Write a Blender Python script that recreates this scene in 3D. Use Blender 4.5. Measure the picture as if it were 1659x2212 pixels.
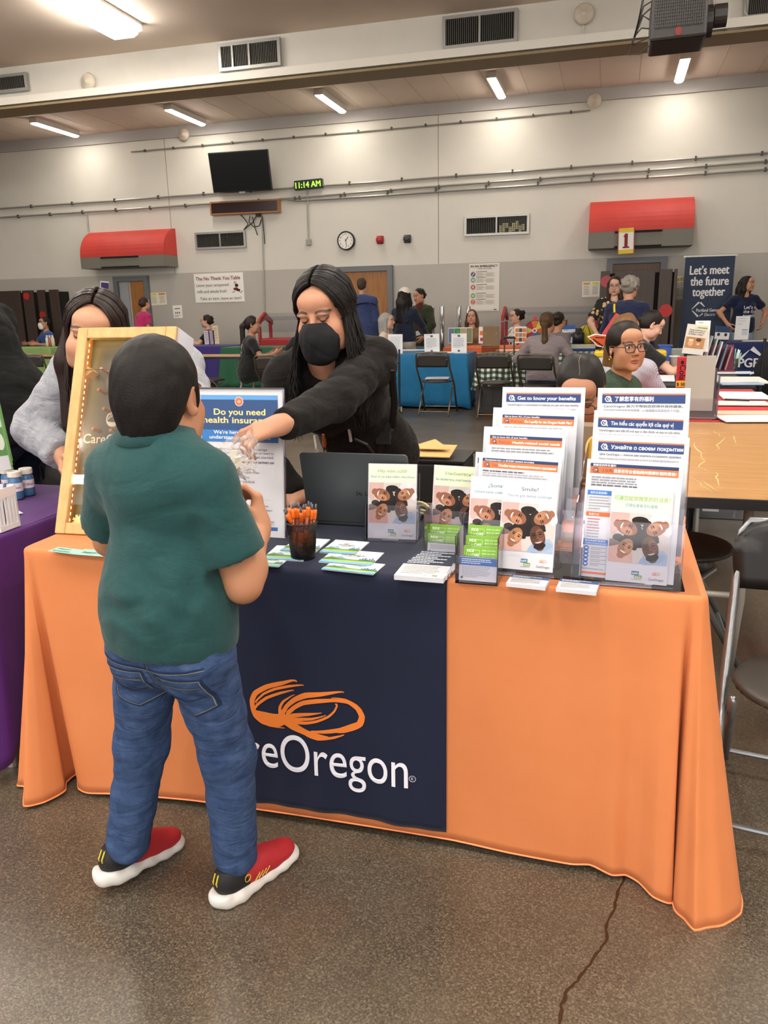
import bpy, math, random
import numpy as np
from mathutils import Vector, Matrix
from mathutils.geometry import tessellate_polygon
for _o in list(bpy.data.objects): bpy.data.objects.remove(_o)
SC = bpy.context.scene; COL = SC.collection
# ------------------------------------------------------------------ camera
FPX, YAW, PIT, ROL, CAMH = 1700.0, math.radians(16), math.radians(14.6), math.radians(1.2), 1.385
_F = np.array([-math.sin(YAW)*math.cos(PIT), math.cos(YAW)*math.cos(PIT), -math.sin(PIT)])
_R = np.array([math.cos(YAW), math.sin(YAW), 0.0]); _D = np.cross(_F, _R)
_R, _D = math.cos(ROL)*_R+math.sin(ROL)*_D, -math.sin(ROL)*_R+math.cos(ROL)*_D
EYE = np.array([0, 0, CAMH])
cd = bpy.data.cameras.new('camera'); cam = bpy.data.objects.new('camera', cd); COL.objects.link(cam)
cd.sensor_fit = 'HORIZONTAL'; cd.sensor_width = 36; cd.lens = FPX/1659*36; cd.clip_start = .05; cd.clip_end = 200
cam.matrix_world = Matrix(((_R[0], -_D[0], -_F[0], 0), (_R[1], -_D[1], -_F[1], 0), (_R[2], -_D[2], -_F[2], CAMH), (0, 0, 0, 1)))
SC.camera = cam
# ------------------------------------------------------------------ world, lights, exposure
wd = bpy.data.worlds.new('hall_daylight'); SC.world = wd; wd.use_nodes = True
wd.node_tree.nodes['Background'].inputs[0].default_value = (1.0, .965, .92, 1)
wd.node_tree.nodes['Background'].inputs[1].default_value = .62
SC.view_settings.view_transform = 'Standard'; SC.view_settings.look = 'None'
SC.view_settings.exposure = 0.94; SC.view_settings.gamma = 1.0; SC.view_settings.use_curve_mapping = False
SC.cycles.transparent_max_bounces = 40
LAMP_FAR, LAMP_NEAR = 30.0, 24.0            # emission of the ceiling diffusers
def area(name, loc, rot, sx, sy, power, col=(1, .95, .87)):
    l = bpy.data.lights.new(name, 'AREA'); l.shape = 'RECTANGLE'; l.size = sx; l.size_y = sy; l.energy = power; l.color = col
    o = bpy.data.objects.new(name, l); o.location = loc; o.rotation_euler = rot; COL.objects.link(o); return o
# unseen fill lamp added behind the camera, tilted up to brighten ceiling and beam
area('rear_fill', (-1.0, -5.0, 2.9), (math.radians(112), 0, 0), 9.0, 2.6, 70, (1, .96, .91))
def ray(u, v): return _R*(u-829.5)/FPX+_D*(v-1106)/FPX+_F
def onz(u, v, z):
    d = ray(u, v); return EYE+d*((z-CAMH)/d[2])
def ony(u, v, y):
    d = ray(u, v); return EYE+d*(y/d[1])
A3 = lambda *a: np.array(a, float)
def unit(v):
    v = np.asarray(v, float); return v/max(np.linalg.norm(v), 1e-9)
# ------------------------------------------------------------------ materials
def lin(h):
    h = h.lstrip('#'); c = [int(h[i:i+2], 16)/255 for i in (0, 2, 4)]
    return tuple(x/12.92 if x <= .04045 else ((x+.055)/1.055)**2.4 for x in c)+(1.0,)
MATS = {}
def mat(name, hexc, rough=.6, metal=0.0, spec=.5, var=None, bump=None, emit=None, coat=0, sheen=0, vcol=False, fold=None):
    if name in MATS: return MATS[name]
    m = bpy.data.materials.new(name); m.use_nodes = True; nt = m.node_tree; b = nt.nodes['Principled BSDF']
    b.inputs['Base Color'].default_value = lin(hexc); b.inputs['Roughness'].default_value = rough
    b.inputs['Metallic'].default_value = metal; b.inputs['Specular IOR Level'].default_value = spec
    if coat: b.inputs['Coat Weight'].default_value = coat
    if sheen: b.inputs['Sheen Weight'].default_value = sheen; b.inputs['Sheen Roughness'].default_value = .5
    if emit:
        b.inputs['Emission Color'].default_value = lin(emit[0]); b.inputs['Emission Strength'].default_value = emit[1]
    tc = None
    if var or bump or fold: tc = nt.nodes.new('ShaderNodeTexCoord')
    if vcol:
        at = nt.nodes.new('ShaderNodeVertexColor'); at.layer_name = 'Col'; nt.links.new(at.outputs[0], b.inputs['Base Color'])
    if var:   # (scale, second colour, [stretch])
        st = var[2] if len(var) > 2 else (1, 1, 1)
        mp = nt.nodes.new('ShaderNodeMapping'); mp.inputs['Scale'].default_value = st; nt.links.new(tc.outputs['Object'], mp.inputs[0])
        n = nt.nodes.new('ShaderNodeTexNoise'); n.inputs['Scale'].default_value = var[0]; n.inputs['Detail'].default_value = 6
        n.inputs['Roughness'].default_value = .65
        nt.links.new(mp.outputs[0], n.inputs['Vector'])
        r = nt.nodes.new('ShaderNodeValToRGB'); r.color_ramp.elements[0].position = .33; r.color_ramp.elements[1].position = .67
        r.color_ramp.elements[0].color = lin(hexc); r.color_ramp.elements[1].color = lin(var[1])
        nt.links.new(n.outputs['Fac'], r.inputs[0]); nt.links.new(r.outputs[0], b.inputs['Base Color'])
    if bump:
        n = nt.nodes.new('ShaderNodeTexNoise'); n.inputs['Scale'].default_value = bump[0]; n.inputs['Detail'].default_value = 4
        nt.links.new(tc.outputs['Object'], n.inputs['Vector'])
        bp = nt.nodes.new('ShaderNodeBump'); bp.inputs['Strength'].default_value = bump[1]; bp.inputs['Distance'].default_value = .01
        nt.links.new(n.outputs['Fac'], bp.inputs['Height']); nt.links.new(bp.outputs[0], b.inputs['Normal'])
    if fold:  # soft cloth creases
        mp = nt.nodes.new('ShaderNodeMapping'); mp.inputs['Rotation'].default_value = (.5, .4, .3); mp.inputs['Scale'].default_value = (1, 1, 2.2); nt.links.new(tc.outputs['Object'], mp.inputs[0])
        n = nt.nodes.new('ShaderNodeTexNoise'); n.inputs['Scale'].default_value = fold[0]; n.inputs['Detail'].default_value = 3; n.inputs['Distortion'].default_value = 1.2; nt.links.new(mp.outputs[0], n.inputs['Vector'])
        b2 = nt.nodes.new('ShaderNodeBump'); b2.inputs['Strength'].default_value = fold[1]; b2.inputs['Distance'].default_value = .03; nt.links.new(n.outputs['Fac'], b2.inputs['Height'])
        if bump: nt.links.new(bp.outputs[0], b2.inputs['Normal'])
        nt.links.new(b2.outputs[0], b.inputs['Normal'])
    MATS[name] = m; return m
def clear(name, hexc='#eef0f4', tint=.93, gloss=.06, blend=.25, haze=0):
    if name in MATS: return MATS[name]
    m = bpy.data.materials.new(name); m.use_nodes = True; nt = m.node_tree; nt.nodes.remove(nt.nodes['Principled BSDF'])
    t = nt.nodes.new('ShaderNodeBsdfTransparent'); c = lin(hexc); t.inputs[0].default_value = (c[0]*tint, c[1]*tint, c[2]*tint, 1)
    g = nt.nodes.new('ShaderNodeBsdfGlossy'); g.inputs[0].default_value = (1, 1, 1, 1); g.inputs['Roughness'].default_value = .05
    lw = nt.nodes.new('ShaderNodeLayerWeight'); lw.inputs[0].default_value = blend
    ad = nt.nodes.new('ShaderNodeMath'); ad.operation = 'ADD'; ad.inputs[1].default_value = gloss; ad.use_clamp = True
    nt.links.new(lw.outputs['Fresnel'], ad.inputs[0])
    mx = nt.nodes.new('ShaderNodeMixShader'); nt.links.new(ad.outputs[0], mx.inputs[0]); nt.links.new(t.outputs[0], mx.inputs[1]); nt.links.new(g.outputs[0], mx.inputs[2])
    out = mx.outputs[0]
    if haze:
        df = nt.nodes.new('ShaderNodeBsdfTranslucent'); df.inputs[0].default_value = (.8, .8, .78, 1); d2 = nt.nodes.new('ShaderNodeBsdfDiffuse'); d2.inputs[0].default_value = (.85, .85, .82, 1); ms = nt.nodes.new('ShaderNodeMixShader'); nt.links.new(df.outputs[0], ms.inputs[1]); nt.links.new(d2.outputs[0], ms.inputs[2])
        m2 = nt.nodes.new('ShaderNodeMixShader'); m2.inputs[0].default_value = haze; nt.links.new(out, m2.inputs[1]); nt.links.new(ms.outputs[0], m2.inputs[2]); out = m2.outputs[0]
    nt.links.new(out, nt.nodes['Material Output'].inputs[0]); MATS[name] = m; return m
def ink(hexc):                               # printed colour
    return mat('print_'+hexc.lstrip('#'), hexc, .55, spec=.3)
# ------------------------------------------------------------------ objects and tags
def tag(o, label=None, cat=None, group=None, kind=None):
    if label: o['label'] = label
    if cat: o['category'] = cat
    if group: o['group'] = group
    if kind: o['kind'] = kind
    return o
def mtx(o):
    return Matrix.LocRotScale(o.location, o.rotation_euler, o.scale)
def wmtx(o):
    m = mtx(o)
    while o.parent: o = o.parent; m = mtx(o) @ m
    return m
def thing(name, label, cat, loc=(0, 0, 0), rz=0.0, group=None):
    o = bpy.data.objects.new(name, None); o.empty_display_size = .1; COL.objects.link(o)
    o.location = [float(c) for c in loc]; o.rotation_euler = (0, 0, rz); return tag(o, label, cat, group)
def link(name, verts, faces, mats, parent=None, fm=None, smooth=False, local=False):
    """one mesh object; verts are world coordinates unless local (then relative to the parent)"""
    v = np.asarray(verts, float).reshape(-1, 3)
    if parent is not None and not local:
        mi = np.array(wmtx(parent).inverted()); v = v @ mi[:3, :3].T+mi[:3, 3]
    me = bpy.data.meshes.new(name)
    me.from_pydata(v.tolist(), [], faces if isinstance(faces, list) else faces.tolist())
    ms = mats if isinstance(mats, (list, tuple)) else [mats]
    for m in ms: me.materials.append(m)
    if fm is not None and len(fm): me.polygons.foreach_set('material_index', np.asarray(fm, np.int32))
    if smooth: me.polygons.foreach_set('use_smooth', np.ones(len(me.polygons), bool))
    me.update()
    o = bpy.data.objects.new(name, me); COL.objects.link(o)
    if parent is not None: o.parent = parent
    return o
def rotz(a):
    c, s = math.cos(a), math.sin(a); return np.array([[c, -s, 0], [s, c, 0], [0, 0, 1.0]])
def rotx(a):
    c, s = math.cos(a), math.sin(a); return np.array([[1.0, 0, 0], [0, c, -s], [0, s, c]])
def roty(a):
    c, s = math.cos(a), math.sin(a); return np.array([[c, 0, s], [0, 1.0, 0], [-s, 0, c]])
class MB:
    def __init__(s): s.v, s.f, s.m, s.mats = [], [], [], []
    def mi(s, m):
        if m not in s.mats: s.mats.append(m)
        return s.mats.index(m)
    def add(s, vs, fs, m):
        n = len(s.v); k = s.mi(m); s.v += [tuple(map(float, p)) for p in vs]
        s.f += [[i+n for i in f] for f in fs]; s.m += [k]*len(fs); return s
    def box(s, c, size, m, R=None):
        c = np.asarray(c, float); h = np.asarray(size, float)/2
        P = [np.array([x, y, z])*h for x in (-1, 1) for y in (-1, 1) for z in (-1, 1)]
        if R is not None: P = [R @ p for p in P]
        return s.add([p+c for p in P], [[0, 1, 3, 2], [4, 6, 7, 5], [0, 4, 5, 1], [2, 3, 7, 6], [0, 2, 6, 4], [1, 5, 7, 3]], m)
    def tube(s, path, r, m, n=8, cap=True, flat=1.0):
        P = [np.asarray(p, float) for p in path]; R = r if hasattr(r, '__len__') else [r]*len(P)
        T = [unit(P[min(i+1, len(P)-1)]-P[max(i-1, 0)]) for i in range(len(P))]
        a = np.array([0, 0, 1.0]) if abs(T[0][2]) < .9 else np.array([1.0, 0, 0])
        u = unit(np.cross(T[0], a)); vs, fs = [], []
        for i, (p, t) in enumerate(zip(P, T)):
            u = unit(u-t*(u @ t)); w = np.cross(t, u)
            for k in range(n):
                an = 2*math.pi*k/n; vs.append(p+R[i]*(u*math.cos(an)+w*math.sin(an)*flat))
        for i in range(len(P)-1):
            for k in range(n):
                fs.append([i*n+k, i*n+(k+1) % n, (i+1)*n+(k+1) % n, (i+1)*n+k])
        if cap: fs += [list(range(n))[::-1], [(len(P)-1)*n+k for k in range(n)]]
        return s.add(vs, fs, m)
    def lathe(s, prof, c, m, n=24, axis=None):
        R = np.eye(3) if axis is None else axis; vs, fs = [], []
        for r, z in prof:
            for k in range(n):
                an = 2*math.pi*k/n; vs.append(R @ np.array([r*math.cos(an), r*math.sin(an), z])+np.asarray(c, float))
        for i in range(len(prof)-1):
            for k in range(n): fs.append([i*n+k, i*n+(k+1) % n, (i+1)*n+(k+1) % n, (i+1)*n+k])
        fs += [list(range(n))[::-1], [(len(prof)-1)*n+k for k in range(n)]]
        return s.add(vs, fs, m)
    def prism(s, poly, o, ux, uy, d, m):
        """polygon (2-D points) in the frame o,ux,uy pushed along d"""
        o, ux, uy, d = (np.asarray(q, float) for q in (o, ux, uy, d)); n = len(poly)
        a = [o+ux*x+uy*y for x, y in poly]; vs = a+[p+d for p in a]
        fs = [list(range(n))[::-1], list(range(n, 2*n))]+[[i, (i+1) % n, n+(i+1) % n, n+i] for i in range(n)]
        return s.add(vs, fs, m)
    def quad(s, a, b, c, d, m): return s.add([a, b, c, d], [[0, 1, 2, 3]], m)
    def build(s, name, parent=None, smooth=False, bevel=0, label=None, local=False):
        o = link(name, s.v, s.f, s.mats, parent, s.m, smooth, local)
        if bevel:
            b = o.modifiers.new('bevel', 'BEVEL'); b.width = bevel; b.segments = 2; b.limit_method = 'ANGLE'
        if label: o['label'] = label
        return o
def dup(root, loc, rz, label, group=None, name=None):
    r = root.copy(); COL.objects.link(r); r.location = [float(c) for c in loc]; r.rotation_euler = (0, 0, rz); r['label'] = label
    if group: r['group'] = group
    for ch in list(root.children):
        c = ch.copy(); COL.objects.link(c); c.parent = r
        for g in list(ch.children):
            d = g.copy(); COL.objects.link(d); d.parent = c
    return r
def rrect(w, h, r, n=5):
    out = []
    for cx, cy, a0 in ((w/2-r, h/2-r, 0), (-w/2+r, h/2-r, 90), (-w/2+r, -h/2+r, 180), (w/2-r, -h/2+r, 270)):
        for i in range(n+1):
            a = math.radians(a0+90*i/n); out.append((cx+r*math.cos(a), cy+r*math.sin(a)))
    return out
# ------------------------------------------------------------------ printing: flat shapes laid on a page
_TX = {}
def text_mesh(s, bold, res):
    """outline lettering filled contour by contour (overlapping outlines stay filled)"""
    key = (s, res > 4)
    if key in _TX: return _TX[key]
    c = bpy.data.curves.new('t', 'FONT'); c.body = s
    o = bpy.data.objects.new('t', c); COL.objects.link(o)
    cu = o.to_curve(bpy.context.evaluated_depsgraph_get()); P = []
    for sp in cu.splines:
        b = sp.bezier_points; n = len(b); pts = []
        if not n: pts = [(q.co[0], q.co[1]) for q in sp.points]
        for i in range(n):
            p0, p1, p2, p3 = (np.array(v[:2]) for v in (b[i].co, b[i].handle_right, b[(i+1) % n].handle_left, b[(i+1) % n].co)); d = p3-p0; L = max(np.hypot(*d), 1e-6)
            k = 1 if max(abs(d[0]*(q-p0)[1]-d[1]*(q-p0)[0]) for q in (p1, p2))/L < .004 else (4 if res < 5 else 10)
            for j in range(k): t = j/k; pts.append(tuple((1-t)**3*p0+3*t*(1-t)**2*p1+3*t*t*(1-t)*p2+t**3*p3))
        if len(pts) > 2: P.append(np.array(pts))
    o.to_curve_clear(); bpy.data.objects.remove(o); bpy.data.curves.remove(c)
    area_ = lambda p: .5*np.sum(p[:, 0]*np.roll(p[:, 1], -1)-p[:, 1]*np.roll(p[:, 0], -1))
    A = [area_(p) for p in P]; V, F = [], []
    if P:
        outs, hol, hole = [], {}, set()
        def inside(q, p):
            x, y = p[:, 0], p[:, 1]; x2, y2 = np.roll(x, -1), np.roll(y, -1); m = (y > q[1]) != (y2 > q[1]); return (np.sum(m & (q[0] < (x2-x)*(q[1]-y)/np.where(y2 == y, 1, y2-y)+x)) % 2) == 1
        for i in sorted(range(len(P)), key=lambda j: -abs(A[j])):
            q = P[i].mean(0)*.02+P[i][0]*.98; w = [j for j in outs+list(hole) if inside(q, P[j])]
            j = min(w, key=lambda j: abs(A[j])) if w else None
            if j is not None and j in hol and A[i]*A[j] < 0: hol[j].append(i); hole.add(i)
            else: outs.append(i); hol[i] = []
        for k, i in enumerate(outs):
            loops = [[Vector((*q, 0)) for q in P[j]] for j in [i]+hol[i]]; n0 = len(V)
            for l in loops: V += [(q[0], q[1], (k % 3)*.00004) for q in l]
            for t in tessellate_polygon(loops):
                a, b, e = (V[n0+m] for m in t)
                F.append([n0+m for m in (t if (b[0]-a[0])*(e[1]-a[1])-(b[1]-a[1])*(e[0]-a[0]) > 0 else t[::-1])])
    _TX[key] = (np.array(V).reshape(-1, 3), F); return _TX[key]
class Page:
    """o = lower left corner, ux/uy = unit axes, n = normal towards the reader; sizes in metres (or a free map function)"""
    def __init__(s, o=None, ux=None, uy=None, fn=None, eps=.00025, off=.0004):
        s.mb = MB(); s.eps, s.off = eps, off
        if fn is None:
            o, ux, uy = (np.asarray(q, float) for q in (o, ux, uy)); n = unit(np.cross(ux, uy))
            fn = lambda x, y, d: o+ux*x+uy*y+n*d
        s.fn = fn
    def _d(s, L): return s.off+s.eps*L
    def poly(s, pts, c, L=1):
        d = s._d(L); s.mb.add([s.fn(x, y, d) for x, y in pts], [list(range(len(pts)))], ink(c)); return s
    def rect(s, x, y, w, h, c, L=1): return s.poly([(x, y), (x+w, y), (x+w, y+h), (x, y+h)], c, L)
    def ell(s, x, y, a, b, c, L=1, rot=0, n=20, t0=0, t1=360):
        cr, sr = math.cos(math.radians(rot)), math.sin(math.radians(rot)); P = []
        full = t1-t0 >= 360
        for i in range(n if full else n+1):
            t = math.radians(t0+(t1-t0)*i/n); p, q = a*math.cos(t), b*math.sin(t); P.append((x+p*cr-q*sr, y+p*sr+q*cr))
        return s.poly(P, c, L)
    def line(s, pts, w, c, L=1):
        """stroke with one width or a width per point"""
        P = [np.array(p, float) for p in pts]; W = w if hasattr(w, '__len__') else [w]*len(P); vs, d = [], s._d(L)
        for i, p in enumerate(P):
            t = P[min(i+1, len(P)-1)]-P[max(i-1, 0)]; t = t/max(np.hypot(*t), 1e-9); q = np.array([-t[1], t[0]])*W[i]/2
            vs += [s.fn(*(p+q), d), s.fn(*(p-q), d)]
        s.mb.add(vs, [[2*i, 2*i+1, 2*i+3, 2*i+2] for i in range(len(P)-1)], ink(c)); return s
    def ring(s, x, y, r, w, c, L=1, n=24, ry=None):
        ry = ry or r
        return s.line([(x+r*math.cos(2*math.pi*i/n), y+ry*math.sin(2*math.pi*i/n)) for i in range(n+1)], w, c, L)
    def text(s, t, x, y, size, c, L=2, align='L', bold=0.0, width=None, res=2, rot=0, slant=0, hs=1.0):
        V, F = text_mesh(t, 0.0, max(res, 3))
        if not len(V): return s
        w0, x0 = V[:, 0].max()-V[:, 0].min(), V[:, 0].min(); sx = size*hs
        if width: sx = width/w0
        X = (V[:, 0]-x0)*sx+V[:, 1]*size*slant; Y = V[:, 1]*size; W = w0*sx
        X = X-(W/2 if align == 'C' else W if align == 'R' else 0)
        cr, sr = math.cos(rot), math.sin(rot); q = bold*size*.8     # heavier lettering: overlaid copies
        for k, (i, j) in enumerate(((0, 0),) if not bold else ((-q, 0), (q, 0), (0, q*.7), (0, -q*.7))):
            d = s._d(L+.06*k); s.mb.add([s.fn(x+(a+i)*cr-(b+j)*sr, y+(a+i)*sr+(b+j)*cr, d+z) for a, b, z in zip(X, Y, V[:, 2])], F, ink(c))
        return s
    def greek(s, x, y, w, n, lh, c='#9a9aa0', L=1, fill=None, seed=1):
        fill = (fill or lh*.45)/lh; rnd = random.Random(seed)
        for i in range(n):
            ww = w*(1 if i < n-1 else .6)*rnd.uniform(.86, 1.0); xx = x; end = x+ww
            while xx < end:
                k = min(rnd.uniform(.03, .1)*w+.001, end-xx); s.rect(xx, y-i*lh, k*.86, lh*fill, c, L); xx += k
        return s
    def build(s, name='printing', parent=None, label=None): return s.mb.build(name, parent, label=label)
# ------------------------------------------------------------------ bodies: signed-distance shapes meshed with surface nets
def cone(a, b, ra, rb, k=.02, op='u'): return ('c', np.asarray(a, float), np.asarray(b, float), ra, rb, k, op)
def ball(c, r, k=.02, op='u', R=None):
    r = np.asarray(r if hasattr(r, '__len__') else (r, r, r), float); return ('e', np.asarray(c, float), r, R, k, op)
def plane(p, n): return ('p', np.asarray(p, float), unit(n))
def clipped(prims, planes, k=.02):
    return ('g', prims, planes, k, 'u')
def prim_box(p, pad):
    if p[0] == 'g':
        b = [prim_box(q, pad) for q in p[1]]; return np.min([x[0] for x in b], 0), np.max([x[1] for x in b], 0)
    if p[0] == 'c':
        m = max(p[3], p[4])+pad; return np.minimum(p[1], p[2])-m, np.maximum(p[1], p[2])+m
    m = max(p[2])+pad; return p[1]-m, p[1]+m
def prim_k(p): return (p[5], p[6]) if p[0] == 'c' else (p[3], p[4]) if p[0] == 'g' else (p[4], p[5])
def prim_eval(p, X, Y, Z):
    if p[0] == 'g':
        d = None
        for q in p[1]:
            e = prim_eval(q, X, Y, Z)
            if d is None: d = e
            else:
                k = prim_k(q)[0]; h = np.maximum(k-np.abs(d-e), 0)/k; d = np.minimum(d, e)-h*h*k*.25
        for q in p[2]: d = np.maximum(d, (X-q[1][0])*q[2][0]+(Y-q[1][1])*q[2][1]+(Z-q[1][2])*q[2][2])
        return d
    if p[0] == 'c':
        _, a, b, ra, rb, k, op = p; d = b-a; L = max(d @ d, 1e-12)
        px, py, pz = X-a[0], Y-a[1], Z-a[2]
        t = np.clip((px*d[0]+py*d[1]+pz*d[2])/L, 0, 1)
        return np.sqrt((px-t*d[0])**2+(py-t*d[1])**2+(pz-t*d[2])**2)-(ra+(rb-ra)*t)
    _, c, r, R, k, op = p; px, py, pz = X-c[0], Y-c[1], Z-c[2]
    if R is not None:
        px, py, pz = (R[0, 0]*px+R[1, 0]*py+R[2, 0]*pz, R[0, 1]*px+R[1, 1]*py+R[2, 1]*pz, R[0, 2]*px+R[1, 2]*py+R[2, 2]*pz)
    k0 = np.sqrt((px/r[0])**2+(py/r[1])**2+(pz/r[2])**2)+1e-9
    k1 = np.sqrt((px/r[0]**2)**2+(py/r[1]**2)**2+(pz/r[2]**2)**2)+1e-9
    return k0*(k0-1)/k1
def field(prims, res, disp=None, planes=(), pad=.02, clipbox=None):
    us = [p for p in prims if prim_k(p)[1] == 'u']
    lo = np.min([prim_box(p, pad)[0] for p in us], 0); hi = np.max([prim_box(p, pad)[1] for p in us], 0)
    if clipbox is not None: lo, hi = np.maximum(lo, clipbox[0]), np.minimum(hi, clipbox[1])
    n = np.maximum(((hi-lo)/res).astype(int)+2, 4)
    ax = [(lo[i]+res*np.arange(n[i])).astype(np.float32) for i in range(3)]
    Fd = np.full(n, .2, np.float32)
    for p in prims:
        k, op = prim_k(p)
        b0, b1 = prim_box(p, max(pad, 2*k)); i0 = np.clip(((b0-lo)/res).astype(int), 0, n); i1 = np.clip(((b1-lo)/res).astype(int)+2, 0, n)
        if (i1 <= i0).any(): continue
        sl = tuple(slice(a, b) for a, b in zip(i0, i1))
        d = prim_eval(p, ax[0][sl[0]][:, None, None], ax[1][sl[1]][None, :, None], ax[2][sl[2]][None, None, :]).astype(np.float32)
        f = Fd[sl]
        if op == 'u':
            h = np.maximum(k-np.abs(f-d), 0)/k if k else 0
            Fd[sl] = np.minimum(f, d)-h*h*k*.25
        else:
            h = np.maximum(k-np.abs(f+d), 0)/k if k else 0
            Fd[sl] = np.maximum(f, -d)+h*h*k*.25
    G = (ax[0][:, None, None], ax[1][None, :, None], ax[2][None, None, :])
    if disp is not None: Fd = Fd+disp(*G).astype(np.float32)
    for q in planes:
        Fd = np.maximum(Fd, (G[0]-q[1][0])*q[2][0]+(G[1]-q[1][1])*q[2][1]+(G[2]-q[1][2])*q[2][2])
    return Fd.astype(np.float32), lo, res
def nets(Fd, lo, res):
    for s in ((0,), (-1,)):
        Fd[s[0]] = np.maximum(Fd[s[0]], 1e-4); Fd[:, s[0]] = np.maximum(Fd[:, s[0]], 1e-4); Fd[:, :, s[0]] = np.maximum(Fd[:, :, s[0]], 1e-4)
    I = Fd < 0; nx, ny, nz = Fd.shape
    cn = np.zeros((nx-1, ny-1, nz-1), np.int8)
    for a in (0, 1):
        for b in (0, 1):
            for c in (0, 1): cn += I[a:nx-1+a, b:ny-1+b, c:nz-1+c]
    ix, iy, iz = np.nonzero((cn > 0) & (cn < 8)); N = len(ix)
    vid = np.full(cn.shape, -1, np.int64); vid[ix, iy, iz] = np.arange(N)
    acc = np.zeros((N, 3)); cnt = np.zeros(N)
    cr = [(a, b, c) for a in (0, 1) for b in (0, 1) for c in (0, 1)]
    for p in cr:
        for ax in range(3):
            if p[ax]: continue
            q = list(p); q[ax] = 1
            f0 = Fd[ix+p[0], iy+p[1], iz+p[2]]; f1 = Fd[ix+q[0], iy+q[1], iz+q[2]]
            m = (f0 < 0) != (f1 < 0); t = np.where(m, f0/np.where(m, f0-f1, 1), 0)
            pt = np.tile(np.array(p, float), (N, 1)); pt[:, ax] += t
            acc += pt*m[:, None]; cnt += m
    V = (np.stack([ix, iy, iz], 1)+acc/np.maximum(cnt, 1)[:, None])*res+lo
    Q = []
    for ax in range(3):
        o1, o2 = [(1, 2), (2, 0), (0, 1)][ax]
        sl0 = [slice(None)]*3; sl1 = [slice(None)]*3; sl0[ax] = slice(0, -1); sl1[ax] = slice(1, None)
        s0, s1 = I[tuple(sl0)], I[tuple(sl1)]
        e = np.stack(np.nonzero(s0 != s1), 1)
        ok = (e[:, o1] > 0) & (e[:, o2] > 0) & (e[:, o1] < Fd.shape[o1]-1) & (e[:, o2] < Fd.shape[o2]-1); e = e[ok]
        ins = s0[e[:, 0], e[:, 1], e[:, 2]]
        def cell(d1, d2):
            c = e.copy(); c[:, o1] -= d1; c[:, o2] -= d2; return vid[c[:, 0], c[:, 1], c[:, 2]]
        q = np.stack([cell(1, 1), cell(0, 1), cell(0, 0), cell(1, 0)], 1)
        q[~ins] = q[~ins][:, ::-1]; Q.append(q)
    return V, np.concatenate(Q)
def sdf(prims, res, disp=None, planes=(), pad=.02, clipbox=None):
    return nets(*field(prims, res, disp, planes, pad, clipbox))
def joinm(parts):
    vs, fs, n = [], [], 0
    for v, f in parts:
        vs.append(v); fs.append(np.asarray(f)+n); n += len(v)
    return np.concatenate(vs), np.concatenate(fs)
def paint(o, cols):
    a = o.data.color_attributes.new('Col', 'FLOAT_COLOR', 'POINT')
    a.data.foreach_set('color', np.concatenate([cols, np.ones((len(cols), 1))], 1).astype(np.float32).ravel())
def tubes(paths, r, n=4):
    """many thin strands in one vertex/face list"""
    m = MB()
    for i, p in enumerate(paths): m.tube(p, r[i] if hasattr(r, '__len__') and hasattr(r[0], '__len__') else r, None, n, True)
    return m
# ------------------------------------------------------------------ head and hand
def head_prims(Hc, R, s, female=True, nose=1.0, jaw=1.0, ears=True):
    T = lambda x, y, z: Hc+R @ (np.array([x, y, z])*s)
    B = lambda c, r, k=.015, op='u', rot=None: ball(T(*c), np.array(r)*s, k*s, op, R if rot is None else R @ rot)
    p = [B((0, -.014, .034), (.074, .094, .086)), B((0, .024, -.02), (.063, .07, .085), .03), B((0, .04, -.062), (.052*jaw, .05, .052), .03),
         B((0, .078, -.098), (.024*jaw, .018, .018), .025), B((0, .066, .055), (.052, .034, .034), .03)]
    for q in (-1, 1):
        p += [B((q*.042, .062, -.032), (.026, .026, .028), .025), B((q*.055*jaw, .02, -.075), (.014, .035, .03), .03)]
        p += [B((q*.032, .099, .006), (.019, .014, .012), .012, 's')]
        p += [B((q*.031, .0795, .006), (.0135, .0135, .0125), .002)]
        p += [B((q*.033, .086, .024), (.022, .012, .008), .012)]
        if ears:
            e = rotz(q*-.35)
            p += [B((q*.078, -.008, -.004), (.008, .019, .033), .008, rot=e), B((q*.083, -.001, .0), (.006, .010, .02), .008, 's', rot=e)]
    p += [cone(T(0, .092, .016), T(0, .112*nose, -.024), .007*s, .0105*s, .012*s)]
    for q in (-1, 1): p += [B((q*.011, .1, -.03), (.009, .011, .008), .006)]
    p += [B((0, .094, -.0585), (.021, .0095, .0058), .006), B((0, .0925, -.0695), (.019, .0095, .0068), .006), B((0, .104, -.0638), (.024, .008, .0022), .004, 's')]
    return p
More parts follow.
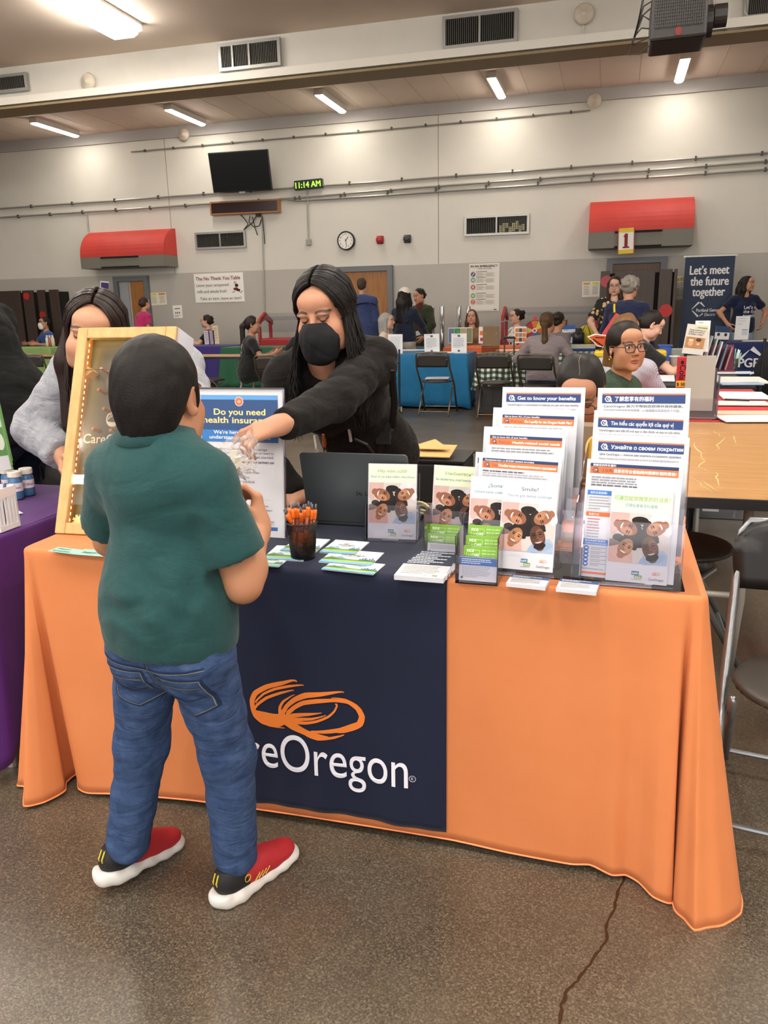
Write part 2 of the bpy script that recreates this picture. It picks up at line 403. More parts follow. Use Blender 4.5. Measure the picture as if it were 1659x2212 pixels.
def face_cols(V, Hc, R, s, skin, lips, brow='#1c130f', iris='#2a1810', down=False, hairline=None, stubble=None):
    L = (V-Hc) @ R/s; x, y, z = L[:, 0], L[:, 1], L[:, 2]; ax = np.abs(x)
    C = np.tile(np.array(lin(skin)[:3]), (len(V), 1))
    def put(w, c): C[:] = C*(1-w[:, None])+np.array(lin(c)[:3])*w[:, None]
    sm = lambda d, e=.15: np.clip((1-d)/e+.5, 0, 1)
    fr = (y > .045)
    put(sm(np.sqrt(((ax-.042)/.03)**2+((z+.03)/.026)**2), .9)*fr*.09, '#c4604a')
    put(sm(np.sqrt((x/.023)**2+((z+.064)/.0125)**2), .35)*fr, lips)
    put(np.clip(1-np.abs(z+.0637)/.0016, 0, 1)*(ax < .022)*fr*.7, '#5a2a26')
    bz = .029+.004*np.sin((ax-.014)/.036*math.pi); put(sm(np.abs(z-bz)/.0042, .6)*sm(np.abs(ax-.034)/.021, .3)*fr*.9, brow)
    e = ((ax-.031)/.0142)**2+((z-.006)/(.0045 if down else .0068))**2
    if down:
        put(sm(np.sqrt(((ax-.031)/.017)**2+((z-.008)/.009)**2), .5)*fr*.35, '#8a5a48')
        put(sm(np.abs(z-(.0005+.9*(ax-.031)**2/.02))/.0024, .5)*sm(np.abs(ax-.031)/.016, .2)*fr, '#17100e')
    else:
        put(sm(np.sqrt(((ax-.031)/.0185)**2+((z-.0072)/.0095)**2), .3)*fr*.75, '#2a1a16')
        put(sm(np.sqrt(e), .25)*fr, '#e4dcd6')
        put(sm(np.sqrt(((ax-.031)/.0062)**2+((z-.0062)/.0066)**2), .3)*fr, iris)
    put(sm(np.sqrt(((ax-.009)/.004)**2+((z+.0335)/.003)**2), .5)*(y > .095)*.6, '#4a2a22')
    return C
def hand_prims(W, fd, pn, side, s=1.0, curl=(.3, .35, .4, .45), thumb=.5, spread=.12, k=.006):
    """W wrist, fd direction of the fingers, pn normal of the palm (out of the palm), side +1 right / -1 left hand"""
    y = unit(fd); z = unit(-np.asarray(pn, float)+y*(np.asarray(pn, float) @ y)); x = np.cross(y, z)*(-side)   # x points to the thumb
    P = lambda a, b, c: np.asarray(W, float)+(x*a+y*b+z*c)*s
    pr = [cone(P(0, -.03, 0), P(0, .02, 0), .026*s, .027*s, .02)]
    for a in (-.026, -.009, .009, .026): pr.append(cone(P(a*.7, .02, 0), P(a, .083, 0), .0155*s, .0115*s, .018))
    L = ((.044, .027, .022), (.048, .031, .024), (.045, .029, .023), (.036, .022, .02))
    for i, a in enumerate((.027, .009, -.0095, -.0265)):
        p = P(a, .085, 0); an = 0; sp = (a/.027)*spread
        for j in range(3):
            an += curl[i]*(1.0, 1.15, .8)[j]
            d = y*math.cos(an)-z*math.sin(an); d = unit(d*math.cos(sp)+x*math.sin(sp)); q = p+d*L[i][j]*s
            r0 = (.0098, .0088, .0078)[j]*s*(.88 if i == 3 else 1); r1 = (.0088, .0078, .0068)[j]*s*(.88 if i == 3 else 1)
            pr.append(cone(p, q, r0, r1, k)); p = q
    t0 = P(.02, .02, -.006); t1 = t0+unit(x*.8+y*.75-z*(.2+.5*thumb))*.042*s; t2 = t1+unit(x*(.45-.5*thumb)+y*.9-z*(.2+.75*thumb))*.034*s
    t3 = t2+unit(x*(.25-.8*thumb)+y*.9-z*(.2+.8*thumb))*.027*s
    pr += [cone(t0, t1, .0155*s, .0125*s, .012), cone(t1, t2, .0115*s, .010*s, .004), cone(t2, t3, .010*s, .0075*s, .004)]
    return pr
def wrinkle(amp, sc=1.0, seed=0):
    r = np.random.RandomState(seed); W = [(unit(r.normal(size=3)*A3(1, 1, 1.5))*f*sc, r.uniform(0, 6.28)) for f in (16, 24, 33, 46, 58)]
    def f(X, Y, Z):
        o = 0
        for i, (w, p) in enumerate(W):
            t = np.sin(X*w[0]+Y*w[1]+Z*w[2]+p+1.6*np.sin(Z*11*sc+X*9*sc+i)+1.1*np.sin(Y*13*sc-Z*6+2*i)); o = o+(1-np.abs(t))**2*(1.2-.12*i)
        return amp*(.55*o-.75)
    return f
def ik(a, t, l1, l2, pole):
    a, t = np.asarray(a, float), np.asarray(t, float); d = t-a; L = np.linalg.norm(d); L2 = min(L, (l1+l2)*.995); u = d/max(L, 1e-9); t = a+u*L2
    c = (l1*l1+L2*L2-l2*l2)/(2*L2); h = math.sqrt(max(l1*l1-c*c, 0)); p = np.asarray(pole, float); p = unit(p-u*(p @ u))
    return a+u*c+p*h, t
# ------------------------------------------------------------------ whole people
def person(label, loc, face, pose='stand', h=1.65, hs=None, lean=0.0, side=0.0, head=(0, 0, 0), skin='#b98567', lips='#9c5a4c', brow='#1a120f',
           aL=None, aR=None, legs=None, top=None, bottom=None, shoes='#2a2a2c', hair=None, bulk=1.0, bust=True, down=False, hres=.0045,
           bres=.011, cres=.012, hairf=None, group=None, wrinkles=.004, twist=0.0, headoff=(0, 0, 0), sw=1.0, seat=.5, armr=1.0, neck=None, nolegs=False, hcurl=None, ll=1.0, shz=.045):
    s = h/1.65; hs = hs or (.94+.06*s)
    root = thing('person', label, 'person', loc, face, group)
    M0 = rotz(face); base = np.asarray(loc, float)
    toL = lambda w: M0.T @ (np.asarray(w, float)-base)
    P = A3(0, 0, .90*s) if pose == 'stand' else A3(0, 0, seat)
    if headoff is not None and pose == 'bent': P = A3(0, 0, .9*s)
    d = rotz(0) @ roty(side) @ rotx(-lean) @ A3(0, 0, 1); r = unit(np.cross(A3(0, 1, 0) if abs(d[1]) < .95 else A3(0, 0, -1), d)); f = np.cross(d, r)
    Rt = np.stack([r, f, d], 1); Rs = Rt @ rotz(twist)
    N = P+d*.50*s
    rb = .165*s*sw
    sh = {q: N+Rs @ A3(q*rb, 0, -shz*s) for q in (-1, 1)}
    hd = unit(d*.6+A3(0, 0, .75)) if neck is None else unit(neck)
    HR = M0.T @ rotz(face+head[0]) @ rotx(head[1]) @ roty(head[2])
    Hc = N+hd*.105*s+HR @ (A3(0, .022, .095)*hs)+A3(*headoff)
    tor = lambda e=0.0, k=.07: [ball(P+d*.01*s, np.array([.155*bulk+e, .108*bulk+e, .12+e])*s, k*s, R=Rt), ball(P+d*.17*s+f*.005, np.array([.132*bulk+e, .098*bulk+e, .13+e])*s, k*s, R=Rt),
        ball(P+d*.34*s, np.array([.148*sw+e, .106*bulk+e, .14+e])*s, k*s, R=Rs), ball(P+d*.43*s-f*.012, np.array([.155*sw+e, .082+e, .075+e])*s, k*s, R=Rs)]+\
        ([ball(P+d*.33*s+Rs @ (A3(q*.068, .075, 0)*s), (.062*bulk+e)*s, .04*s) for q in (-1, 1)] if bust else [])+\
        [cone(N+Rs @ A3(q*.03*s, -.012*s, -.005*s), sh[q], (.044+e)*s, (.05+e)*s, .04*s) for q in (-1, 1)]
    l1, l2 = .285*s, .25*s
    arms = {}
    for q, a in ((-1, aL), (1, aR)):
        a = dict(a or {})
        w = toL(a['W']) if 'W' in a else np.asarray(a.get('w', (q*(.24*sw), .06, .90-.13 if pose == 'stand' else .62)), float)*(1 if 'W' in a else s)
        pole = M0.T @ np.asarray(a['P'], float) if 'P' in a else np.asarray(a.get('pole', (q*.5, -1, -.3)), float)
        e, w = ik(sh[q], w, l1*a.get('l', 1), l2*a.get('l', 1), pole)
        fd = M0.T @ np.asarray(a['FD'], float) if 'FD' in a else np.asarray(a.get('fd', w-e), float)
        pn = M0.T @ np.asarray(a['PN'], float) if 'PN' in a else np.asarray(a.get('pn', (-q, 0, 0)), float)
        arms[q] = dict(e=e, w=w, fd=unit(fd), pn=pn, curl=a.get('curl', hcurl or (.35, .4, .45, .5)), th=a.get('thumb', .4), spread=a.get('spread', .1), hs=a.get('hs', 1.0))
    if legs is None:
        legs = {q: ((q*.1, 0, .085), None) for q in (-1, 1)} if pose == 'stand' else {q: ((q*.1, .42, .085), (0, .6, 1)) for q in (-1, 1)}
    LG = {}
    for q in (-1, 1):
        hip = P+Rt @ (A3(q*.088*bulk**.5, 0, -.035)*s)
        t, pole = legs[q]; t = toL(t[:3]) if len(t) == 4 else np.asarray(t, float)*(s if pose == 'stand' else 1)
        kn, an = ik(hip, t[:3], (.415*s*ll), .41*s*ll, pole or (0, 1, 0)); LG[q] = (hip, kn, an)
    # --- body: head and neck, arms with hands, trunk and legs
    hp = head_prims(Hc, HR, hs, bust)
    nk = [cone(Hc+HR @ (A3(0, -.02, -.07)*hs), N-d*.03*s, .05*hs, .056*hs, .03), cone(N+A3(0, 0, .0), N-d*.09*s, .058*hs, .085*hs, .04)]
    parts = [sdf(hp+nk, hres)]; nh = len(parts[0][0])
    for q in (-1, 1):
        A = arms[q]; ar = armr
        ap = [cone(sh[q], A['e'], .046*s*ar, .037*s*ar, .02), cone(A['e'], A['w'], .037*s*ar, .0255*s*ar, .02), ball(A['e']+(A['w']-A['e'])*.25, np.ones(3)*.04*s*ar, .03)]
        ap += hand_prims(A['w'], A['fd'], A['pn'], q, .97*s*A['hs'] if s > .9 else .92*s**.7*A['hs'], A['curl'], A['th'], A['spread'])
        parts.append(sdf(ap, min(hres, .004)))
    bt = tor(-.012)+[c for q in (-1, 1) for c in (cone(LG[q][0], LG[q][1], .072*s, .048*s, .05), cone(LG[q][1], LG[q][2], .048*s, .034*s, .03))]
    parts.append(sdf(bt, .02))
    V, F = joinm(parts)
    C = np.tile(np.array(lin(skin)[:3]), (len(V), 1)); C[:nh] = face_cols(V[:nh], Hc, HR, hs, skin, lips, brow, down=down)
    b = link('body', V, F, SKIN, root, smooth=True, local=True); paint(b, C)
    out = dict(root=root, P=P, N=N, d=d, f=f, r=r, Rt=Rt, Rs=Rs, Hc=Hc, HR=HR, hs=hs, s=s, sh=sh, arms=arms, LG=LG, M0=M0, base=base, tor=tor, body=b,
               Wd=lambda p: M0 @ np.asarray(p, float)+base)
    # --- clothes
    if top:
        e = top.get('e', .012); sl = top.get('sleeve', 'short'); g = tor(e)
        pl = []
        for q in (-1, 1):
            A = arms[q]; k = armr
            if sl == 'short':
                ad = unit(A['e']-sh[q]); m = sh[q]+(A['e']-sh[q])*top.get('sl', .62); g += [clipped([cone(sh[q], m+ad*.06, (.05+e*.5)*s*k, (.05+e*1.0)*s*k, .03)], [plane(m, ad+A3(0, 0, -.15))], .035*s)]
            elif sl == 'long':
                ad = unit(A['w']-A['e']); m = A['e']+(A['w']-A['e'])*top.get('sl', .95); g += [clipped([cone(sh[q], A['e'], (.048+e*.8)*s*k, (.043+e*.8)*s*k, .03), cone(A['e'], m+ad*.05, (.043+e*.8)*s*k, (.032+e*.4)*s*k, .02)], [plane(m, ad)], .035*s)]
            else: g += [ball(sh[q], .05*s, .03)]
        hem = top.get('hem', -.06); g += [ball(P+d*.06*s, np.array([.168*bulk+e, .128*bulk+e, .27])*s, .04, R=Rt)]
        if hem < -.09: g += [ball(P+d*(hem*.5)*s, np.array([.165*bulk+e, .118*bulk+e, .16])*s, .06, R=Rt)]
        neckc = [ball(N+d*.055*s+f*.035*s, np.array([.062, .075, .07])*s*top.get('nk', 1.0), .012, 's')]
        if top.get('hood'): neckc = []; g += [ball(N-f*.075*s+d*.0*s, np.array([.12, .06, .075])*s, .03, R=Rt), cone(N+Rs @ A3(-.07, -.02, .0)*s, N+Rs @ A3(.07, -.02, .0)*s, .05*s, .05*s, .04)]; neckc = [ball(N+d*.06*s+f*.05*s, np.array([.066, .085, .08])*s, .012, 's')]
        if top.get('high'): neckc = []; g += [cone(N-d*.04*s, N+hd*.03*s, .075*s, .06*hs, .03)]
        pl = [plane(P+d*hem*s, -d)]
        wd_ = top.get('disp') or wrinkle(wrinkles, 1.0, len(label))
        v, q4 = sdf(g+neckc+top.get('extra', []), cres, wd_, pl+top.get('planes', []))
        out['top'] = link(top.get('name', 'shirt'), v, q4, top['mat'], root, smooth=True, local=True)
    if bottom and not nolegs:
        e = bottom.get('e', .014); g = [ball(P+d*.0*s, np.array([.152*bulk+e*.7, .106*bulk+e*.7, .125])*s, .06, R=Rt)]
        for q in (-1, 1):
            hip, kn, an = LG[q]; g += [cone(hip, kn, (.078*bulk**.5+e)*s, (.054+e)*s, .05), cone(kn, kn+(an-kn)*bottom.get('len', .95), (.054+e)*s, (.044+e)*s, .03)]
            g += [ball(hip-f*.028*s-d*.02*s, .078*s*bulk, .05)]
        wd_ = bottom.get('disp') or wrinkle(wrinkles, 1.0, 3+len(label))
        v, q4 = sdf(g+bottom.get('extra', []), cres, wd_, [plane(P+d*bottom.get('waist', .09)*s, d)]+bottom.get('planes', []))
        out['bottom'] = link(bottom.get('name', 'trousers'), v, q4, bottom['mat'], root, smooth=True, local=True)
    if shoes and not nolegs:
        sm_ = mat('shoe_'+shoes, shoes, .6) if isinstance(shoes, str) else shoes
        for q in (-1, 1):
            an = LG[q][2]; fw = unit(A3(q*.15, 1, 0)); z0 = .03 if pose == 'stand' else .03
            v, q4 = sdf([cone(an*A3(1, 1, 0)+A3(0, 0, .038)-fw*.035, an*A3(1, 1, 0)+A3(0, 0, .034)+fw*.15, .036*s, .032*s, .02), cone(an*A3(1, 1, 0)+A3(0, 0, .04), an, .036*s, .04*s, .03)], .009, None, [plane(A3(0, 0, .0), A3(0, 0, -1)), plane(an+A3(0, 0, .02), A3(0, 0, 1))])
            link('shoe', v, q4, sm_, root, smooth=True, local=True)
    if hair:
        make_hair(out, **hair)
    return out
SKIN = mat('skin', '#b98567', .52, spec=.4, vcol=True)
HAIRM = {}
def hairmat(c, c2):
    k = 'hair_'+c
    if k in MATS: return MATS[k]
    m = mat(k, c, .5, spec=.25, var=(90, c2, (1, 1, .08))); return m
def make_hair(o, style, col='#1b1412', col2='#2d211c', length=.3, part=0, vol=1.0, seed=1, n=0, cut=None, fringe=None, band=None, res=.007, name='hair', back=1.0):
    Hc, R, s = o['Hc'], o['HR'], o['hs']; T = lambda x, y, z: Hc+R @ (np.array([x, y, z])*s)
    dn = R.T @ A3(0, 0, -1) if True else None
    Tw = lambda x, y, z, drop: T(x, y, z)+A3(0, 0, -drop*s)
    B = lambda c, r, k=.02, op='u': ball(T(*c), np.array(r)*s, k*s, op, R)
    cap = [B((0, -.018, .04), (.082*vol, .1*vol, .09*vol)), B((0, -.05, -.005), (.07*vol, .062*vol, .07), .03)]
    facecut = [B((0, .1, -.03), (.068, .075, .1), .012, 's')]
    g = cap+facecut; rb = np.random.RandomState(seed)
    if style == 'short':
        g = [B((0, -.018, .042), (.08*vol, .099*vol, .088*vol)), B((0, -.05, -.01), (.068, .058, .066), .03), B((0, .095, -.035), (.075, .07, .095), .01, 's')]
    elif style in ('long', 'longback'):
        for q in (-1, 1):
            a = T(q*.07, -.02, .02); b = Tw(q*.088, -.01, -.03, .07); c = Tw(q*.1, .0 if style == 'long' else -.06, -.04, length)
            g += [cone(a, b, .032*s*vol, .036*s*vol, .03), cone(b, c, .036*s*vol, .03*s*vol, .03)]
        g += [cone(T(0, -.075, .0), Tw(0, -.1, -.03, .08), .075*s, .07*s, .04), cone(Tw(0, -.1, -.03, .08), Tw(0, -.1, -.03, length*back), .07*s, .055*s, .05)]
        g += [cone(Tw(q*.05, -.09, -.03, .05), Tw(q*.075, -.085, -.03, length*back), .05*s, .045*s, .05) for q in (-1, 1)]
    elif style == 'bob':
        for q in (-1, 1): g += [cone(T(q*.07, -.015, .02), Tw(q*.078, .0, -.02, length), .032*s*vol, .028*s, .03)]
        g += [cone(T(0, -.07, .0), Tw(0, -.07, -.02, length), .075*s*vol, .062*s, .04)]
    elif style == 'curly':
        for i in range(46):
            t = rb.uniform(0, 6.28); z = rb.uniform(-.5, 1); rr = math.sqrt(1-z*z*.9); c = (rr*math.cos(t)*.085, -.025+rr*math.sin(t)*.1, .03+z*.085)
            if c[1] > .05 and c[2] < .06: continue
            g.append(B(c, (.026, .026, .024), .012))
    elif style == 'bun':
        g += [B((0, -.115, .0), (.036, .03, .036), .01)]
    elif style == 'pony':
        p0 = T(0, -.105, .035); p1 = T(0, -.15, .0)+A3(0, 0, -.02); p2 = p1+A3(0, 0, -length*.5)+R @ A3(.01, -.0, 0); p3 = p1+A3(0, 0, -length)+R @ A3(0, .0, 0)
        g += [cone(p0, p1, .028*s, .034*s, .02), cone(p1, p2, .036*s, .04*s, .03), cone(p2, p3, .04*s, .018*s, .03)]
    elif style == 'claw':
        for i in range(16): g.append(B((rb.uniform(-.05, .05), -.1+rb.uniform(-.03, .02), .02+rb.uniform(-.05, .06)), (.028, .028, .028), .01))
    if fringe: g += [B(c, r, .015) for c, r in fringe]
    w = np.array([R[:, 0]*70, R[:, 0]*37+R[:, 1]*60])/s
    disp = lambda X, Y, Z: .0022*s*(np.sin(X*w[0][0]+Y*w[0][1]+Z*w[0][2]*.3+3*np.sin(Z*11))+np.sin(X*w[1][0]+Y*w[1][1]+2*np.sin(Z*7+1)))
    v, f = sdf(g+(cut or []), res, disp)
    o['hair'] = link(name, v, f, hairmat(col, col2), o['root'], smooth=True, local=True)
def glasses(o, col='#1b1513', w=.026, hgt=.02, r=.0016, name='glasses'):
    Hc, R, s = o['Hc'], o['HR'], o['hs']; T = lambda x, y, z: Hc+R @ (np.array([x, y, z])*s); m = MB(); gm = mat('frame_'+col, col, .3)
    for q in (-1, 1):
        m.tube([T(q*.033+w*.98*math.copysign(abs(math.cos(a))**.7, math.cos(a)), .109-.006*abs(math.cos(a))*0, .003+hgt*math.copysign(abs(math.sin(a))**.7, math.sin(a))) for a in np.linspace(0, 2*math.pi, 25)], r*s, gm, 6)
        m.tube([T(q*(.033+w), .108, .008), T(q*.075, .09, .01), T(q*.082, .0, .012), T(q*.08, -.02, 0)], r*.9*s, gm, 6)
    m.tube([T(-.008, .11, .006), T(0, .113, .009), T(.008, .11, .006)], r*s, gm, 6)
    return m.build(name, o['root'], local=True, smooth=True)
# ================================================================== THE HALL
WY = 15.4; CZ = 4.95; BY = 11.0
def struct(o): return tag(o, kind='structure')
# floor: ground and polished concrete with its aggregate showing
def floor_mat():
    m = bpy.data.materials.new('polished_concrete'); m.use_nodes = True; nt = m.node_tree; b = nt.nodes['Principled BSDF']; N, Lk = nt.nodes.new, nt.links.new
    tc = N('ShaderNodeTexCoord')
    def noise(sc, det=5, rg=.6):
        n = N('ShaderNodeTexNoise'); n.inputs['Scale'].default_value = sc; n.inputs['Detail'].default_value = det; n.inputs['Roughness'].default_value = rg
        Lk(tc.outputs['Object'], n.inputs['Vector']); return n
    def ramp(src, *st):
        r = N('ShaderNodeValToRGB'); e = r.color_ramp.elements
        while len(e) < len(st): e.new(.5)
        for k, (p, c) in zip(e, st): k.position = p; k.color = lin(c)
        Lk(src, r.inputs[0]); return r
    big = ramp(noise(1.1, 8, .62).outputs['Fac'], (.28, '#322e27'), (.42, '#474137'), (.53, '#5f5548'), (.7, '#423c33'))
    mid = ramp(noise(190, 2, .5).outputs['Fac'], (.36, '#2f2a23'), (.5, '#524a3d'), (.62, '#6c6150'))
    vo = N('ShaderNodeTexVoronoi'); vo.inputs['Scale'].default_value = 260; Lk(tc.outputs['Object'], vo.inputs['Vector'])
    sx = N('ShaderNodeSeparateColor'); Lk(vo.outputs['Color'], sx.inputs[0]); sp = ramp(sx.outputs[0], (.0, '#191612'), (.3, '#3c352c'), (.7, '#66594a'), (1., '#9c8d78'))
    m1 = N('ShaderNodeMix'); m1.data_type = 'RGBA'; m1.inputs[0].default_value = .5; Lk(big.outputs[0], m1.inputs[6]); Lk(mid.outputs[0], m1.inputs[7])
    m2 = N('ShaderNodeMix'); m2.data_type = 'RGBA'; m2.inputs[0].default_value = .3; Lk(m1.outputs[2], m2.inputs[6]); Lk(sp.outputs[0], m2.inputs[7])
    red = ramp(noise(1.7, 4).outputs['Fac'], (.52, '#000000'), (.72, '#ffffff'))
    m3 = N('ShaderNodeMix'); m3.data_type = 'RGBA'; Lk(m2.outputs[2], m3.inputs[6]); m3.inputs[7].default_value = lin('#5f4232')
    mm = N('ShaderNodeMath'); mm.operation = 'MULTIPLY'; mm.inputs[1].default_value = .4; Lk(red.outputs[0], mm.inputs[0]); Lk(mm.outputs[0], m3.inputs[0])
    Lk(m3.outputs[2], b.inputs['Base Color'])
    rr = N('ShaderNodeMapRange'); rr.inputs['To Min'].default_value = .2; rr.inputs['To Max'].default_value = .44; Lk(noise(2.4, 5).outputs['Fac'], rr.inputs['Value']); Lk(rr.outputs[0], b.inputs['Roughness'])
    bp = N('ShaderNodeBump'); bp.inputs['Strength'].default_value = .06; bp.inputs['Distance'].default_value = .002; Lk(noise(200, 2).outputs['Fac'], bp.inputs['Height']); Lk(bp.outputs[0], b.inputs['Normal'])
    return m
fl = struct(MB().box((-5, 4.5, -.05), (32, 22, .1), floor_mat()).build('floor'))
ck = [onz(u, v, .0) for u, v in [(1352, 1880), (1345, 1905), (1332, 1935), (1326, 1965), (1308, 2000), (1310, 2032), (1290, 2060), (1268, 2090), (1246, 2120), (1226, 2140), (1213, 2172), (1209, 2212), (1200, 2280), (1190, 2400)]]
cp = Page(fn=lambda x, y, d: A3(x, y, d), off=.0006); rn = random.Random(4); pts, wds = [], []
for a, b in zip(ck[:-1], ck[1:]):
    for t in np.linspace(0, 1, 5)[:-1]:
        p = a+(b-a)*t; pts.append((p[0]+rn.uniform(-.002, .002), p[1])); wds.append(rn.uniform(.004, .009))
cp.line(pts, wds, '#3a2412'); cp.build('floor_crack', fl)
# walls
def wall_mat(name, c, c2):
    return mat(name, c, .55, spec=.3, var=(.8, c2), bump=(160, .05))
cream = wall_mat('wall_cream', '#d8d4cb', '#d2cec5'); grey = wall_mat('wall_grey', '#b7b3ab', '#b1ada5'); band = wall_mat('wall_band', '#b2adab', '#adaaa8')
PZ = ony(870, 573, WY)[2]
wb = MB(); X0, X1 = -20.5, 10.5
wb.box(((X0+X1)/2, WY+.1, PZ/2), (X1-X0, .2, PZ), grey); wb.box(((X0+X1)/2, WY+.1, (PZ+CZ)/2), (X1-X0, .2, CZ-PZ), cream)
for u, v in ((364, 420), (947, 400)):
    x = ony(u, v, WY)[0]; wb.box((x, WY-.0005, (PZ+CZ)/2), (.012, .004, CZ-PZ), mat('joint', '#8c867c', .8))
struct(wb.build('wall_back'))
struct(MB().box(((X0+X1)/2, WY-.02, CZ-.1), (X1-X0, .04, .2), band).build('trim_1'))
struct(MB().box((X0-.1, 5, CZ/2), (.2, 21, CZ), cream).build('wall_left')); struct(MB().box((X1+.1, 5, CZ/2), (.2, 21, CZ), cream).build('wall_right'))
ceil_m = mat('ceiling_board', '#e3d3c4', .75, spec=.2, var=(1.2, '#dfcebf')); seam_m = mat('ceiling_seam', '#b9a595', .8)
cb = MB().box(((X0+X1)/2, 5, CZ+.06), (X1-X0, 21, .12), ceil_m)
for i in range(int((X1-X0)/.61)):
    cb.box((X0+.61*i, (BY+WY)/2, CZ-.0005), (.007, WY-BY, .003), seam_m)
struct(cb.build('ceiling'))
# the dropped beam
bm_ = MB().box(((X0+X1)/2, BY+.2, (4.4+CZ)/2), (X1-X0, .36, CZ-4.4), mat('beam_white', '#d3cfc6', .6, spec=.3, var=(.6, '#c7c3ba'), bump=(90, .06)))
struct(bm_.build('trim_2'))
struct(MB().box(((X0+X1)/2, BY-.03, 4.47), (X1-X0, .12, .1), mat('ledge_white', '#dcd7cc', .5)).box(((X0+X1)/2, BY+.16, 4.385), (X1-X0, .46, .03), mat('ledge_wood', '#8d7a58', .6)).build('trim_3'))
# ------------------------------------------------------------------ ceiling lights
lamp_w = mat('lamp_housing', '#d8d6d0', .4); lamp_f = mat('lamp_diffuser_far', '#ffffff', .5, emit=('#fff6e8', LAMP_FAR)); lamp_n = mat('lamp_diffuser_near', '#ffffff', .5, emit=('#fff8ee', LAMP_NEAR))
def strip_light(x, y, label, first=None):
    if first is not None: return dup(first, (x, y, CZ), 0, label, 'strip lights under the back ceiling')
    t = thing('strip_light', label, 'ceiling light', (x, y, CZ), 0, 'strip lights under the back ceiling')
    MB().box((x, y, CZ-.045), (.16, 1.3, .09), lamp_w).build('housing', t, bevel=.005)
    m = MB(); m.prism([(-.075, 0), (-.06, -.04), (-.03, -.055), (.03, -.055), (.06, -.04), (.075, 0)], (x, y-.63, CZ-.062), (1, 0, 0), (0, 0, 1), (0, 1.26, 0), lamp_f); m.build('diffuser', t)
    return t
_p = ['leftmost of the lit strip lights above the back wall', 'lit strip light above and left of the television', 'lit strip light in the middle of the back ceiling, right of the television', 'lit strip light over the slatted wall grille, left of the projector', 'rightmost lit strip light, under the black projector']
s0 = None
for x, l in zip((-10.63, -7.79, -4.94, -2.03, .86), _p):
    t = strip_light(x, 14.4, l, s0); s0 = s0 or t
def big_light(x, y, label, first=None, group=None):
    if first is not None: return dup(first, (x, y, CZ), 0, label, group)
    t = thing('ceiling_light', label, 'ceiling light', (x, y, CZ), 0, group)
    m = MB(); m.box((x, y, CZ-.015), (.5, 1.28, .03), lamp_w)
    for q in (-1, 1): m.box((x+q*.24, y, CZ-.02), (.02, 1.28, .03), lamp_w)
    for q in (-1, 1): m.box((x, y+q*.63, CZ-.05), (.5, .02, .09), lamp_w)
    m.build('housing', t)
    MB().prism([(-.2, .0), (-.2, -.1), (-.14, -.13), (.14, -.13), (.2, -.1), (.2, 0)], (x, y-.6, CZ-.035), (1, 0, 0), (0, 0, 1), (0, 1.2, 0), lamp_n).build('diffuser', t)
    return t
b0 = big_light(-6.2, 9.4, 'large lit white ceiling light at the top left')
for x in (-9.0, 5.0): big_light(x, 8.6, 'lit ceiling light in the front half of the hall', b0, 'ceiling lights out over the hall')
for y in (5.0, .6, -3.4):
    for x in (-9.0, -6.2, -3.4, -.6, 2.2, 5.0): big_light(x, y, 'lit ceiling light in the front half of the hall', b0, 'ceiling lights out over the hall')
# ------------------------------------------------------------------ vents
alu = mat('aluminium', '#a9a8a4', .35, .6); slat_m = mat('vent_slat', '#57544e', .5, .3); dark = mat('vent_dark', '#141312', .9); blk = mat('black_plastic', '#17171a', .45)
def vent(px, y, label, bars=(.5,), n=34, lit=False):
    (u0, v0), (u1, v1) = px; a, b = ony(u0, v0, y), ony(u1, v1, y); x0, x1 = a[0], b[0]; z1, z0 = a[2], b[2]
    t = thing('wall_vent', label, 'vent', ((x0+x1)/2, y, z0)); c = ((x0+x1)/2, y, (z0+z1)/2); w, h = x1-x0, z1-z0
    MB().box((c[0], y-.004, c[2]), (w-.04, .006, h-.04), dark).build('backing', t)
    m = MB()
    for q in (-1, 1): m.box((c[0], y-.02, c[2]+q*(h/2-.02)), (w, .05, .04), alu); m.box((c[0]+q*(w/2-.02), y-.02, c[2]), (.04, .05, h-.08), alu)
    for f in bars: m.box((x0+w*f, y-.025, c[2]), (.025, .05, h-.08), alu)
    m.build('frame', t)
    m = MB()
    for i in range(n): m.box((x0+.05+(w-.1)*i/(n-1), y-.016, c[2]), (.009, .02, h-.08), slat_m)
    if lit:
        for i in range(9): m.box((x0+w*.76, y-.014, z0+.06+(h-.12)*i/8), (w*.44, .008, .008), slat_m)
    m.build('slats', t)
    if lit:
        m = MB(); rn = random.Random(2)
        for i in range(8): m.box((x0+w*(.56+.05*i), y-.0085, z0+.09+.1*h*(i % 3)), (w*.045, .002, h*rn.uniform(.25, .45)), mat('painted_gap_light', '#f2e9b0', .6))  # pale blocks: light showing through the slats, put in as colour
        m.build('painted_slat_light', t, label='pale backing behind the slats')
    return t
vent(((473, 97), (609, 142)), BY, 'dark slatted vent in the beam, above the television', (.23, .5))
vent(((957, 38), (1118, 92)), BY, 'dark slatted vent in the beam, right of centre', (.5,))
vent(((-70, 172), (64, 196)), BY, 'dark slatted vent in the beam at the left edge', (.5,))
vent(((1610, -20), (1760, 28)), BY, 'dark slatted vent in the beam at the top right corner', (.5,))
vent(((422, 503), (533, 535)), WY, 'wall vent below the television cables', (.5,))
vent(((1004, 468), (1143, 505)), WY, 'wall vent with one half showing light, right of the clock', (.5,), lit=True)
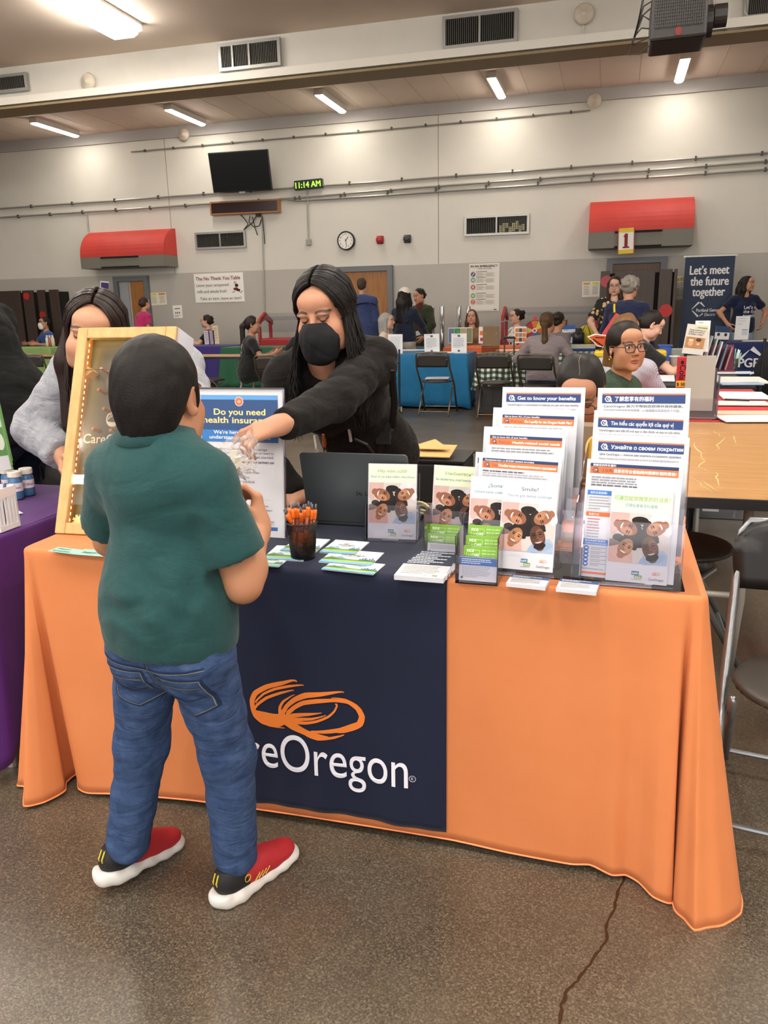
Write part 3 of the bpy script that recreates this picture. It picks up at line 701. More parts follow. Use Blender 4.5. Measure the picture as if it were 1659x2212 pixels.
# ------------------------------------------------------------------ conduits along the wall
steel = mat('conduit_steel', '#a5a39c', .4, .3)
def conduit(pts, label, y=WY-.03, r=.02, clips=0, name='conduit'):
    P = [ony(u, v, y) for u, v in pts]; m = MB(); m.tube(P, r, steel, 6)
    if clips:
        L = P[-1]-P[0]
        for i in range(clips): m.box(P[0]+L*(i+.5)/clips, (.03, .05, r*3.4), mat('clip_dark', '#55524c', .5, .4))
    o = m.build(name, smooth=False); return tag(o, label, 'conduit', None)
conduit([(-60, 455), (830, 392), (1720, 326)], 'topmost long grey conduit running the width of the back wall', clips=16)
conduit([(600, 431), (830, 411), (1720, 344)], 'middle grey conduit right of the television', clips=10)
conduit([(590, 432), (612, 429), (640, 434), (830, 422), (1720, 362)], 'lowest grey conduit, bending below the LED clock', clips=10)
conduit([(-60, 474), (455, 440), (600, 431)], 'lower grey conduit left of the television', clips=9)
conduit([(187, 461), (191, 500)], 'short drop conduit above the left red awning', r=.015)
conduit([(664, 408), (667, 520)], 'drop conduit below the LED clock', r=.015)
conduit([(566, 470), (572, 692)], 'thin conduit down the wall under the message board', r=.013)
conduit([(283, 328), (480, 310), (830, 280), (1275, 238)], 'thin pale pipe high on the back wall', r=.012, clips=14)
tag(MB().box(ony(667, 523, WY-.03), (.1, .06, .11), mat('box_grey', '#9b9a94', .5)).build('junction_box', bevel=.006), 'small grey junction box under the LED clock conduit', 'junction box')
# ------------------------------------------------------------------ wall fixtures
def bell(u, v, y, label, tail=None):
    c = ony(u, v, y); t = thing('wall_bell', label, 'alarm', c); bm = mat('bell_cream', '#cfc5b2', .5)
    MB().lathe([(.0, 0), (.11, 0), (.12, .02), (.1, .05), (.04, .06), (.035, .08), (0, .085)], c, bm, 24, rotx(math.pi/2)).build('dome', t, smooth=True)
    if tail: MB().tube([c, ony(*tail, y)], .012, bm, 6).box(ony(*tail, y-.01), (.12, .03, .05), bm).build('pipe', t)
bell(192, 177, BY, 'round cream alarm on the beam at the left', (196, 192)); bell(1262, 31, BY, 'round cream alarm with a pipe under it, on the beam left of the projector', (1259, 83))
bell(398, 291, WY-.04, 'round cream alarm on the back wall above the television'); bell(1284, 218, WY-.04, 'round cream alarm on the back wall, below the right strip lights')
# television
def tv():
    P = [ony(u, v, y) for u, v, y in ((451, 331, 14.95), (580, 323, 14.95), (585, 409, 15.1), (458, 418, 15.1))]
    t = thing('television', 'black flat television high on the back wall', 'television', (P[0]+P[2])/2); c = (P[0]+P[1]+P[2]+P[3])/4
    ux = unit(P[1]-P[0]); uy = unit((P[0]-P[3])-ux*((P[0]-P[3]) @ ux)); n = np.cross(ux, uy); w, h = np.linalg.norm(P[1]-P[0]), np.linalg.norm(P[0]-P[3]); R = np.stack([ux, uy, n], 1)
    MB().box(c-n*.03, (w, h, .06), blk, R).build('case', t, bevel=.01); MB().box(c+n*.002, (w-.04, h-.05, .004), mat('tv_glass', '#060607', .12), R).build('screen', t)
    MB().box(c-n*.21, (.3, .3, .36), blk, R).build('mount', t)
    MB().box(c-uy*(h/2+.01), (.12, .03, .03), mat('silver', '#b8b8ba', .3, .6), R).build('sensor', t)
tv()
def board():
    P = [ony(u, v, WY-.05) for u, v in ((457, 438), (605, 432), (605, 457), (457, 465))]
    t = thing('message_board', 'wood framed dark message board under the television', 'sign', (P[0]+P[2])/2); a, b = (P[0]+P[3])/2, (P[1]+P[2])/2; c = (a+b)/2; ux = unit(b-a); uy = unit(np.cross(A3(0, -1, 0), ux)); R = np.stack([ux, uy, np.cross(ux, uy)], 1); w = np.linalg.norm(b-a); h = .25
    MB().box(c, (w-.04, h-.04, .1), mat('board_dark', '#2a0f10', .2), R).build('panel', t); m = MB(); wm = mat('board_wood', '#9a6a3a', .5)
    for q in (-1, 1): m.box(c+uy*q*(h/2-.015), (w, .03, .13), wm, R); m.box(c+ux*q*(w/2-.015), (.03, h-.06, .13), wm, R)
    m.build('frame', t)
board()
cab = MB(); rn = random.Random(7); bkm = mat('cable_black', '#1d1c1b', .6)
for pts in ([(520, 464), (528, 472), (536, 484), (527, 496)], [(540, 466), (538, 480), (548, 490), (560, 488), (566, 470)], [(556, 462), (546, 480), (534, 490), (525, 498)], [(566, 466), (570, 500), (572, 527)], [(545, 468), (551, 492), (556, 508)]):
    cab.tube([ony(u, v, WY-.05+.01*i) for i, (u, v) in enumerate(pts)], .009, bkm, 5)
cab.box(ony(558, 464, WY-.06), (.09, .06, .07), bkm); tag(cab.build('cables'), 'loose black cables hanging under the message board', 'cables')
def led():
    c = ony(665, 398, WY-.08); t = thing('led_clock', 'black LED clock reading 11:14 AM in green', 'clock', c)
    P = [ony(u, v, WY-.1) for u, v in ((636, 411), (696, 405), (636, 392))]; ux = unit(P[1]-P[0]); uy = np.cross(A3(0, -1, 0), ux); w = np.linalg.norm(P[1]-P[0]); h = .17
    o = (P[0]+P[1])/2-ux*w/2; R = np.stack([ux, A3(0, 1, 0), uy], 1)
    MB().box(o+ux*w/2+uy*h/2+A3(0, .05, 0), (w, .1, h), mat('led_case', '#15180f', .3), R).build('case', t, bevel=.01)
    dm = mat('led_green', '#3cff20', .5, emit=('#7dff2a', 3.0)); pg = Page(o, ux, uy, off=.003); V, F = text_mesh('11:14 AM', .0, 3)
    w0 = V[:, 0].max()-V[:, 0].min(); pg.mb.add([pg.fn(.03+(a-V[:, 0].min())*(w-.06)/w0, .03+b*.15, .004) for a, b in V[:, :2]], F, dm); pg.build('digits', t)
led()
def wall_clock():
    c = ony(748, 520, WY-.03); t = thing('wall_clock', 'round white wall clock with a black rim', 'clock', c); R = rotx(math.pi/2)
    MB().lathe([(0, -.03), (.175, -.03), (.178, .03), (.165, .045), (.15, .03), (0, .03)], c, blk, 40, R).build('case', t, smooth=False)
    MB().lathe([(0, .031), (.152, .031), (.152, .0315)], c, mat('clock_face', '#ece9e2', .4), 40, R).build('face', t)
    pg = Page(c-A3(0, .034, 0), A3(1, 0, 0), A3(0, 0, 1))
    for k in range(12):
        a = math.radians(90-30*(k+1)); pg.text(str(k+1), .12*math.cos(a), .12*math.sin(a)-.015, .042, '#1a1a1a', 1, 'C', .02)
    pg.line([(0, 0), (.05, .07)], .014, '#111111', 3); pg.line([(-.01, .03), (.02, -.11)], .01, '#111111', 4); pg.ell(0, 0, .012, .012, '#111111', 5); pg.build('hands_and_numerals', t)
wall_clock()
def sounder(u, v, c1, c2, label, cat):
    c = ony(u, v, WY-.02); t = thing('wall_sounder', label, cat, c)
    MB().box(c, (.14, .05, .15), mat('snd_'+c1, c1, .4)).build('base', t, bevel=.02); MB().lathe([(.06, .02), (.07, .06), (.05, .09), (.02, .1), (0, .1)], c, mat('snd_'+c2, c2, .35), 20, rotx(math.pi/2)).build('horn', t, smooth=True)
sounder(821, 518, '#8e1a1c', '#b3282a', 'red fire alarm on the wall beside the clock', 'fire alarm'); sounder(880, 516, '#2a2a2c', '#3c3c40', 'small round black speaker on the wall', 'speaker')
# red awnings
def awning(px, label):
    (ul, vl), (ur, vr), vm, vt = px; yf = 14.85
    a, b = ony(ul, vl, yf), ony(ur, vr, yf); x0, x1 = a[0], b[0]; zb = (a[2]+b[2])/2; um = (ul+ur)/2; zm = ony(um, vm, yf)[2]; zt = ony(um, vt, WY-.05)[2]
    t = thing('awning', label, 'awning', ((x0+x1)/2, WY, zb)); red = mat('awning_red', '#cb4138', .6, var=(3, '#c23a33')); gm = mat('awning_grey', '#77746a', .6)
    arc = [(WY-(WY-yf)*math.sin(t_)**1.0, zm+(zt-zm)*math.cos(t_)) for t_ in np.linspace(0, math.pi/2, 12)]
    prof = arc+[(WY, zm)]; MB().prism([(y-WY, z) for y, z in prof], (x0, WY, 0), (0, 1, 0), (0, 0, 1), (x1-x0, 0, 0), red).build('hood', t)
    MB().box(((x0+x1)/2, (WY+yf)/2, (zm+zb)/2-.002), (x1-x0, WY-yf, zm-zb), gm).build('fascia', t)
    m = MB(); m.box((x0+(x1-x0)*.48, yf-.012, zm-.02), ((x1-x0)*.45, .03, .03), dark); m.box((x0+(x1-x0)*.48, yf-.012, zb+.01), ((x1-x0)*.45, .03, .03), dark); m.build('slots', t)
awning(((176, 581), (355, 574), 553, 499), 'red and grey awning over the left door'); awning(((1270, 538), (1497, 528), 497, 431), 'red and grey awning over the right door, with a number sign')
# doors
wood = mat('door_wood', '#a9743a', .4, var=(5, '#8d5b2b', (6, 6, .5)), spec=.4); fr_m = mat('door_frame', '#6c6f74', .5); fr_l = mat('door_reveal', '#989ba0', .5)
def door(n, ul, ur, vt, lab, dk=False, leaf=(0, 1)):
    x0, x1 = ony(ul, vt, WY)[0], ony(ur, vt, WY)[0]; zt = ony((ul+ur)/2, vt, WY)[2]
    o = bpy.data.objects.new('door_%d' % n, None); COL.objects.link(o); o.location = ((x0+x1)/2, WY, 0); struct(o); w = x1-x0
    m = MB()
    for x in (x0+.05, x1-.05): m.box((x, WY-.03, zt/2), (.1, .1, zt), fr_m)
    m.box(((x0+x1)/2, WY-.03, zt-.05), (w-.2, .1, .1), fr_m); m.build('door_frame', o)
    MB().box((x0+w*(leaf[0]+leaf[1])/2, WY-.015, (zt-.1)/2), ((w-.2)*(leaf[1]-leaf[0]), .03, zt-.1), wood if not dk else mat('door_dark', '#5d4028', .45, var=(5, '#4d3420', (6, 6, .5)))).build('door_leaf', o)
    if leaf[0] > 0: MB().box((x0+w*leaf[0]/2+.06, WY-.012, (zt-.1)/2), (w*leaf[0]-.1, .024, zt-.1), fr_l).build('door_reveal', o)
    MB().lathe([(0, 0), (.03, 0), (.03, .05), (0, .055)], (x1-.2, WY-.03, 1.0), alu, 12, rotx(math.pi/2)).build('door_handle', o, smooth=True)
door(1, 247, 322, 597, '', leaf=(.38, 1)); door(2, 724, 849, 575, ''); door(3, 1312, 1441, 556, '', dk=True)
# number sign
def plate(px, y, name, label, cat, draw, thick=.006, tilt=0, group=None, base='#f0efe9'):
    """flat sign from its photo corners TL, TR, BR, BL on the vertical plane at depth y"""
    P = [ony(u, v, y) for u, v in px]; ux = unit((P[1]-P[0])+(P[2]-P[3])); w = (np.linalg.norm(P[1]-P[0])+np.linalg.norm(P[2]-P[3]))/2; h = (np.linalg.norm(P[0]-P[3])+np.linalg.norm(P[1]-P[2]))/2
    uy = unit(np.cross(A3(0, -1, 0), ux)); n = np.cross(ux, uy); c = sum(P)/4; o = c-ux*w/2-uy*h/2
    t = thing(name, label, cat, c, 0, group); MB().box(c-n*thick/2, (w, h, thick), mat('sheet_'+base.lstrip('#'), base, .55, spec=.3), np.stack([ux, uy, n], 1)).build('sheet', t)
    pg = Page(o, ux, uy, eps=.0015, off=.003); draw(pg, w, h); pg.build('printing', t); return t
def d1(p, w, h):
    p.rect(0, h*.84, w, h*.16, '#e8c23a'); p.rect(0, 0, w, h*.16, '#e8c23a'); p.rect(0, 0, w*.05, h, '#b8484a', 2); p.rect(w*.95, 0, w*.05, h, '#b8484a', 2); p.text('1', w*.5, h*.24, h*.78, '#8a1f28', 2, 'C', .04); p.rect(w*.3, h*.22, w*.4, h*.06, '#8a1f28', 2); p.line([(w*.36, h*.66), (w*.5, h*.74)], h*.06, '#8a1f28', 3)
plate([(1335, 494), (1372, 491), (1369, 547), (1334, 549)], 14.8, 'number_sign', 'white sign with a red number 1 and yellow ends, on the right awning', 'sign', d1)
def d2(p, w, h):
    p.text('The No Thank You Table', w*.04, h*.77, h*.17, '#7d1d22', 1, 'L', .02, w*.9); p.text('Leave your unopened', w*.04, h*.55, h*.15, '#4a2f2e', 1, 'L', .0, w*.66); p.text('milk and whole fruit!', w*.05, h*.33, h*.15, '#4a2f2e', 1, 'L', 0, w*.6); p.text('Take an item, leave an item!', w*.1, h*.08, h*.15, '#4a2f2e', 1, 'L', 0, w*.84)
    for a, b, c, d, e in ((.86, .56, .035, .06, '#3a1a1c'), (.84, .44, .05, .05, '#7d1d22'), (.89, .4, .04, .04, '#3a1a1c'), (.83, .66, .025, .05, '#b7a9a4')): p.ell(w*a, h*b, w*c, h*d, e, 1)
    p.line([(w*.77, h*.32), (w*.82, h*.36)], h*.02, '#3a1a1c'); p.line([(w*.9, h*.36), (w*.94, h*.3), (w*.97, h*.38)], h*.02, '#3a1a1c')
plate([(418, 592), (525, 588), (528, 651), (423, 654)], WY-.01, 'wall_poster', 'white hand-lettered poster about the No Thank You Table', 'poster', d2)
def d3(p, w, h):
    p.text('IN AN EMERGENCY', w*.05, h*.925, h*.062, '#33302e', 1, 'L', .045, w*.9); p.text('TAKE ACTION', w*.5, h*.88, h*.042, '#4a4644', 1, 'C', .0, w*.46)
    for i, (z, c) in enumerate(((.78, '#45356e'), (.66, '#3f8a92'), (.51, '#b83a38'), (.33, '#4d9a4c'), (.2, '#c8523a'))):
        p.ell(w*.13, h*z, w*.085, w*.085, c); p.ring(w*.13, h*z, w*.07, w*.008, '#f4f1ea', 2)
        if i in (1, 3): [p.rect(w*(.095+.028*k), h*z-w*.035, w*.018, w*.07, '#f4f1ea', 3) for k in range(3)]
        elif i == 2: p.rect(w*.1, h*z-w*.03, w*.06, w*.045, '#f4f1ea', 3); p.ring(w*.13, h*z+w*.02, w*.02, w*.01, '#f4f1ea', 3)
        elif i == 0: p.line([(w*.1, h*z-w*.04), (w*.16, h*z+w*.04)], w*.025, '#f4f1ea', 3)
        else: p.line([(w*.13, h*z-w*.045), (w*.13, h*z+w*.03)], w*.02, '#f4f1ea', 3); p.poly([(w*.095, h*z+w*.015), (w*.165, h*z+w*.015), (w*.13, h*z+w*.05)], '#f4f1ea', 3)
        p.greek(w*.23, h*(z+.045), w*.62, 1, 1, '#55504c', 1, h*.012, i); 0
        for k in range(5):
            p.rect(w*.24, h*(z+.018-.017*k), w*(.2+.05*(k % 3)), h*.006, '#9a948e'); p.rect(w*.55, h*(z+.018-.017*k), w*(.3-.05*(k % 2)), h*.006, '#9a948e')
    p.rect(w*.03, h*.015, w*.75, h*.004, '#8f8984'); p.rect(w*.82, h*.02, w*.1, h*.02, '#4a4644')
plate([(1014, 570), (1080, 568), (1077, 671), (1013, 673)], WY-.01, 'wall_poster', 'tall emergency poster with coloured round symbols', 'poster', d3, base='#e6e1d8')
def notice(c1, c2):
    def d(p, w, h):
        p.rect(w*.06, h*.8, w*.38, h*.14, c1); p.rect(w*.56, h*.8, w*.38, h*.14, c2)
        for k in range(6): p.rect(w*.08, h*(.68-.1*k), w*(.3+.04*(k % 2)), h*.03, '#8b857c'); p.rect(w*.58, h*(.68-.1*k), w*(.3+.04*((k+1) % 2)), h*.03, '#8b857c')
    return d
plate([(322, 633), (358, 631), (361, 658), (326, 660)], WY-.01, 'wall_notice', 'small yellow and orange notice right of the left door', 'notice', notice('#d9d05a', '#c98a4a'), base='#e9e4cf')
def d4(p, w, h):
    p.rect(w*.2, h*.72, w*.6, h*.06, '#7a3a3a'); [p.ell(w*(.3+.2*k), h*.42, w*.06, w*.08, '#3a3230') for k in range(3)]; p.greek(w*.15, h*.2, w*.7, 2, h*.08, '#8b857c')
plate([(373, 660), (393, 659), (394, 687), (375, 688)], WY-.01, 'wall_notice', 'tiny white notice between the left door and the poster', 'notice', d4)
plate([(1258, 609), (1296, 607), (1295, 641), (1257, 642)], WY-.01, 'wall_notice', 'two sheet notice left of the brown folded tables', 'notice', notice('#cfa24a', '#c9d04a'), base='#e7e2d6')
plate([(1462, 597), (1478, 596), (1475, 646), (1460, 648)], WY-.01, 'wall_notice', 'narrow notice between the brown tables and the navy banner', 'notice', notice('#cfa24a', '#b9a04a'), base='#ddd8cc')
# projector under the ceiling
def projector():
    y = 7.0; a, b = ony(1402, 96, y), ony(1525, 82, y); top = ony(1402, 22, y); c = (a+b)/2+A3(0, .18, .16); ux = unit(A3(b[0]-a[0], 0, b[2]-a[2])); w = np.linalg.norm(b-a); uy = A3(0, 1, 0); uz = np.cross(ux, uy); R = np.stack([ux, uy, uz], 1)
    t = thing('projector', 'black projector hanging from the ceiling at the top right', 'projector', c); pm = mat('projector_black', '#1b1614', .45)
    MB().box(c, (w, .42, .3), pm, R).build('case', t, bevel=.02)
    m = MB()
    for i in range(22): m.box(c+ux*(-w/2+.04+(w-.08)*i/21)-uy*.214+uz*.03, (.006, .01, .2), mat('projector_fin', '#2c2725', .5), R)
    for i in range(9): m.box(c-uy*.214+uz*(-.06+.022*i), (w-.06, .006, .004), mat('projector_fin', '#2c2725', .5), R)
    m.build('grille', t)
    m = MB(); m.tube([c+ux*(w/2), c+ux*(w/2+.05)], .11, pm, 20); m.tube([c+ux*(w/2+.05)+uz*.02, c+ux*(w/2+.07)+uz*.02], .05, pm, 16); m.tube([c+ux*(w/2+.06)+uz*.03, c+ux*(w/2+.15)+uz*.03], .08, pm, 20); m.build('lens', t)
    m = MB(); m.box(c+uz*.19+ux*.02, (.28, .3, .08), pm, R); m.box(c+uz*.2+A3(0, 0, .5), (.06, .06, 1.0), pm); m.box(A3(c[0], c[1], CZ-.01), (.25, .25, .03), pm); m.build('ceiling_mount', t)
    pg = Page(c-ux*w/2-uy*.212-uz*.15, ux, uz, off=.003); pg.ell(w*.5, .05, .025, .03, '#6e2420'); pg.build('badge', t)
    m = MB()
    for k in range(4):
        q = c-ux*(w/2)+uz*(.06-.06*k)
        m.tube([q, q-ux*.06+uz*(.04-.03*k), q-ux*(.09+.02*k)-uz*.05, q-ux*.05+uz*.22, c-ux*(w*.1)+uz*.26], .006, bkm, 5)
    m.build('cable', t)
projector()
m = MB(); m.tube([ony(u, v, BY-.04) for u, v in ((1536, 0), (1537, 50), (1546, 58), (1575, 62), (1700, 44))], .022, steel, 8); tag(m.build('conduit', smooth=True), 'grey conduit bending along the beam right of the projector', 'conduit')
m = MB(); m.tube([ony(u, v, BY-.04) for u, v in ((1609, -20), (1610, 28), (1616, 38), (1628, 41), (1720, 34))], .02, steel, 8); tag(m.build('conduit', smooth=True), 'grey conduit around the vent at the top right corner', 'conduit')
# ================================================================== THE CLOTH COVERED TABLE IN FRONT
TZ = .745
def cloth_mat(name, c, c2, weave=900, sheen=.25, stain=None, var=5):
    m = mat(name, c, .62, spec=.25, var=(var, c2), sheen=sheen); nt = m.node_tree; b = nt.nodes['Principled BSDF']
    tc = nt.nodes.new('ShaderNodeTexCoord'); n = nt.nodes.new('ShaderNodeTexNoise'); n.inputs['Scale'].default_value = weave; nt.links.new(tc.outputs['Object'], n.inputs['Vector'])
    bp = nt.nodes.new('ShaderNodeBump'); bp.inputs['Strength'].default_value = .08; bp.inputs['Distance'].default_value = .001
    nt.links.new(n.outputs['Fac'], bp.inputs['Height']); nt.links.new(bp.outputs[0], b.inputs['Normal'])
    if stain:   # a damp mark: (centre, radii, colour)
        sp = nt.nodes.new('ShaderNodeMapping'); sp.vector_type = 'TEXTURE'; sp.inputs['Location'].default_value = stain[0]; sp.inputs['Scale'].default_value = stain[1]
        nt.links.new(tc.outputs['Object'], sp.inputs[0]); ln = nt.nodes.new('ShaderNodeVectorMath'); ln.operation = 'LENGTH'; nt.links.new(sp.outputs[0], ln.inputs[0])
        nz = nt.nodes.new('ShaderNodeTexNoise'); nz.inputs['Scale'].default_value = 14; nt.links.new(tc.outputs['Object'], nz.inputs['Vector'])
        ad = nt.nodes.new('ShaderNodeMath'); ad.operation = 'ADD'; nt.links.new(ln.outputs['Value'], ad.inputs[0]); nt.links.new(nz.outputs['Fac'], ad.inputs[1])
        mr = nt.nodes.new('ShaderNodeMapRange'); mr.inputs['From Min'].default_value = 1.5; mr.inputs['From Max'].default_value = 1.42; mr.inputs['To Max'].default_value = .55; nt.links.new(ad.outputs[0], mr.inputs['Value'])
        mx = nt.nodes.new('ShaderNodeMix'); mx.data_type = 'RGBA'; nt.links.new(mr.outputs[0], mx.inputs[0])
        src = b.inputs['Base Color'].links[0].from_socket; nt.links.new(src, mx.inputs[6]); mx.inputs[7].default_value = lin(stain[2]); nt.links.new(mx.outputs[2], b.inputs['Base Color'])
    return m
XL, XR, YF, YB = -1.585, .24, 1.768, 2.52
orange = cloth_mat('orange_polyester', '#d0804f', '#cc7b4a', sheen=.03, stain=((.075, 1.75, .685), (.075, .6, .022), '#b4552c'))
# key pairs along the edge: (point on the table edge, hem point); the cloth is stretched between them
def hp(u, v, z=.012): p = onz(u, v, z); return (p[0], p[1], z)
KEYS = [((-1.02, YB), (-1.0, YB+.06, .03)), ((-1.5, YB), (-1.52, YB+.06, .03)), ((XL, YB-.02), (-1.68, YB+.1, .01)), ((XL, YB-.2), (-1.64, 2.34, .03)), ((XL, 2.2), (-1.63, 2.15, .03)), ((XL, 1.98), (-1.63, 1.95, .03)),
    ((XL, 1.86), (-1.66, 1.84, .02)), ((XL, 1.81), hp(38, 1694)), ((XL+.002, 1.79), hp(53, 1700)), ((XL+.004, 1.782), hp(52, 1741)), ((XL+.008, 1.776), hp(92, 1734)), ((XL+.013, 1.772), hp(124, 1719)), ((XL+.018, 1.770), hp(141, 1707)),
    ((XL+.026, YF), hp(143, 1690)), ((XL+.034, YF), hp(166, 1672)), ((XL+.045, YF), hp(170, 1703)), ((XL+.075, YF), hp(190, 1713)), ((XL+.18, YF), hp(252, 1715, .02)), ((-1.2, YF), hp(400, 1727, .02)),
    ((-1.0, YF), hp(500, 1740, .025)), ((-.8, YF), hp(640, 1760, .025)), ((-.55, YF), hp(800, 1785, .025)), ((-.33, YF), hp(975, 1814, .025)), ((-.2, YF), hp(1100, 1842, .02)), ((-.06, YF), hp(1230, 1866, .02)), ((.0, YF), hp(1275, 1868, .02)), ((.05, YF), hp(1321, 1890, .015)), ((.08, YF), hp(1352, 1890, .012)),
    ((.11, YF), hp(1380, 1906, .01)), ((.15, YF), hp(1412, 1938, .008)), ((.185, YF), hp(1452, 1950, .006)), ((.2, YF), (.2, 1.79, .02)), ((.208, YF+.001), hp(1456, 1962, .004)), ((.218, YF+.002), hp(1478, 1985, .003)), ((.225, YF+.004), hp(1500, 2009, .002)),
    ((.231, YF+.008), hp(1530, 2003, .002)), ((.236, YF+.016), hp(1562, 1998, .003)), ((XR, YF+.025), hp(1600, 1972, .004)), ((XR, YF+.06), hp(1597, 1925, .03)), ((XR, YF+.12), (.29, 1.93, .03)), ((XR, 2.05), (.3, 2.06, .03)), ((XR, 2.2), (.27, 2.2, .03)), ((XR, 2.4), (.29, 2.42, .03)), ((XR, YB-.02), (.34, YB+.08, .01)), ((XR-.06, YB), (.2, YB+.06, .03)), ((-.4, YB), (-.4, YB+.06, .03))]
def spline(P, n, closed=True):
    P = np.asarray(P, float); m = len(P); out = []
    for i in range(m if closed else m-1):
        p0, p1, p2, p3 = P[(i-1) % m], P[i], P[(i+1) % m], P[(i+2) % m]
        for k in range(n):
            t = k/n; c = .5*((2*p1)+(-p0+p2)*t+(2*p0-5*p1+4*p2-p3)*t*t+(-p0+3*p1-3*p2+p3)*t**3); l = p1+(p2-p1)*t
            out.append(c*.55+l*.45)
    return np.array(out)
def drape(keys, zt, rows=26, sub=8, rad=.012, sag=.0):
    K = [list(a)+[0]*(2-len(a))+list(b) for a, b in keys]; S = spline([[a[0], a[1], *b] for a, b in keys], sub); n = len(S)
    cen = S[:, :2].mean(0); V, F = [], []
    E, Hm = S[:, :2], S[:, 2:]
    inn = [];
    for i in range(n):
        d = E[i]-E[i-1]+E[(i+1) % n]-E[i]; q = np.array([d[1], -d[0]]); q = q/max(np.hypot(*q), 1e-9)
        if q @ (E[i]-cen) < 0: q = -q
        inn.append(E[i]-q*rad)
    prof = []
    for i in range(n): V.append((inn[i][0], inn[i][1], zt))
    for j in range(1, 4):
        a = math.pi/2*j/3
        for i in range(n):
            q = (E[i]-inn[i]); V.append((inn[i][0]+q[0]*math.sin(a), inn[i][1]+q[1]*math.sin(a), zt-rad*(1-math.cos(a))))
    for j in range(1, rows+1):
        t = j/rows; g = t**1.08
        for i in range(n):
            V.append((E[i][0]+(Hm[i][0]-E[i][0])*g, E[i][1]+(Hm[i][1]-E[i][1])*g, (zt-rad)*(1-t)+Hm[i][2]*t))
    R = rows+4
    for j in range(R-1):
        for i in range(n): F.append([(j+1)*n+i, (j+1)*n+(i+1) % n, j*n+(i+1) % n, j*n+i])
    F.append(list(range(n)))
    return V, F, n, R
def cloth_obj(name, keys, zt, m, label, cat, hem=None, rows=26, sub=8, group=None):
    V, F, n, R = drape(keys, zt, rows, sub); V = [np.array(v) for v in V]
    c = np.mean([v[:2] for v in V], 0); t = thing(name, label, cat, (c[0], c[1], 0), 0, group)
    o = link('drape', V, F, m, t, smooth=True); sd = o.modifiers.new('thick', 'SOLIDIFY'); sd.thickness = .0025; sd.offset = -1
    if hem:
        mb = MB(); mb.tube([V[(R-1)*n+i] for i in list(range(n))+[0]], .0028, hem, 5, cap=False); mb.build('hem', t)
    return t
tcl = cloth_obj('tablecloth', KEYS, TZ, orange, 'orange tablecloth reaching the floor on the front table', 'tablecloth', mat('orange_hem', '#f0925c', .6), 30, 8)
tb = thing('folding_table', 'folding table hidden under the orange tablecloth', 'table', (-.67, 2.14, 0)); MB().box((-.67, 2.14, TZ-.022), (1.78, .71, .034), mat('table_edge', '#3a3836', .5)).build('table_top', tb)
for x in (-1.4, .05):
    for y in (1.9, 2.4): MB().tube([(x, y, 0), (x, y, TZ-.04)], .016, steel, 8).build('leg', tb)
# front surface of the cloth as a function (x at the edge, drop 0..1)
_S = spline([[a[0], a[1], *b] for a, b in KEYS], 8); _S = _S[[i for i in range(len(_S)) if abs(_S[i][1]-YF) < .0015 and -1.3 < _S[i][0] < .12]]; _S = _S[np.argsort(_S[:, 0])]
def front(x, z, d=0.0):
    """world point on the hanging front at photo-plane height z, d out towards the viewer"""
    t = np.clip((TZ-.012-z)/(TZ-.012-.02), 0, 1.02); y1 = np.interp(x, _S[:, 0], _S[:, 3]); y = YF+(y1-YF)*t**1.08
    return A3(x, y-d-.0022-.004*t*(1+math.sin(x*26+1.5*t)+.5*math.sin(x*61)), z)
navy_f = cloth_mat('navy_polyester', '#141b35', '#121930', sheen=.1)
RX0, RX1, RZ = -1.02, -.352, .052
def runner():
    t = thing('table_runner', 'navy table runner with an orange looped emblem and white lettering', 'table runner', (-.69, YF, 0)); V, F = [], []; nx = 60
    xs = np.linspace(RX0, RX1, nx); zs = np.linspace(TZ-.016, RZ, 34); ys = np.linspace(YB-.03, YF+.012, 12); rows = 0
    for y in ys: V += [(x, y, TZ+.0016) for x in xs]; rows += 1
    for a in (.5, 1.0): V += [(x, YF+.012-.015*math.sin(a*math.pi/2)*1.0, TZ+.0016-.016*(1-math.cos(a*math.pi/2))) for x in xs]; rows += 1
    for z in zs[1:]: V += [tuple(front(x, z-.012*math.cos((x-RX0)/(RX1-RX0)*6.28)*((TZ-z)/TZ)*.25, .003)) for x in xs]; rows += 1
    for j in range(rows-1):
        for i in range(nx-1): F.append([(j+1)*nx+i, (j+1)*nx+i+1, j*nx+i+1, j*nx+i])
    o = link('runner_cloth', V, F, navy_f, t, smooth=True); sd = o.modifiers.new('thick', 'SOLIDIFY'); sd.thickness = .0016; sd.offset = 1
    return t
rt = runner()
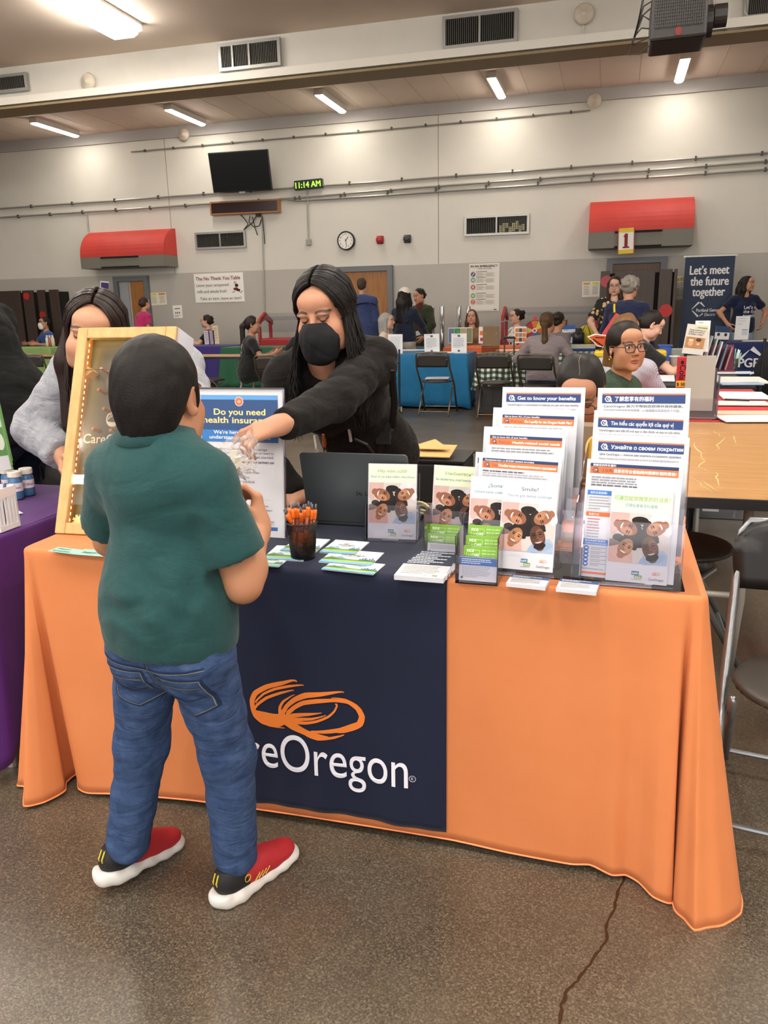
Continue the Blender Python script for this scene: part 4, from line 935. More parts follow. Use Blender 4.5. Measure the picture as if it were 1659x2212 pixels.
# the looped brush-stroke emblem, drawn once in emblem units (about 2.4 wide) and reused on prints
_ST = [([(495, 872), (380, 885), (280, 910), (205, 950), (182, 1000), (188, 1060), (212, 1108), (262, 1148), (330, 1160), (400, 1150)], [8, 22, 26, 28, 26, 24, 34, 44, 50, 30]), ([(545, 900), (440, 905), (340, 925), (255, 962), (210, 1020)], [4, 14, 14, 12, 8]), ([(475, 935), (380, 952), (280, 988), (215, 1035), (205, 1070)], [4, 14, 16, 14, 12]),
    ([(195, 1075), (240, 1105), (330, 1128), (470, 1120)], [20, 40, 46, 30]), ([(230, 1150), (300, 1185), (410, 1198)], [6, 8, 4]), ([(385, 1110), (376, 1055), (402, 1010), (480, 965)], [20, 16, 12, 3]), ([(405, 1120), (420, 1050), (480, 1000), (560, 968), (680, 957), (830, 950)], [24, 22, 26, 30, 22, 4]),
    ([(440, 1115), (470, 1060), (540, 1022), (640, 1006), (760, 1004), (860, 1018), (925, 1062), (956, 1120), (940, 1172), (880, 1202), (780, 1228)], [22, 22, 24, 24, 18, 20, 26, 30, 34, 30, 10]), ([(740, 988), (840, 1000), (915, 1040), (950, 1085)], [3, 10, 12, 10]), ([(768, 1030), (764, 1078), (720, 1118), (640, 1148), (550, 1163), (470, 1150)], [10, 10, 12, 14, 16, 20]), ([(675, 1088), (580, 1100), (460, 1112)], [3, 16, 24]), ([(705, 1105), (600, 1132), (470, 1140)], [3, 14, 22]),
    ([(400, 1130), (470, 1185), (560, 1228), (650, 1250), (720, 1256)], [40, 44, 34, 26, 6]), ([(962, 1150), (900, 1183), (800, 1215), (700, 1222), (600, 1215)], [8, 26, 24, 20, 8]), ([(830, 1245), (760, 1266), (650, 1272), (560, 1245)], [3, 14, 14, 6]), ([(300, 1135), (400, 1140), (490, 1162)], [50, 56, 30])]
_W2 = [[(lambda p: (p[0], p[2]))(ony(500+a/3.318, 1200+b/3.318, 1.782)) for a, b in P] for P, _ in _ST]
_all = np.array([q for P in _W2 for q in P]); _c0 = (_all.min(0)+_all.max(0))/2; _wd = np.ptp(_all[:, 0])
EMB = [([((x-_c0[0])/_wd, (z-_c0[1])/_wd) for x, z in P], [w/3.318/800/1.0/_wd*.82 for w in W]) for P, (_, W) in zip(_W2, _ST)]
def emblem(p, x, y, w, c, L=2, k=1.0, smooth=5):
    for P, W in EMB:
        q = spline([[a, b, u] for (a, b), u in zip(P, W)], smooth, closed=False); q = np.vstack([q, [*P[-1], W[-1]]])
        p.line([(x+a*w, y+b*w) for a, b, _ in q], [max(u*w*k, w*.006) for _, _, u in q], c, L)
pg = Page(fn=lambda x, z, d: front(x, z, .0052+d)); emblem(pg, *_c0, _wd, '#e77f34', 1, 1.7); pg.build('emblem', rt, label='orange looped brush-stroke emblem')
pg = Page(fn=lambda x, z, d: front(x, z, .0062+d))
e0, e1 = ony(888, 1697, 1.782), ony(554, 1650, 1.782); xw = e0[0]; zb = .166
pg.text('CareOregon', xw, zb+.002, .158, '#e9e9f4', 1, 'R', 0, .59, res=6); pr_ = ony(897, 1668, 1.782); pg.ring(pr_[0], pr_[2], .0085, .0016, '#c9c9d6', 1); pg.text('R', pr_[0], pr_[2]-.0045, .0125, '#c9c9d6', 1, 'C'); pg.build('lettering', rt, label='white lettering along the foot of the runner')
# ================================================================== STANDS, PAPERS AND CARDS ON THE TABLE
acr = clear('clear_acrylic', '#fdfcff', .985, .01); acr_e = clear('acrylic_edge', '#e6e0ea', .88, .12); paper = mat('paper_white', '#cfd1d8', .55, spec=.3)
def frame_of(TL, TR, yl, yr, tilt):
    a, b = ony(*TL, yl), ony(*TR, yr); ux = b-a; ux[2] *= .35; ux = unit(ux); back = unit(A3(-ux[1], ux[0], 0)); uy = unit(math.cos(tilt)*A3(0, 0, 1)+math.sin(tilt)*back); uy = unit(uy-ux*(uy @ ux)); return a, b, ux, uy
def sheet(name, TL, TR, yl, yr, tilt, h, label, cat, draw, thick=.002, group=None, base=None, w=None):
    """a paper or a stack of papers leaning back; corners from the photograph on the planes y = yl, yr"""
    a, b, ux, uy = frame_of(TL, TR, yl, yr, tilt); w = w or np.linalg.norm(b-a); o = a-uy*h; n = np.cross(ux, uy)
    if o[2] < TZ+.004: h2 = (a[2]-TZ-.004)/uy[2]; o = a-uy*h2; h = h2
    t = thing(name, label, cat, o+ux*w/2, 0, group); MB().box(o+ux*w/2+uy*h/2-n*thick/2, (w, h, thick), base or paper, np.stack([ux, uy, n], 1)).build('paper', t)
    pg = Page(o, ux, uy); draw(pg, w, h); pg.build('printing', t); return t, (o, ux, uy, n, w, h)
# the photograph of four smiling heads printed on the dental brochures
def heads(p, x, y, w, h, L=2):
    q = lambda a, b: (x+a*w, y+b*h); sk = ('#8f5d46', '#9a674c', '#a3704f', '#5a382a'); mn = min(w, h)
    p.rect(x, y, w, h, '#c9c2be', L); el = lambda a, b, r1, r2, c, l, rot=0, **k: p.ell(*q(a, b), r1*mn, r2*mn, c, L+l, rot, **k)
    p.poly([q(0, .62), q(.3, .8), q(.32, 1), q(0, 1)], '#c4a7a3', L+1); p.poly([q(.7, 1), q(.62, .8), q(1, .55), q(1, 1)], '#d4d2d8', L+1); p.poly([q(0, 0), q(0, .28), q(.16, .36), q(.4, .22), q(.42, 0)], '#cfa79f', L+1); p.poly([q(.5, 0), q(.62, .22), q(.92, .3), q(1, .2), q(1, 0)], '#9fb2cc', L+1); p.poly([q(0, .45), q(.14, .5), q(.2, .36), q(0, .3)], '#7d706a', L+1)
    el(.5, .5, .19, .19, '#191314', 2); el(.5, .86, .16, .08, '#1c1516', 2); el(.14, .5, .1, .07, '#3a3030', 2)
    for (cx, cy, a, b, rot, s) in ((.28, .7, .155, .215, -112, 0), (.78, .72, .15, .2, 118, 1), (.28, .3, .145, .195, -28, 2), (.7, .32, .165, .235, 16, 3)):
        c_, s_ = math.cos(math.radians(rot)), math.sin(math.radians(rot)); f = lambda u, v: (x+cx*w+(u*c_-v*s_)*mn, y+cy*h+(u*s_+v*c_)*mn)
        hc = ('#241a18', '#2b1f1b', '#201818', '#171212')[s]
        for k in range(11): t = math.pi*(.08+.84*k/10); p.ell(*f(a*1.02*math.cos(t), b*(.22+.86*math.sin(t))), a*(.42 if s < 3 else .2)*mn*(1+.25*((k*5) % 3)), a*(.34 if s < 3 else .18)*mn, hc, L+2.6+.02*k, rot+k*37, n=9)
        p.ell(*f(0, -b*.95), a*1.5*mn, b*.42*mn, ('#c9a8a4', '#d9d8de', '#d2aaa2', '#93a8c4')[s], L+1.5, rot); p.ell(*f(0, -b*.95), a*.5*mn, b*.3*mn, sk[s], L+1.8, rot)
        p.ell(*f(0, 0), a*.93*mn, b*mn, sk[s], L+3, rot)
        p.ell(*f(a*.35, b*.1), a*.5*mn, b*.6*mn, ('#b98163', '#b5805f', '#c08c66', '#7a4f3a')[s], L+4, rot)
        for e in (-1, 1):
            p.ell(*f(e*a*.42, b*.18), a*.2*mn, b*.075*mn, '#1e1413', L+5, rot); p.line([f(e*a*.2, b*.38), f(e*a*.68, b*.36)], a*.1*mn, '#241815', L+5)
        p.line([f(-a*.12, -b*.18), f(0, -b*.25), f(a*.14, -b*.18)], a*.08*mn, '#5a382c', L+5)
        p.ell(*f(0, -b*.42), a*.5*mn, b*.2*mn, '#7a3b34', L+5, rot, t0=180, t1=360); p.ell(*f(0, -b*.43), a*.44*mn, b*.13*mn, '#f3efea', L+6, rot, t0=180, t1=360)
        if s == 3:
            for e in (-1, 1): p.ring(*f(e*a*.42, b*.16), a*.32*mn, a*.05*mn, '#15100f', L+7)
            p.ell(*f(0, -b*.8), a*.75*mn, b*.3*mn, '#241613', L+4, rot)
            p.ell(*f(0, -b*.42), a*.5*mn, b*.2*mn, '#6a332c', L+5, rot, t0=180, t1=360); p.ell(*f(0, -b*.43), a*.44*mn, b*.13*mn, '#f3efea', L+6, rot, t0=180, t1=360)
def logos(p, w, h, y=.085):
    a = w*.42; p.rect(a, h*(y+.0), w*.12, h*.042, '#2f6c93', 2); p.rect(a+w*.05, h*(y-.036), w*.12, h*.036, '#7a9a4a', 2); p.text('health', a+w*.01, h*(y+.01), h*.036, '#ffffff', 3, width=w*.095); p.text('share', a+w*.06, h*(y-.03), h*.033, '#ffffff', 3, width=w*.095); p.rect(a, h*(y-.05), w*.17, h*.006, '#9aa0aa', 2)
    emblem(p, w*.82, h*(y+.03), w*.13, '#e0813f', 2, 1.1, 2); p.text('CareOregon', w*.82, h*(y-.045), h*.038, '#4b4d5a', 2, 'C', 0, w*.24)
def dental(t1, t2, c1, c2, bg, s1=.058, s2=.042, w1=.6, w2=.9):
    def d(p, w, h):
        p.rect(w*.02, h*.74, w*.96, h*.25, bg, 1); p.text(t1, w*.5, h*.885, h*s1, c1, 2, 'C', .006, w*w1); p.text(t2, w*.5, h*.815, h*s2, c2, 2, 'C', .0, w*w2)
        heads(p, w*.02, h*.21, w*.96, h*.54, 2); p.greek(w*.12, h*.155, w*.6, 1, .004, '#d3d5dc'); logos(p, w, h)
    return d
def card_holder(o, ux, uy, n, w, h, name, label, lip=.45, depth=.035):
    """clear stand behind and in front of one stack of brochures"""
    t = thing(name, label, 'brochure holder', o+ux*w/2); m = MB(); R = np.stack([ux, uy, n], 1); g = .006; c = o+ux*w/2
    m.box(c+uy*h*.44-n*depth*.6, (w+2*g, h*.88, .0025), acr, R); m.build('back_panel', t)
    MB().box(c+uy*h*lip/2+n*.006, (w+2*g, h*lip, .0022), acr, R).build('front_panel', t)
    for q in (-1, 1): MB().box(c+ux*q*(w/2+g)+uy*h*lip*.5-n*depth*.28, (.0025, h*lip, depth*.85), acr_e, R).build('side_panel', t)
    b0 = A3(c[0], c[1], TZ+.003); MB().box(b0+A3(0, .01, 0), (w+2*g, .085, .003), acr).box(c+n*.008-uy*.002, (w*.35, .006, .02), acr_e, R).build('base', t)
    return t
t_, F_ = sheet('dental_brochure', (796, 1001), (901, 1003), 2.09, 2.1, .16, .235, 'dental brochure in Vietnamese beside the laptop', 'brochure', dental('Hãy mỉm cười!', 'Quý vị có bảo hiểm nha khoa', '#86a94c', '#3f7f8c', '#dbe6cf'), .006)
card_holder(*F_, 'brochure_holder', 'clear holder of the Vietnamese dental brochures, beside the laptop')
t_, F_ = sheet('dental_brochure', (938, 1004), (1046, 1012), 2.06, 2.05, .16, .235, 'dental brochure in Russian behind the green ride cards', 'brochure', dental('Улыбнитесь!', 'Вы являетесь участником плана', '#86a94c', '#3f7f8c', '#dfe7c9', w1=.55), .006)
card_holder(*F_, 'brochure_holder', 'clear holder of the Russian dental brochures, left of the tiered stand')
# ---- tiered stands
def head_bar(p, w, h, text, y, bh=.075, serif=True, bold=.03, tw=None, sub=None, sub2=None):
    p.rect(w*.05, h*y, w*.9, h*bh, '#2c4478', 1); p.rect(w*.05, h*(y+bh), w*.9, h*.012, '#e0764a', 1); shield(p, w*.12, h*(y+bh*.5), w*.04)
    p.text(text, w*.19, h*(y+bh*.28), h*bh*.62, '#f6f6fa', 2, 'L', bold, tw*w if tw else None, 3)
    if sub: p.text(sub, w*.07, h*(y-.035), h*.026, '#4c5260', 1, 'L', .014, w*.86); p.text(sub2, w*.07, h*(y-.072), h*.026, '#7d8290', 1, 'L', 0, w*.83)
def shield(p, x, y, r, c='#e8ebf3', c2=None):
    p.ring(x-r*.1, y, r*.8, r*.28, c, 2, 6); p.ring(x+r*.12, y+r*.05, r*.36, r*.2, c, 3, 14); p.line([(x+r*.4, y-r*.25), (x+r*.95, y-r*.85)], r*.3, c, 3); p.ell(x+r*.12, y+r*.05, r*.22, r*.22, c2 or '#2c4478', 3)
def focus(t0, t1, t2, y=.86, w1=.45, wf=.15, x2=.335, w2=.6, body=True):
    def d(p, w, h):
        p.rect(w*.04, h*(y+.045), w*.92, h*.028, '#2b3c66', 1); p.rect(w*.04, h*(y-.012), w*.92, h*.057, '#df7543', 1); p.text(t0, w*.07, h*(y+.05), h*.022, '#f0f0f4', 2, 'L', .02, w*w1)
        shield(p, w*.1, h*(y+.016), w*.038, '#5b4f57', '#f6f6f8'); p.text(t1, w*.16, h*(y+.003), h*.032, '#4c4450', 2, 'L', .0, w*wf); p.text(t2, w*x2, h*(y+.003), h*.032, '#fbf7f4', 2, 'L', .028, w*w2)
        if body: p.greek(w*.07, h*(y-.05), w*.84, 4, h*.024, '#85888f', 1, h*.011, 3)
    return d
LT = math.radians(12)
SL = []
def tier(TL, TR, yl, yr, h, lab, draw, thick=.004, tilt=LT, w=None):
    r = sheet('information_sheet', TL, TR, yl, yr, tilt, h, lab, 'leaflet', draw, thick, w=w); SL.append(r[1]); return r
tier((1086, 836), (1265, 838), 2.115, 2.12, .279, 'top sheet of the left tiered stand, headed Get to know your benefits', lambda p, w, h: head_bar(p, w, h, 'Get to know your benefits', .86, tw=.7, sub='CareOregon is committed to helping you get and stay healthy.', sub2='Your benefits may cover physical health, mental health and more.'), .006)
tier((1066, 880), (1120, 883), 2.085, 2.085, .279, 'sheet showing a sliver left of the Do I qualify leaflet', lambda p, w, h: (p.rect(w*.7, h*.86, w*.2, h*.06, '#2b3c66'), p.rect(w*.7, h*.8, w*.2, h*.06, '#df7543')), .002, w=.2)
tier((1080, 883), (1248, 893), 2.06, 2.06, .279, 'leaflet asking Do I qualify for the Oregon Health Plan in the left tiered stand', focus('Get to know ALL of your benefits', 'Focus:', 'Do I qualify for the Oregon Health Plan?', .875), .003)
tier((1046, 921), (1228, 934), 2.015, 2.015, .279, 'back sheet of the third tier, behind the social needs leaflet', lambda p, w, h: p.greek(w*.1, h*.93, w*.2, 1, .004, '#8a8a92'), .003)
tier((1053, 928), (1222, 942), 1.99, 1.99, .279, 'leaflet about Health-related social needs in the left tiered stand', focus('Get to know ALL of your benefits', 'Focus:', 'Health-related social needs', .88), .003)
tier((1028, 976), (1160, 985), 1.95, 1.95, .279, 'plain sheet peeking out left of the Russian dental leaflet', lambda p, w, h: p.rect(w*.03, h*.9, w*.01, h*.05, '#2b3c66'), .003, w=.21)
def rus(p, w, h):
    focus('Познакомьтесь со ВСЕМИ своими льготами', 'Тема:', 'Пособия плана стоматологического страхования', .885, .6, .1, .24, .7, False)(p, w, h); p.greek(w*.05, h*.84, w*.86, 1, .02, '#55585f', 1, h*.012, 2); p.greek(w*.05, h*.82, w*.84, 3, h*.02, '#a3a5ad', 1, h*.01, 3); p.rect(w*.04, h*.725, w*.92, h*.035, '#33789c'); p.text('Ваш стоматологический пакет включает также услуги как:', w*.07, h*.733, h*.022, '#e9f3f6', 2, 'L', .015, w*.72)
tier((1037, 978), (1213, 1000), 1.925, 1.925, .279, 'Russian leaflet with an orange and teal heading in the left tiered stand', rus, .003)
r1 = sheet('dental_brochure', (1018, 1028), (1108, 1036), 1.885, 1.885, LT, .216, 'dental brochure in Spanish, half hidden in the front tier', 'brochure', dental('¡Sonría!', 'Usted tiene cobertura dental', '#5b6f7d', '#5b7684', '#d9e6f1', w1=.36, w2=.84), .006, w=.14); SL.append(r1[1])
r2 = sheet('dental_brochure', (1087, 1035), (1207, 1046), 1.872, 1.868, LT, .216, 'dental brochure headed Smile! at the front of the left tiered stand', 'brochure', dental('Smile!', 'You\u2019ve got dental coverage', '#4d5b66', '#5b6f7d', '#dbe7f2', w1=.3, w2=.8), .006); SL.append(r2[1])
def tiered(name, label, px, steps, y0, dy, z0, dz, w, x, rz=0.0):
    """clear stepped stand: sides, and a lip for every tier"""
    t = thing(name, label, 'brochure holder', (x, y0, TZ)); R = rotz(rz); c0 = A3(x, y0, TZ); g = lambda a, b, c: c0+R @ A3(a, b, c)
    for q in (-1, 1):
        prof = [(-.012, 0), (.03+dy*steps+.02, 0), (.03+dy*steps+.02+.03, z0+dz*steps+.02)]
        for k in range(steps, 0, -1): prof += [(dy*k-.0+.02, z0+dz*k), (dy*(k-1)+.03+.012, z0+dz*(k-1)+.03)]
        prof += [(.02, z0), (-.005, z0-.05)]
        MB().prism(prof, g(q*w/2, 0, .001), R @ A3(0, 1, 0), (0, 0, 1), R @ A3(.0025, 0, 0), acr_e).build('side_panel', t)
    Rt_ = R @ rotx(-LT)
    for k in range(steps):
        MB().box(g(0, -.004+dy*k+.02*(k > 0), z0*.5+dz*k*.5+.002), (w, .0022, z0+dz*k*.0), acr, Rt_).build('lip', t)
    MB().box(g(0, dy*steps*.5+.015, .002), (w+.004, dy*steps+.07, .003), acr).box(g(0, -.01, .004), (w*.5, .006, .006), acr_e).build('base', t)
    return t
tiered('tiered_stand', 'clear four tier stand crowded with leaflets, left of the two', None, 4, 1.845, .05, .13, .035, .245, -.165, math.radians(-3))
SL = []
RT_ = math.radians(11)
tier((1292, 838), (1492, 838), 2.04, 2.05, .279, 'top sheet of the right tiered stand, headed in Chinese', lambda p, w, h: head_bar(p, w, h, '了解您享有的福利', .865, tw=.42, sub='CareOregon 致力于帮助您获得并保持健康。', sub2='您的福利可能涵盖身体健康、心理健康以及其他多个方面。'), .006, RT_)
tier((1284, 886), (1488, 897), 1.995, 1.985, .279, 'Vietnamese benefits sheet in the right tiered stand', lambda p, w, h: head_bar(p, w, h, 'Tìm hiểu các quyền lợi của quý vị', .855, bold=.015, tw=.66, sub='CareOregon cam kết hỗ trợ quý vị đạt được và duy trì sức khỏe.', sub2='Các quyền lợi của quý vị có thể bao gồm sức khỏe thể chất,'), .006, RT_)
tier((1284, 938), (1490, 949), 1.945, 1.935, .279, 'Russian benefits sheet in the right tiered stand', lambda p, w, h: head_bar(p, w, h, 'Узнайте о своем покрытии', .86, tw=.75, sub='Цель CareOregon — помочь вам укрепить и сохранить здоровье.', sub2='Ваше покрытие может включать услуги в сфере физического и'), .006, RT_)
def chi(p, w, h):
    focus('瞭解您的所有福利', '注目焦點：', '我是否符合俄勒岡州健康計劃的資格?', .895, .24, .17, .29, .65, False)(p, w, h)
    for i in range(4): p.greek(w*.06, h*(.845-.022*i), w*.88, 1, .02, '#8b8f99' if i < 3 else '#5a5d66', 1, h*.012, 7+i)
    p.rect(w*.03, h*.7, w*.27, h*.04, '#3e78c4'); p.text('我符合資格嗎?', w*.06, h*.71, h*.024, '#e9f1fb', 2, width=w*.18); p.ring(w*.165, h*.62, w*.135, w*.004, '#b9bfcc', 1, 4) if 0 else None
    for (a, b, n_) in ((.68, .57, 5),): p.line([(w*.03, h*.7), (w*.03, h*.565), (w*.3, h*.565)], w*.004, '#9fb0cc'); p.greek(w*.05, h*.675, w*.24, 5, h*.024, '#9a9ea8', 1, h*.01, 4)
    p.rect(w*.03, h*.52, w*.27, h*.036, '#df6a3c'); p.text('申請方式', w*.06, h*.527, h*.023, '#fdf1ea', 2, width=w*.11)
    for i in range(7): p.greek(w*.05, h*(.49-.025*i), w*.24, 1, .02, '#c4626a' if i in (0, 1, 3) else '#90949e', 1, h*.011, 30+i)
    p.rect(w*.02, h*.275, w*.29, h*.05, '#3e78c4'); p.text('提出申請所需資訊', w*.04, h*.303, h*.019, '#e9f1fb', 2, width=w*.22); p.text('（適用於所有家庭成員）', w*.04, h*.281, h*.017, '#e9f1fb', 2, width=w*.24)
    for i in range(5): p.ell(w*.06, h*(.245-.034*i), w*.028, w*.028, '#3e78c4'); p.rect(w*.047, h*(.24-.034*i), w*.026, w*.018, '#dbe7f6', 2); p.greek(w*.11, h*(.248-.034*i), w*.18, 2, h*.014, '#a3a7b0', 1, h*.007, 50+i)
    p.text('healthshareoregon.org', w*.03, h*.065, h*.016, '#6a6e78', 1, width=w*.22); p.rect(w*.01, h*.025, w*.29, h*.018, '#e0774a')
tier((1269, 991), (1476, 1006), 1.893, 1.877, .279, 'Chinese leaflet with an orange heading in the front tier of the right stand', chi, .006, RT_)
r3 = sheet('dental_brochure', (1322, 1055), (1456, 1066), 1.868, 1.86, RT_, .216, 'dental brochure in Chinese at the front of the right stand', 'brochure', dental('可讓您綻放微笑的好消息！', '您現在享有牙科保險', '#8db35c', '#4a93a6', '#dbe6d2', w1=.9, w2=.52), .006)
tiered('tiered_stand', 'clear four tier stand crowded with leaflets, right of the two', None, 3, 1.822, .052, .15, .04, .243, .058, math.radians(-5))
# ---- green ride cards in two small clear holders
def ride(p, w, h):
    p.rect(0, 0, w, h, '#7fb43f', 1); p.text('RIDE', w*.1, h*.74, h*.17, '#f2f7e9', 2, 'L', .03, w*.2); p.text('to', w*.14, h*.56, h*.15, '#dcebc6', 2, 'L', 0, w*.08); p.text('CARE', w*.24, h*.55, h*.17, '#f2f7e9', 2, 'L', .03, w*.2)
    p.line([(w*.31, h*.83), (w*.46, h*.83), (w*.46, h*.5), (w*.09, h*.5), (w*.09, h*.7)], h*.018, '#dcebc6', 2)
    for i, s_ in enumerate(('(503) 416-3955', '(855) 321-4899', '(TTY 711/1-800)')): p.text(s_, w*.53, h*(.8-.14*i), h*.085, '#e4f0d2', 2, 'L', .01, w*.38)
def green_stack(tops, bottomcard, name, lab, labs, hd, blue):
    lst = []
    for k, (TL, TR, y) in enumerate(tops):
        r = sheet('ride_card', TL, TR, y, y-.004, .2, .055, labs[k], 'card', ride, .004); lst.append(r[1])
    def bc(p, w, h):
        if blue: p.rect(0, h*.66, w, h*.34, '#3568ac')
        if blue: p.greek(w*.06, h*.9, w*.86, 3, h*.08, '#dbe6f4', 2, h*.035, 3)
        p.greek(w*.08, h*(.58 if blue else .86), w*.8, 7, h*.07, '#a2a5ae', 1, h*.03, 5); p.ell(w*.08, h*.12, w*.035, w*.035, '#5a5d66', 2)
    TL, TR, y = bottomcard; r = sheet('information_card', TL, TR, y, y-.004, .2, .075, labs[-1], 'card', bc, .006); o, ux, uy, n, w, h = r[1]
    t = thing('card_holder', lab, 'card holder', (o+ux*w/2)*A3(1, 1, 0)+A3(0, 0, TZ)); R = np.stack([ux, uy, n], 1); c = o+ux*w/2
    MB().box(c+uy*.03+n*.004, (w+.01, .06, .002), acr, R).build('front_panel', t)
    for q in (-1, 1): MB().box(c+ux*q*(w/2+.005)+A3(0, .035, .055), (.002, .1, .115), acr_e).build('side_panel', t)
    MB().box(A3(c[0], c[1]+.035, TZ+.002), (w+.012, .1, .003), acr).build('base', t)
    for k in range(len(lst)):
        o, ux, uy, n, w, h = lst[k]; MB().box(o+ux*w/2+uy*.018+n*.004, (w+.008, .03, .0018), acr, np.stack([ux, uy, n], 1)).build('tier_lip', t)
green_stack([((934, 1110), (1006, 1116), 2.04), ((928, 1131), (1003, 1138), 2.015), ((924, 1151), (1000, 1158), 1.99)], ((924, 1172), (998, 1178), 1.965), 'a', 'clear holder of green ride cards, left one, before the Russian brochures',
    ['green ride card, topmost in the left holder', 'green ride card, middle one in the left holder', 'green ride card, lowest one in the left holder', 'white card at the foot of the left green card holder'], 0, False)
green_stack([((1012, 1133), (1087, 1137), 1.85), ((1007, 1156), (1084, 1160), 1.825), ((1002, 1178), (1078, 1182), 1.8)], ((993, 1202), (1074, 1207), 1.775), 'b', 'clear holder of green ride cards, right one, at the front of the table',
    ['green ride card, topmost in the right holder', 'green ride card, middle one in the right holder', 'green ride card, lowest one in the right holder', 'blue and white card at the foot of the right green card holder'], 0, True)
# ---- flat papers
def flat(name, px, label, cat, draw, thick=.0008, z=TZ+.0036, group=None, base=None):
    """card lying flat: photo corners front-left, front-right, back-left"""
    a, b, c = (onz(u, v, z+thick) for u, v in px); ux = b-a; w = np.linalg.norm(ux); ux = ux/w; uy = c-a; sk = uy @ ux; uy = uy-ux*sk; h = np.linalg.norm(uy); uy = uy/h
    t = thing(name, label, cat, a+ux*w/2+uy*h/2-A3(0, 0, thick), 0, group); MB().box(a+ux*w/2+uy*h/2-A3(0, 0, thick/2), (w, h, thick), base or paper, np.stack([ux, uy, A3(0, 0, 1)], 1)).build('paper', t)
    if draw: pg = Page(a, ux, uy, eps=.0003, off=.0003); draw(pg, w, h); pg.build('printing', t)
    return t
def landscape(p, w, h):
    p.rect(0, 0, w, h, '#d5e3e6', 1); [p.ell(w*x, h*y, w*.13, h*.1, '#e6ecea', 2) for x, y in ((.2, .75), (.8, .7), (.55, .9))]
    p.poly([(0, h*.34), (w*.12, h*.5), (w*.2, h*.44), (w*.3, h*.52), (w*.42, h*.36), (w*.7, h*.33), (w, h*.36), (w, .2*h), (0, h*.2)], '#8fa6b8', 2); p.poly([(0, h*.3), (w*.15, h*.4), (w*.35, h*.33), (w*.6, h*.3), (w*.8, h*.36), (w, h*.32), (w, h*.15), (0, h*.15)], '#557f3f', 3)
    [p.rect(w*(.68+.045*k), h*.33, w*.032, h*(.08+.05*((k*7) % 3)), '#4f6f9a', 3) for k in range(7)]
    p.poly([(0, h*.22), (w*.5, h*.27), (w, h*.24), (w, h*.1), (0, h*.1)], '#96bd4a', 4); p.rect(0, 0, w, h*.15, '#7fb4d8', 5); p.line([(0, h*.17), (w*.4, h*.13), (w, h*.16)], h*.03, '#c6d98a', 6)
    emblem(p, w*.5, h*.72, w*.24, '#d98a4a', 3, 1.1, 2); p.text('CareOregon', w*.5, h*.58, h*.12, '#3f4a55', 3, 'C', .01, w*.46); p.rect(w*.36, h*.5, w*.28, h*.02, '#8a97a0', 3)
PC = [(((624, 1193), (690, 1202), (655, 1165)), 'landscape postcard behind the pen cup, at the back', .0024), (((565, 1208), (655, 1212), (590, 1178)), 'landscape postcard left of the pen cup', .0016), (((545, 1221), (602, 1225), (560, 1200)), 'landscape postcard nearest the boy', .0008),
      (((688, 1192), (765, 1197), (690, 1164)), 'landscape postcard right of the pen cup, furthest back', .0024), (((688, 1214), (801, 1223), (703, 1185)), 'landscape postcard right of the pen cup, middle one', .0016), (((694, 1230), (806, 1242), (712, 1207)), 'landscape postcard right of the pen cup, nearest the edge', .0008)]
PC[0] = (((604, 1190), (678, 1195), (625, 1160)), PC[0][1], .0028); PC[3] = (((690, 1193), (766, 1199), (700, 1164)), PC[3][1], .0022)
for px, l, th in PC: flat('postcard', px, l, 'postcard', landscape, th, group='landscape postcards')
def stack_card(dark):
    def d(p, w, h):
        p.rect(0, h*.74, w, h*.26, '#2b3548' if dark else '#3a5480', 1); p.greek(w*.06, h*.9, w*.84, 2, h*.1, '#cfd4de', 2, h*.05, 3); p.greek(w*.08, h*.62, w*.8, 6, h*.09, '#a9a498', 1, h*.03, 8)
        if dark: emblem(p, w*.62, h*.12, w*.1, '#d98a4a', 2, 1.2, 2); p.rect(w*.75, h*.08, w*.1, h*.06, '#8aa05a', 2)
    return d
for k in range(5):
    dx, dv = k*7.0, k*-5.5
    flat('appointment_card', ((851+dx*1.2, 1242+dv), (958+dx*1.0, 1250+dv), (873+dx*1.35, 1208+dv*1.15)), ['fanned card at the front of the card fan on the runner', 'second card of the fan on the runner', 'third card of the fan on the runner', 'fourth card of the fan on the runner', 'card at the back of the fan on the runner'][k], 'card', stack_card(True), .012-.002*k, group='fanned cards on the runner')
flat('card_stack', ((1093, 1259), (1178, 1268), (1100, 1241)), 'small stack of cards before the left tiered stand', 'cards', stack_card(False), .009, group=None)
flat('card_stack', ((1201, 1270), (1288, 1279), (1208, 1250)), 'small stack of cards before the right tiered stand', 'cards', stack_card(False), .009, group=None)
tl = mat('teal_paper', '#8fc4b4', .7)
def hw(s1, s2):
    def d(p, w, h): p.text(s1, w*.12, h*.58, h*.38, '#28333a', 1, 'L', .0, w*.45, slant=.2); (p.text(s2, w*.06, h*.12, h*.38, '#28333a', 1, 'L', 0, w*.7, slant=.2) if s2 else None)
    return d
flat('paper_label', ((104, 1190), (160, 1197), (122, 1181)), 'teal paper slip lettered Hand Sanitizer at the left end of the table', 'label', hw('Hand', 'Sanitizer'), .001, base=tl); flat('paper_label', ((160, 1197), (226, 1202), (172, 1185)), 'teal paper slip lettered Sasquatch beside the boy', 'label', lambda p, w, h: p.text('Sasquatch', w*.1, h*.3, h*.45, '#28333a', 1, 'L', 0, w*.55, slant=.2), .0012, base=tl)
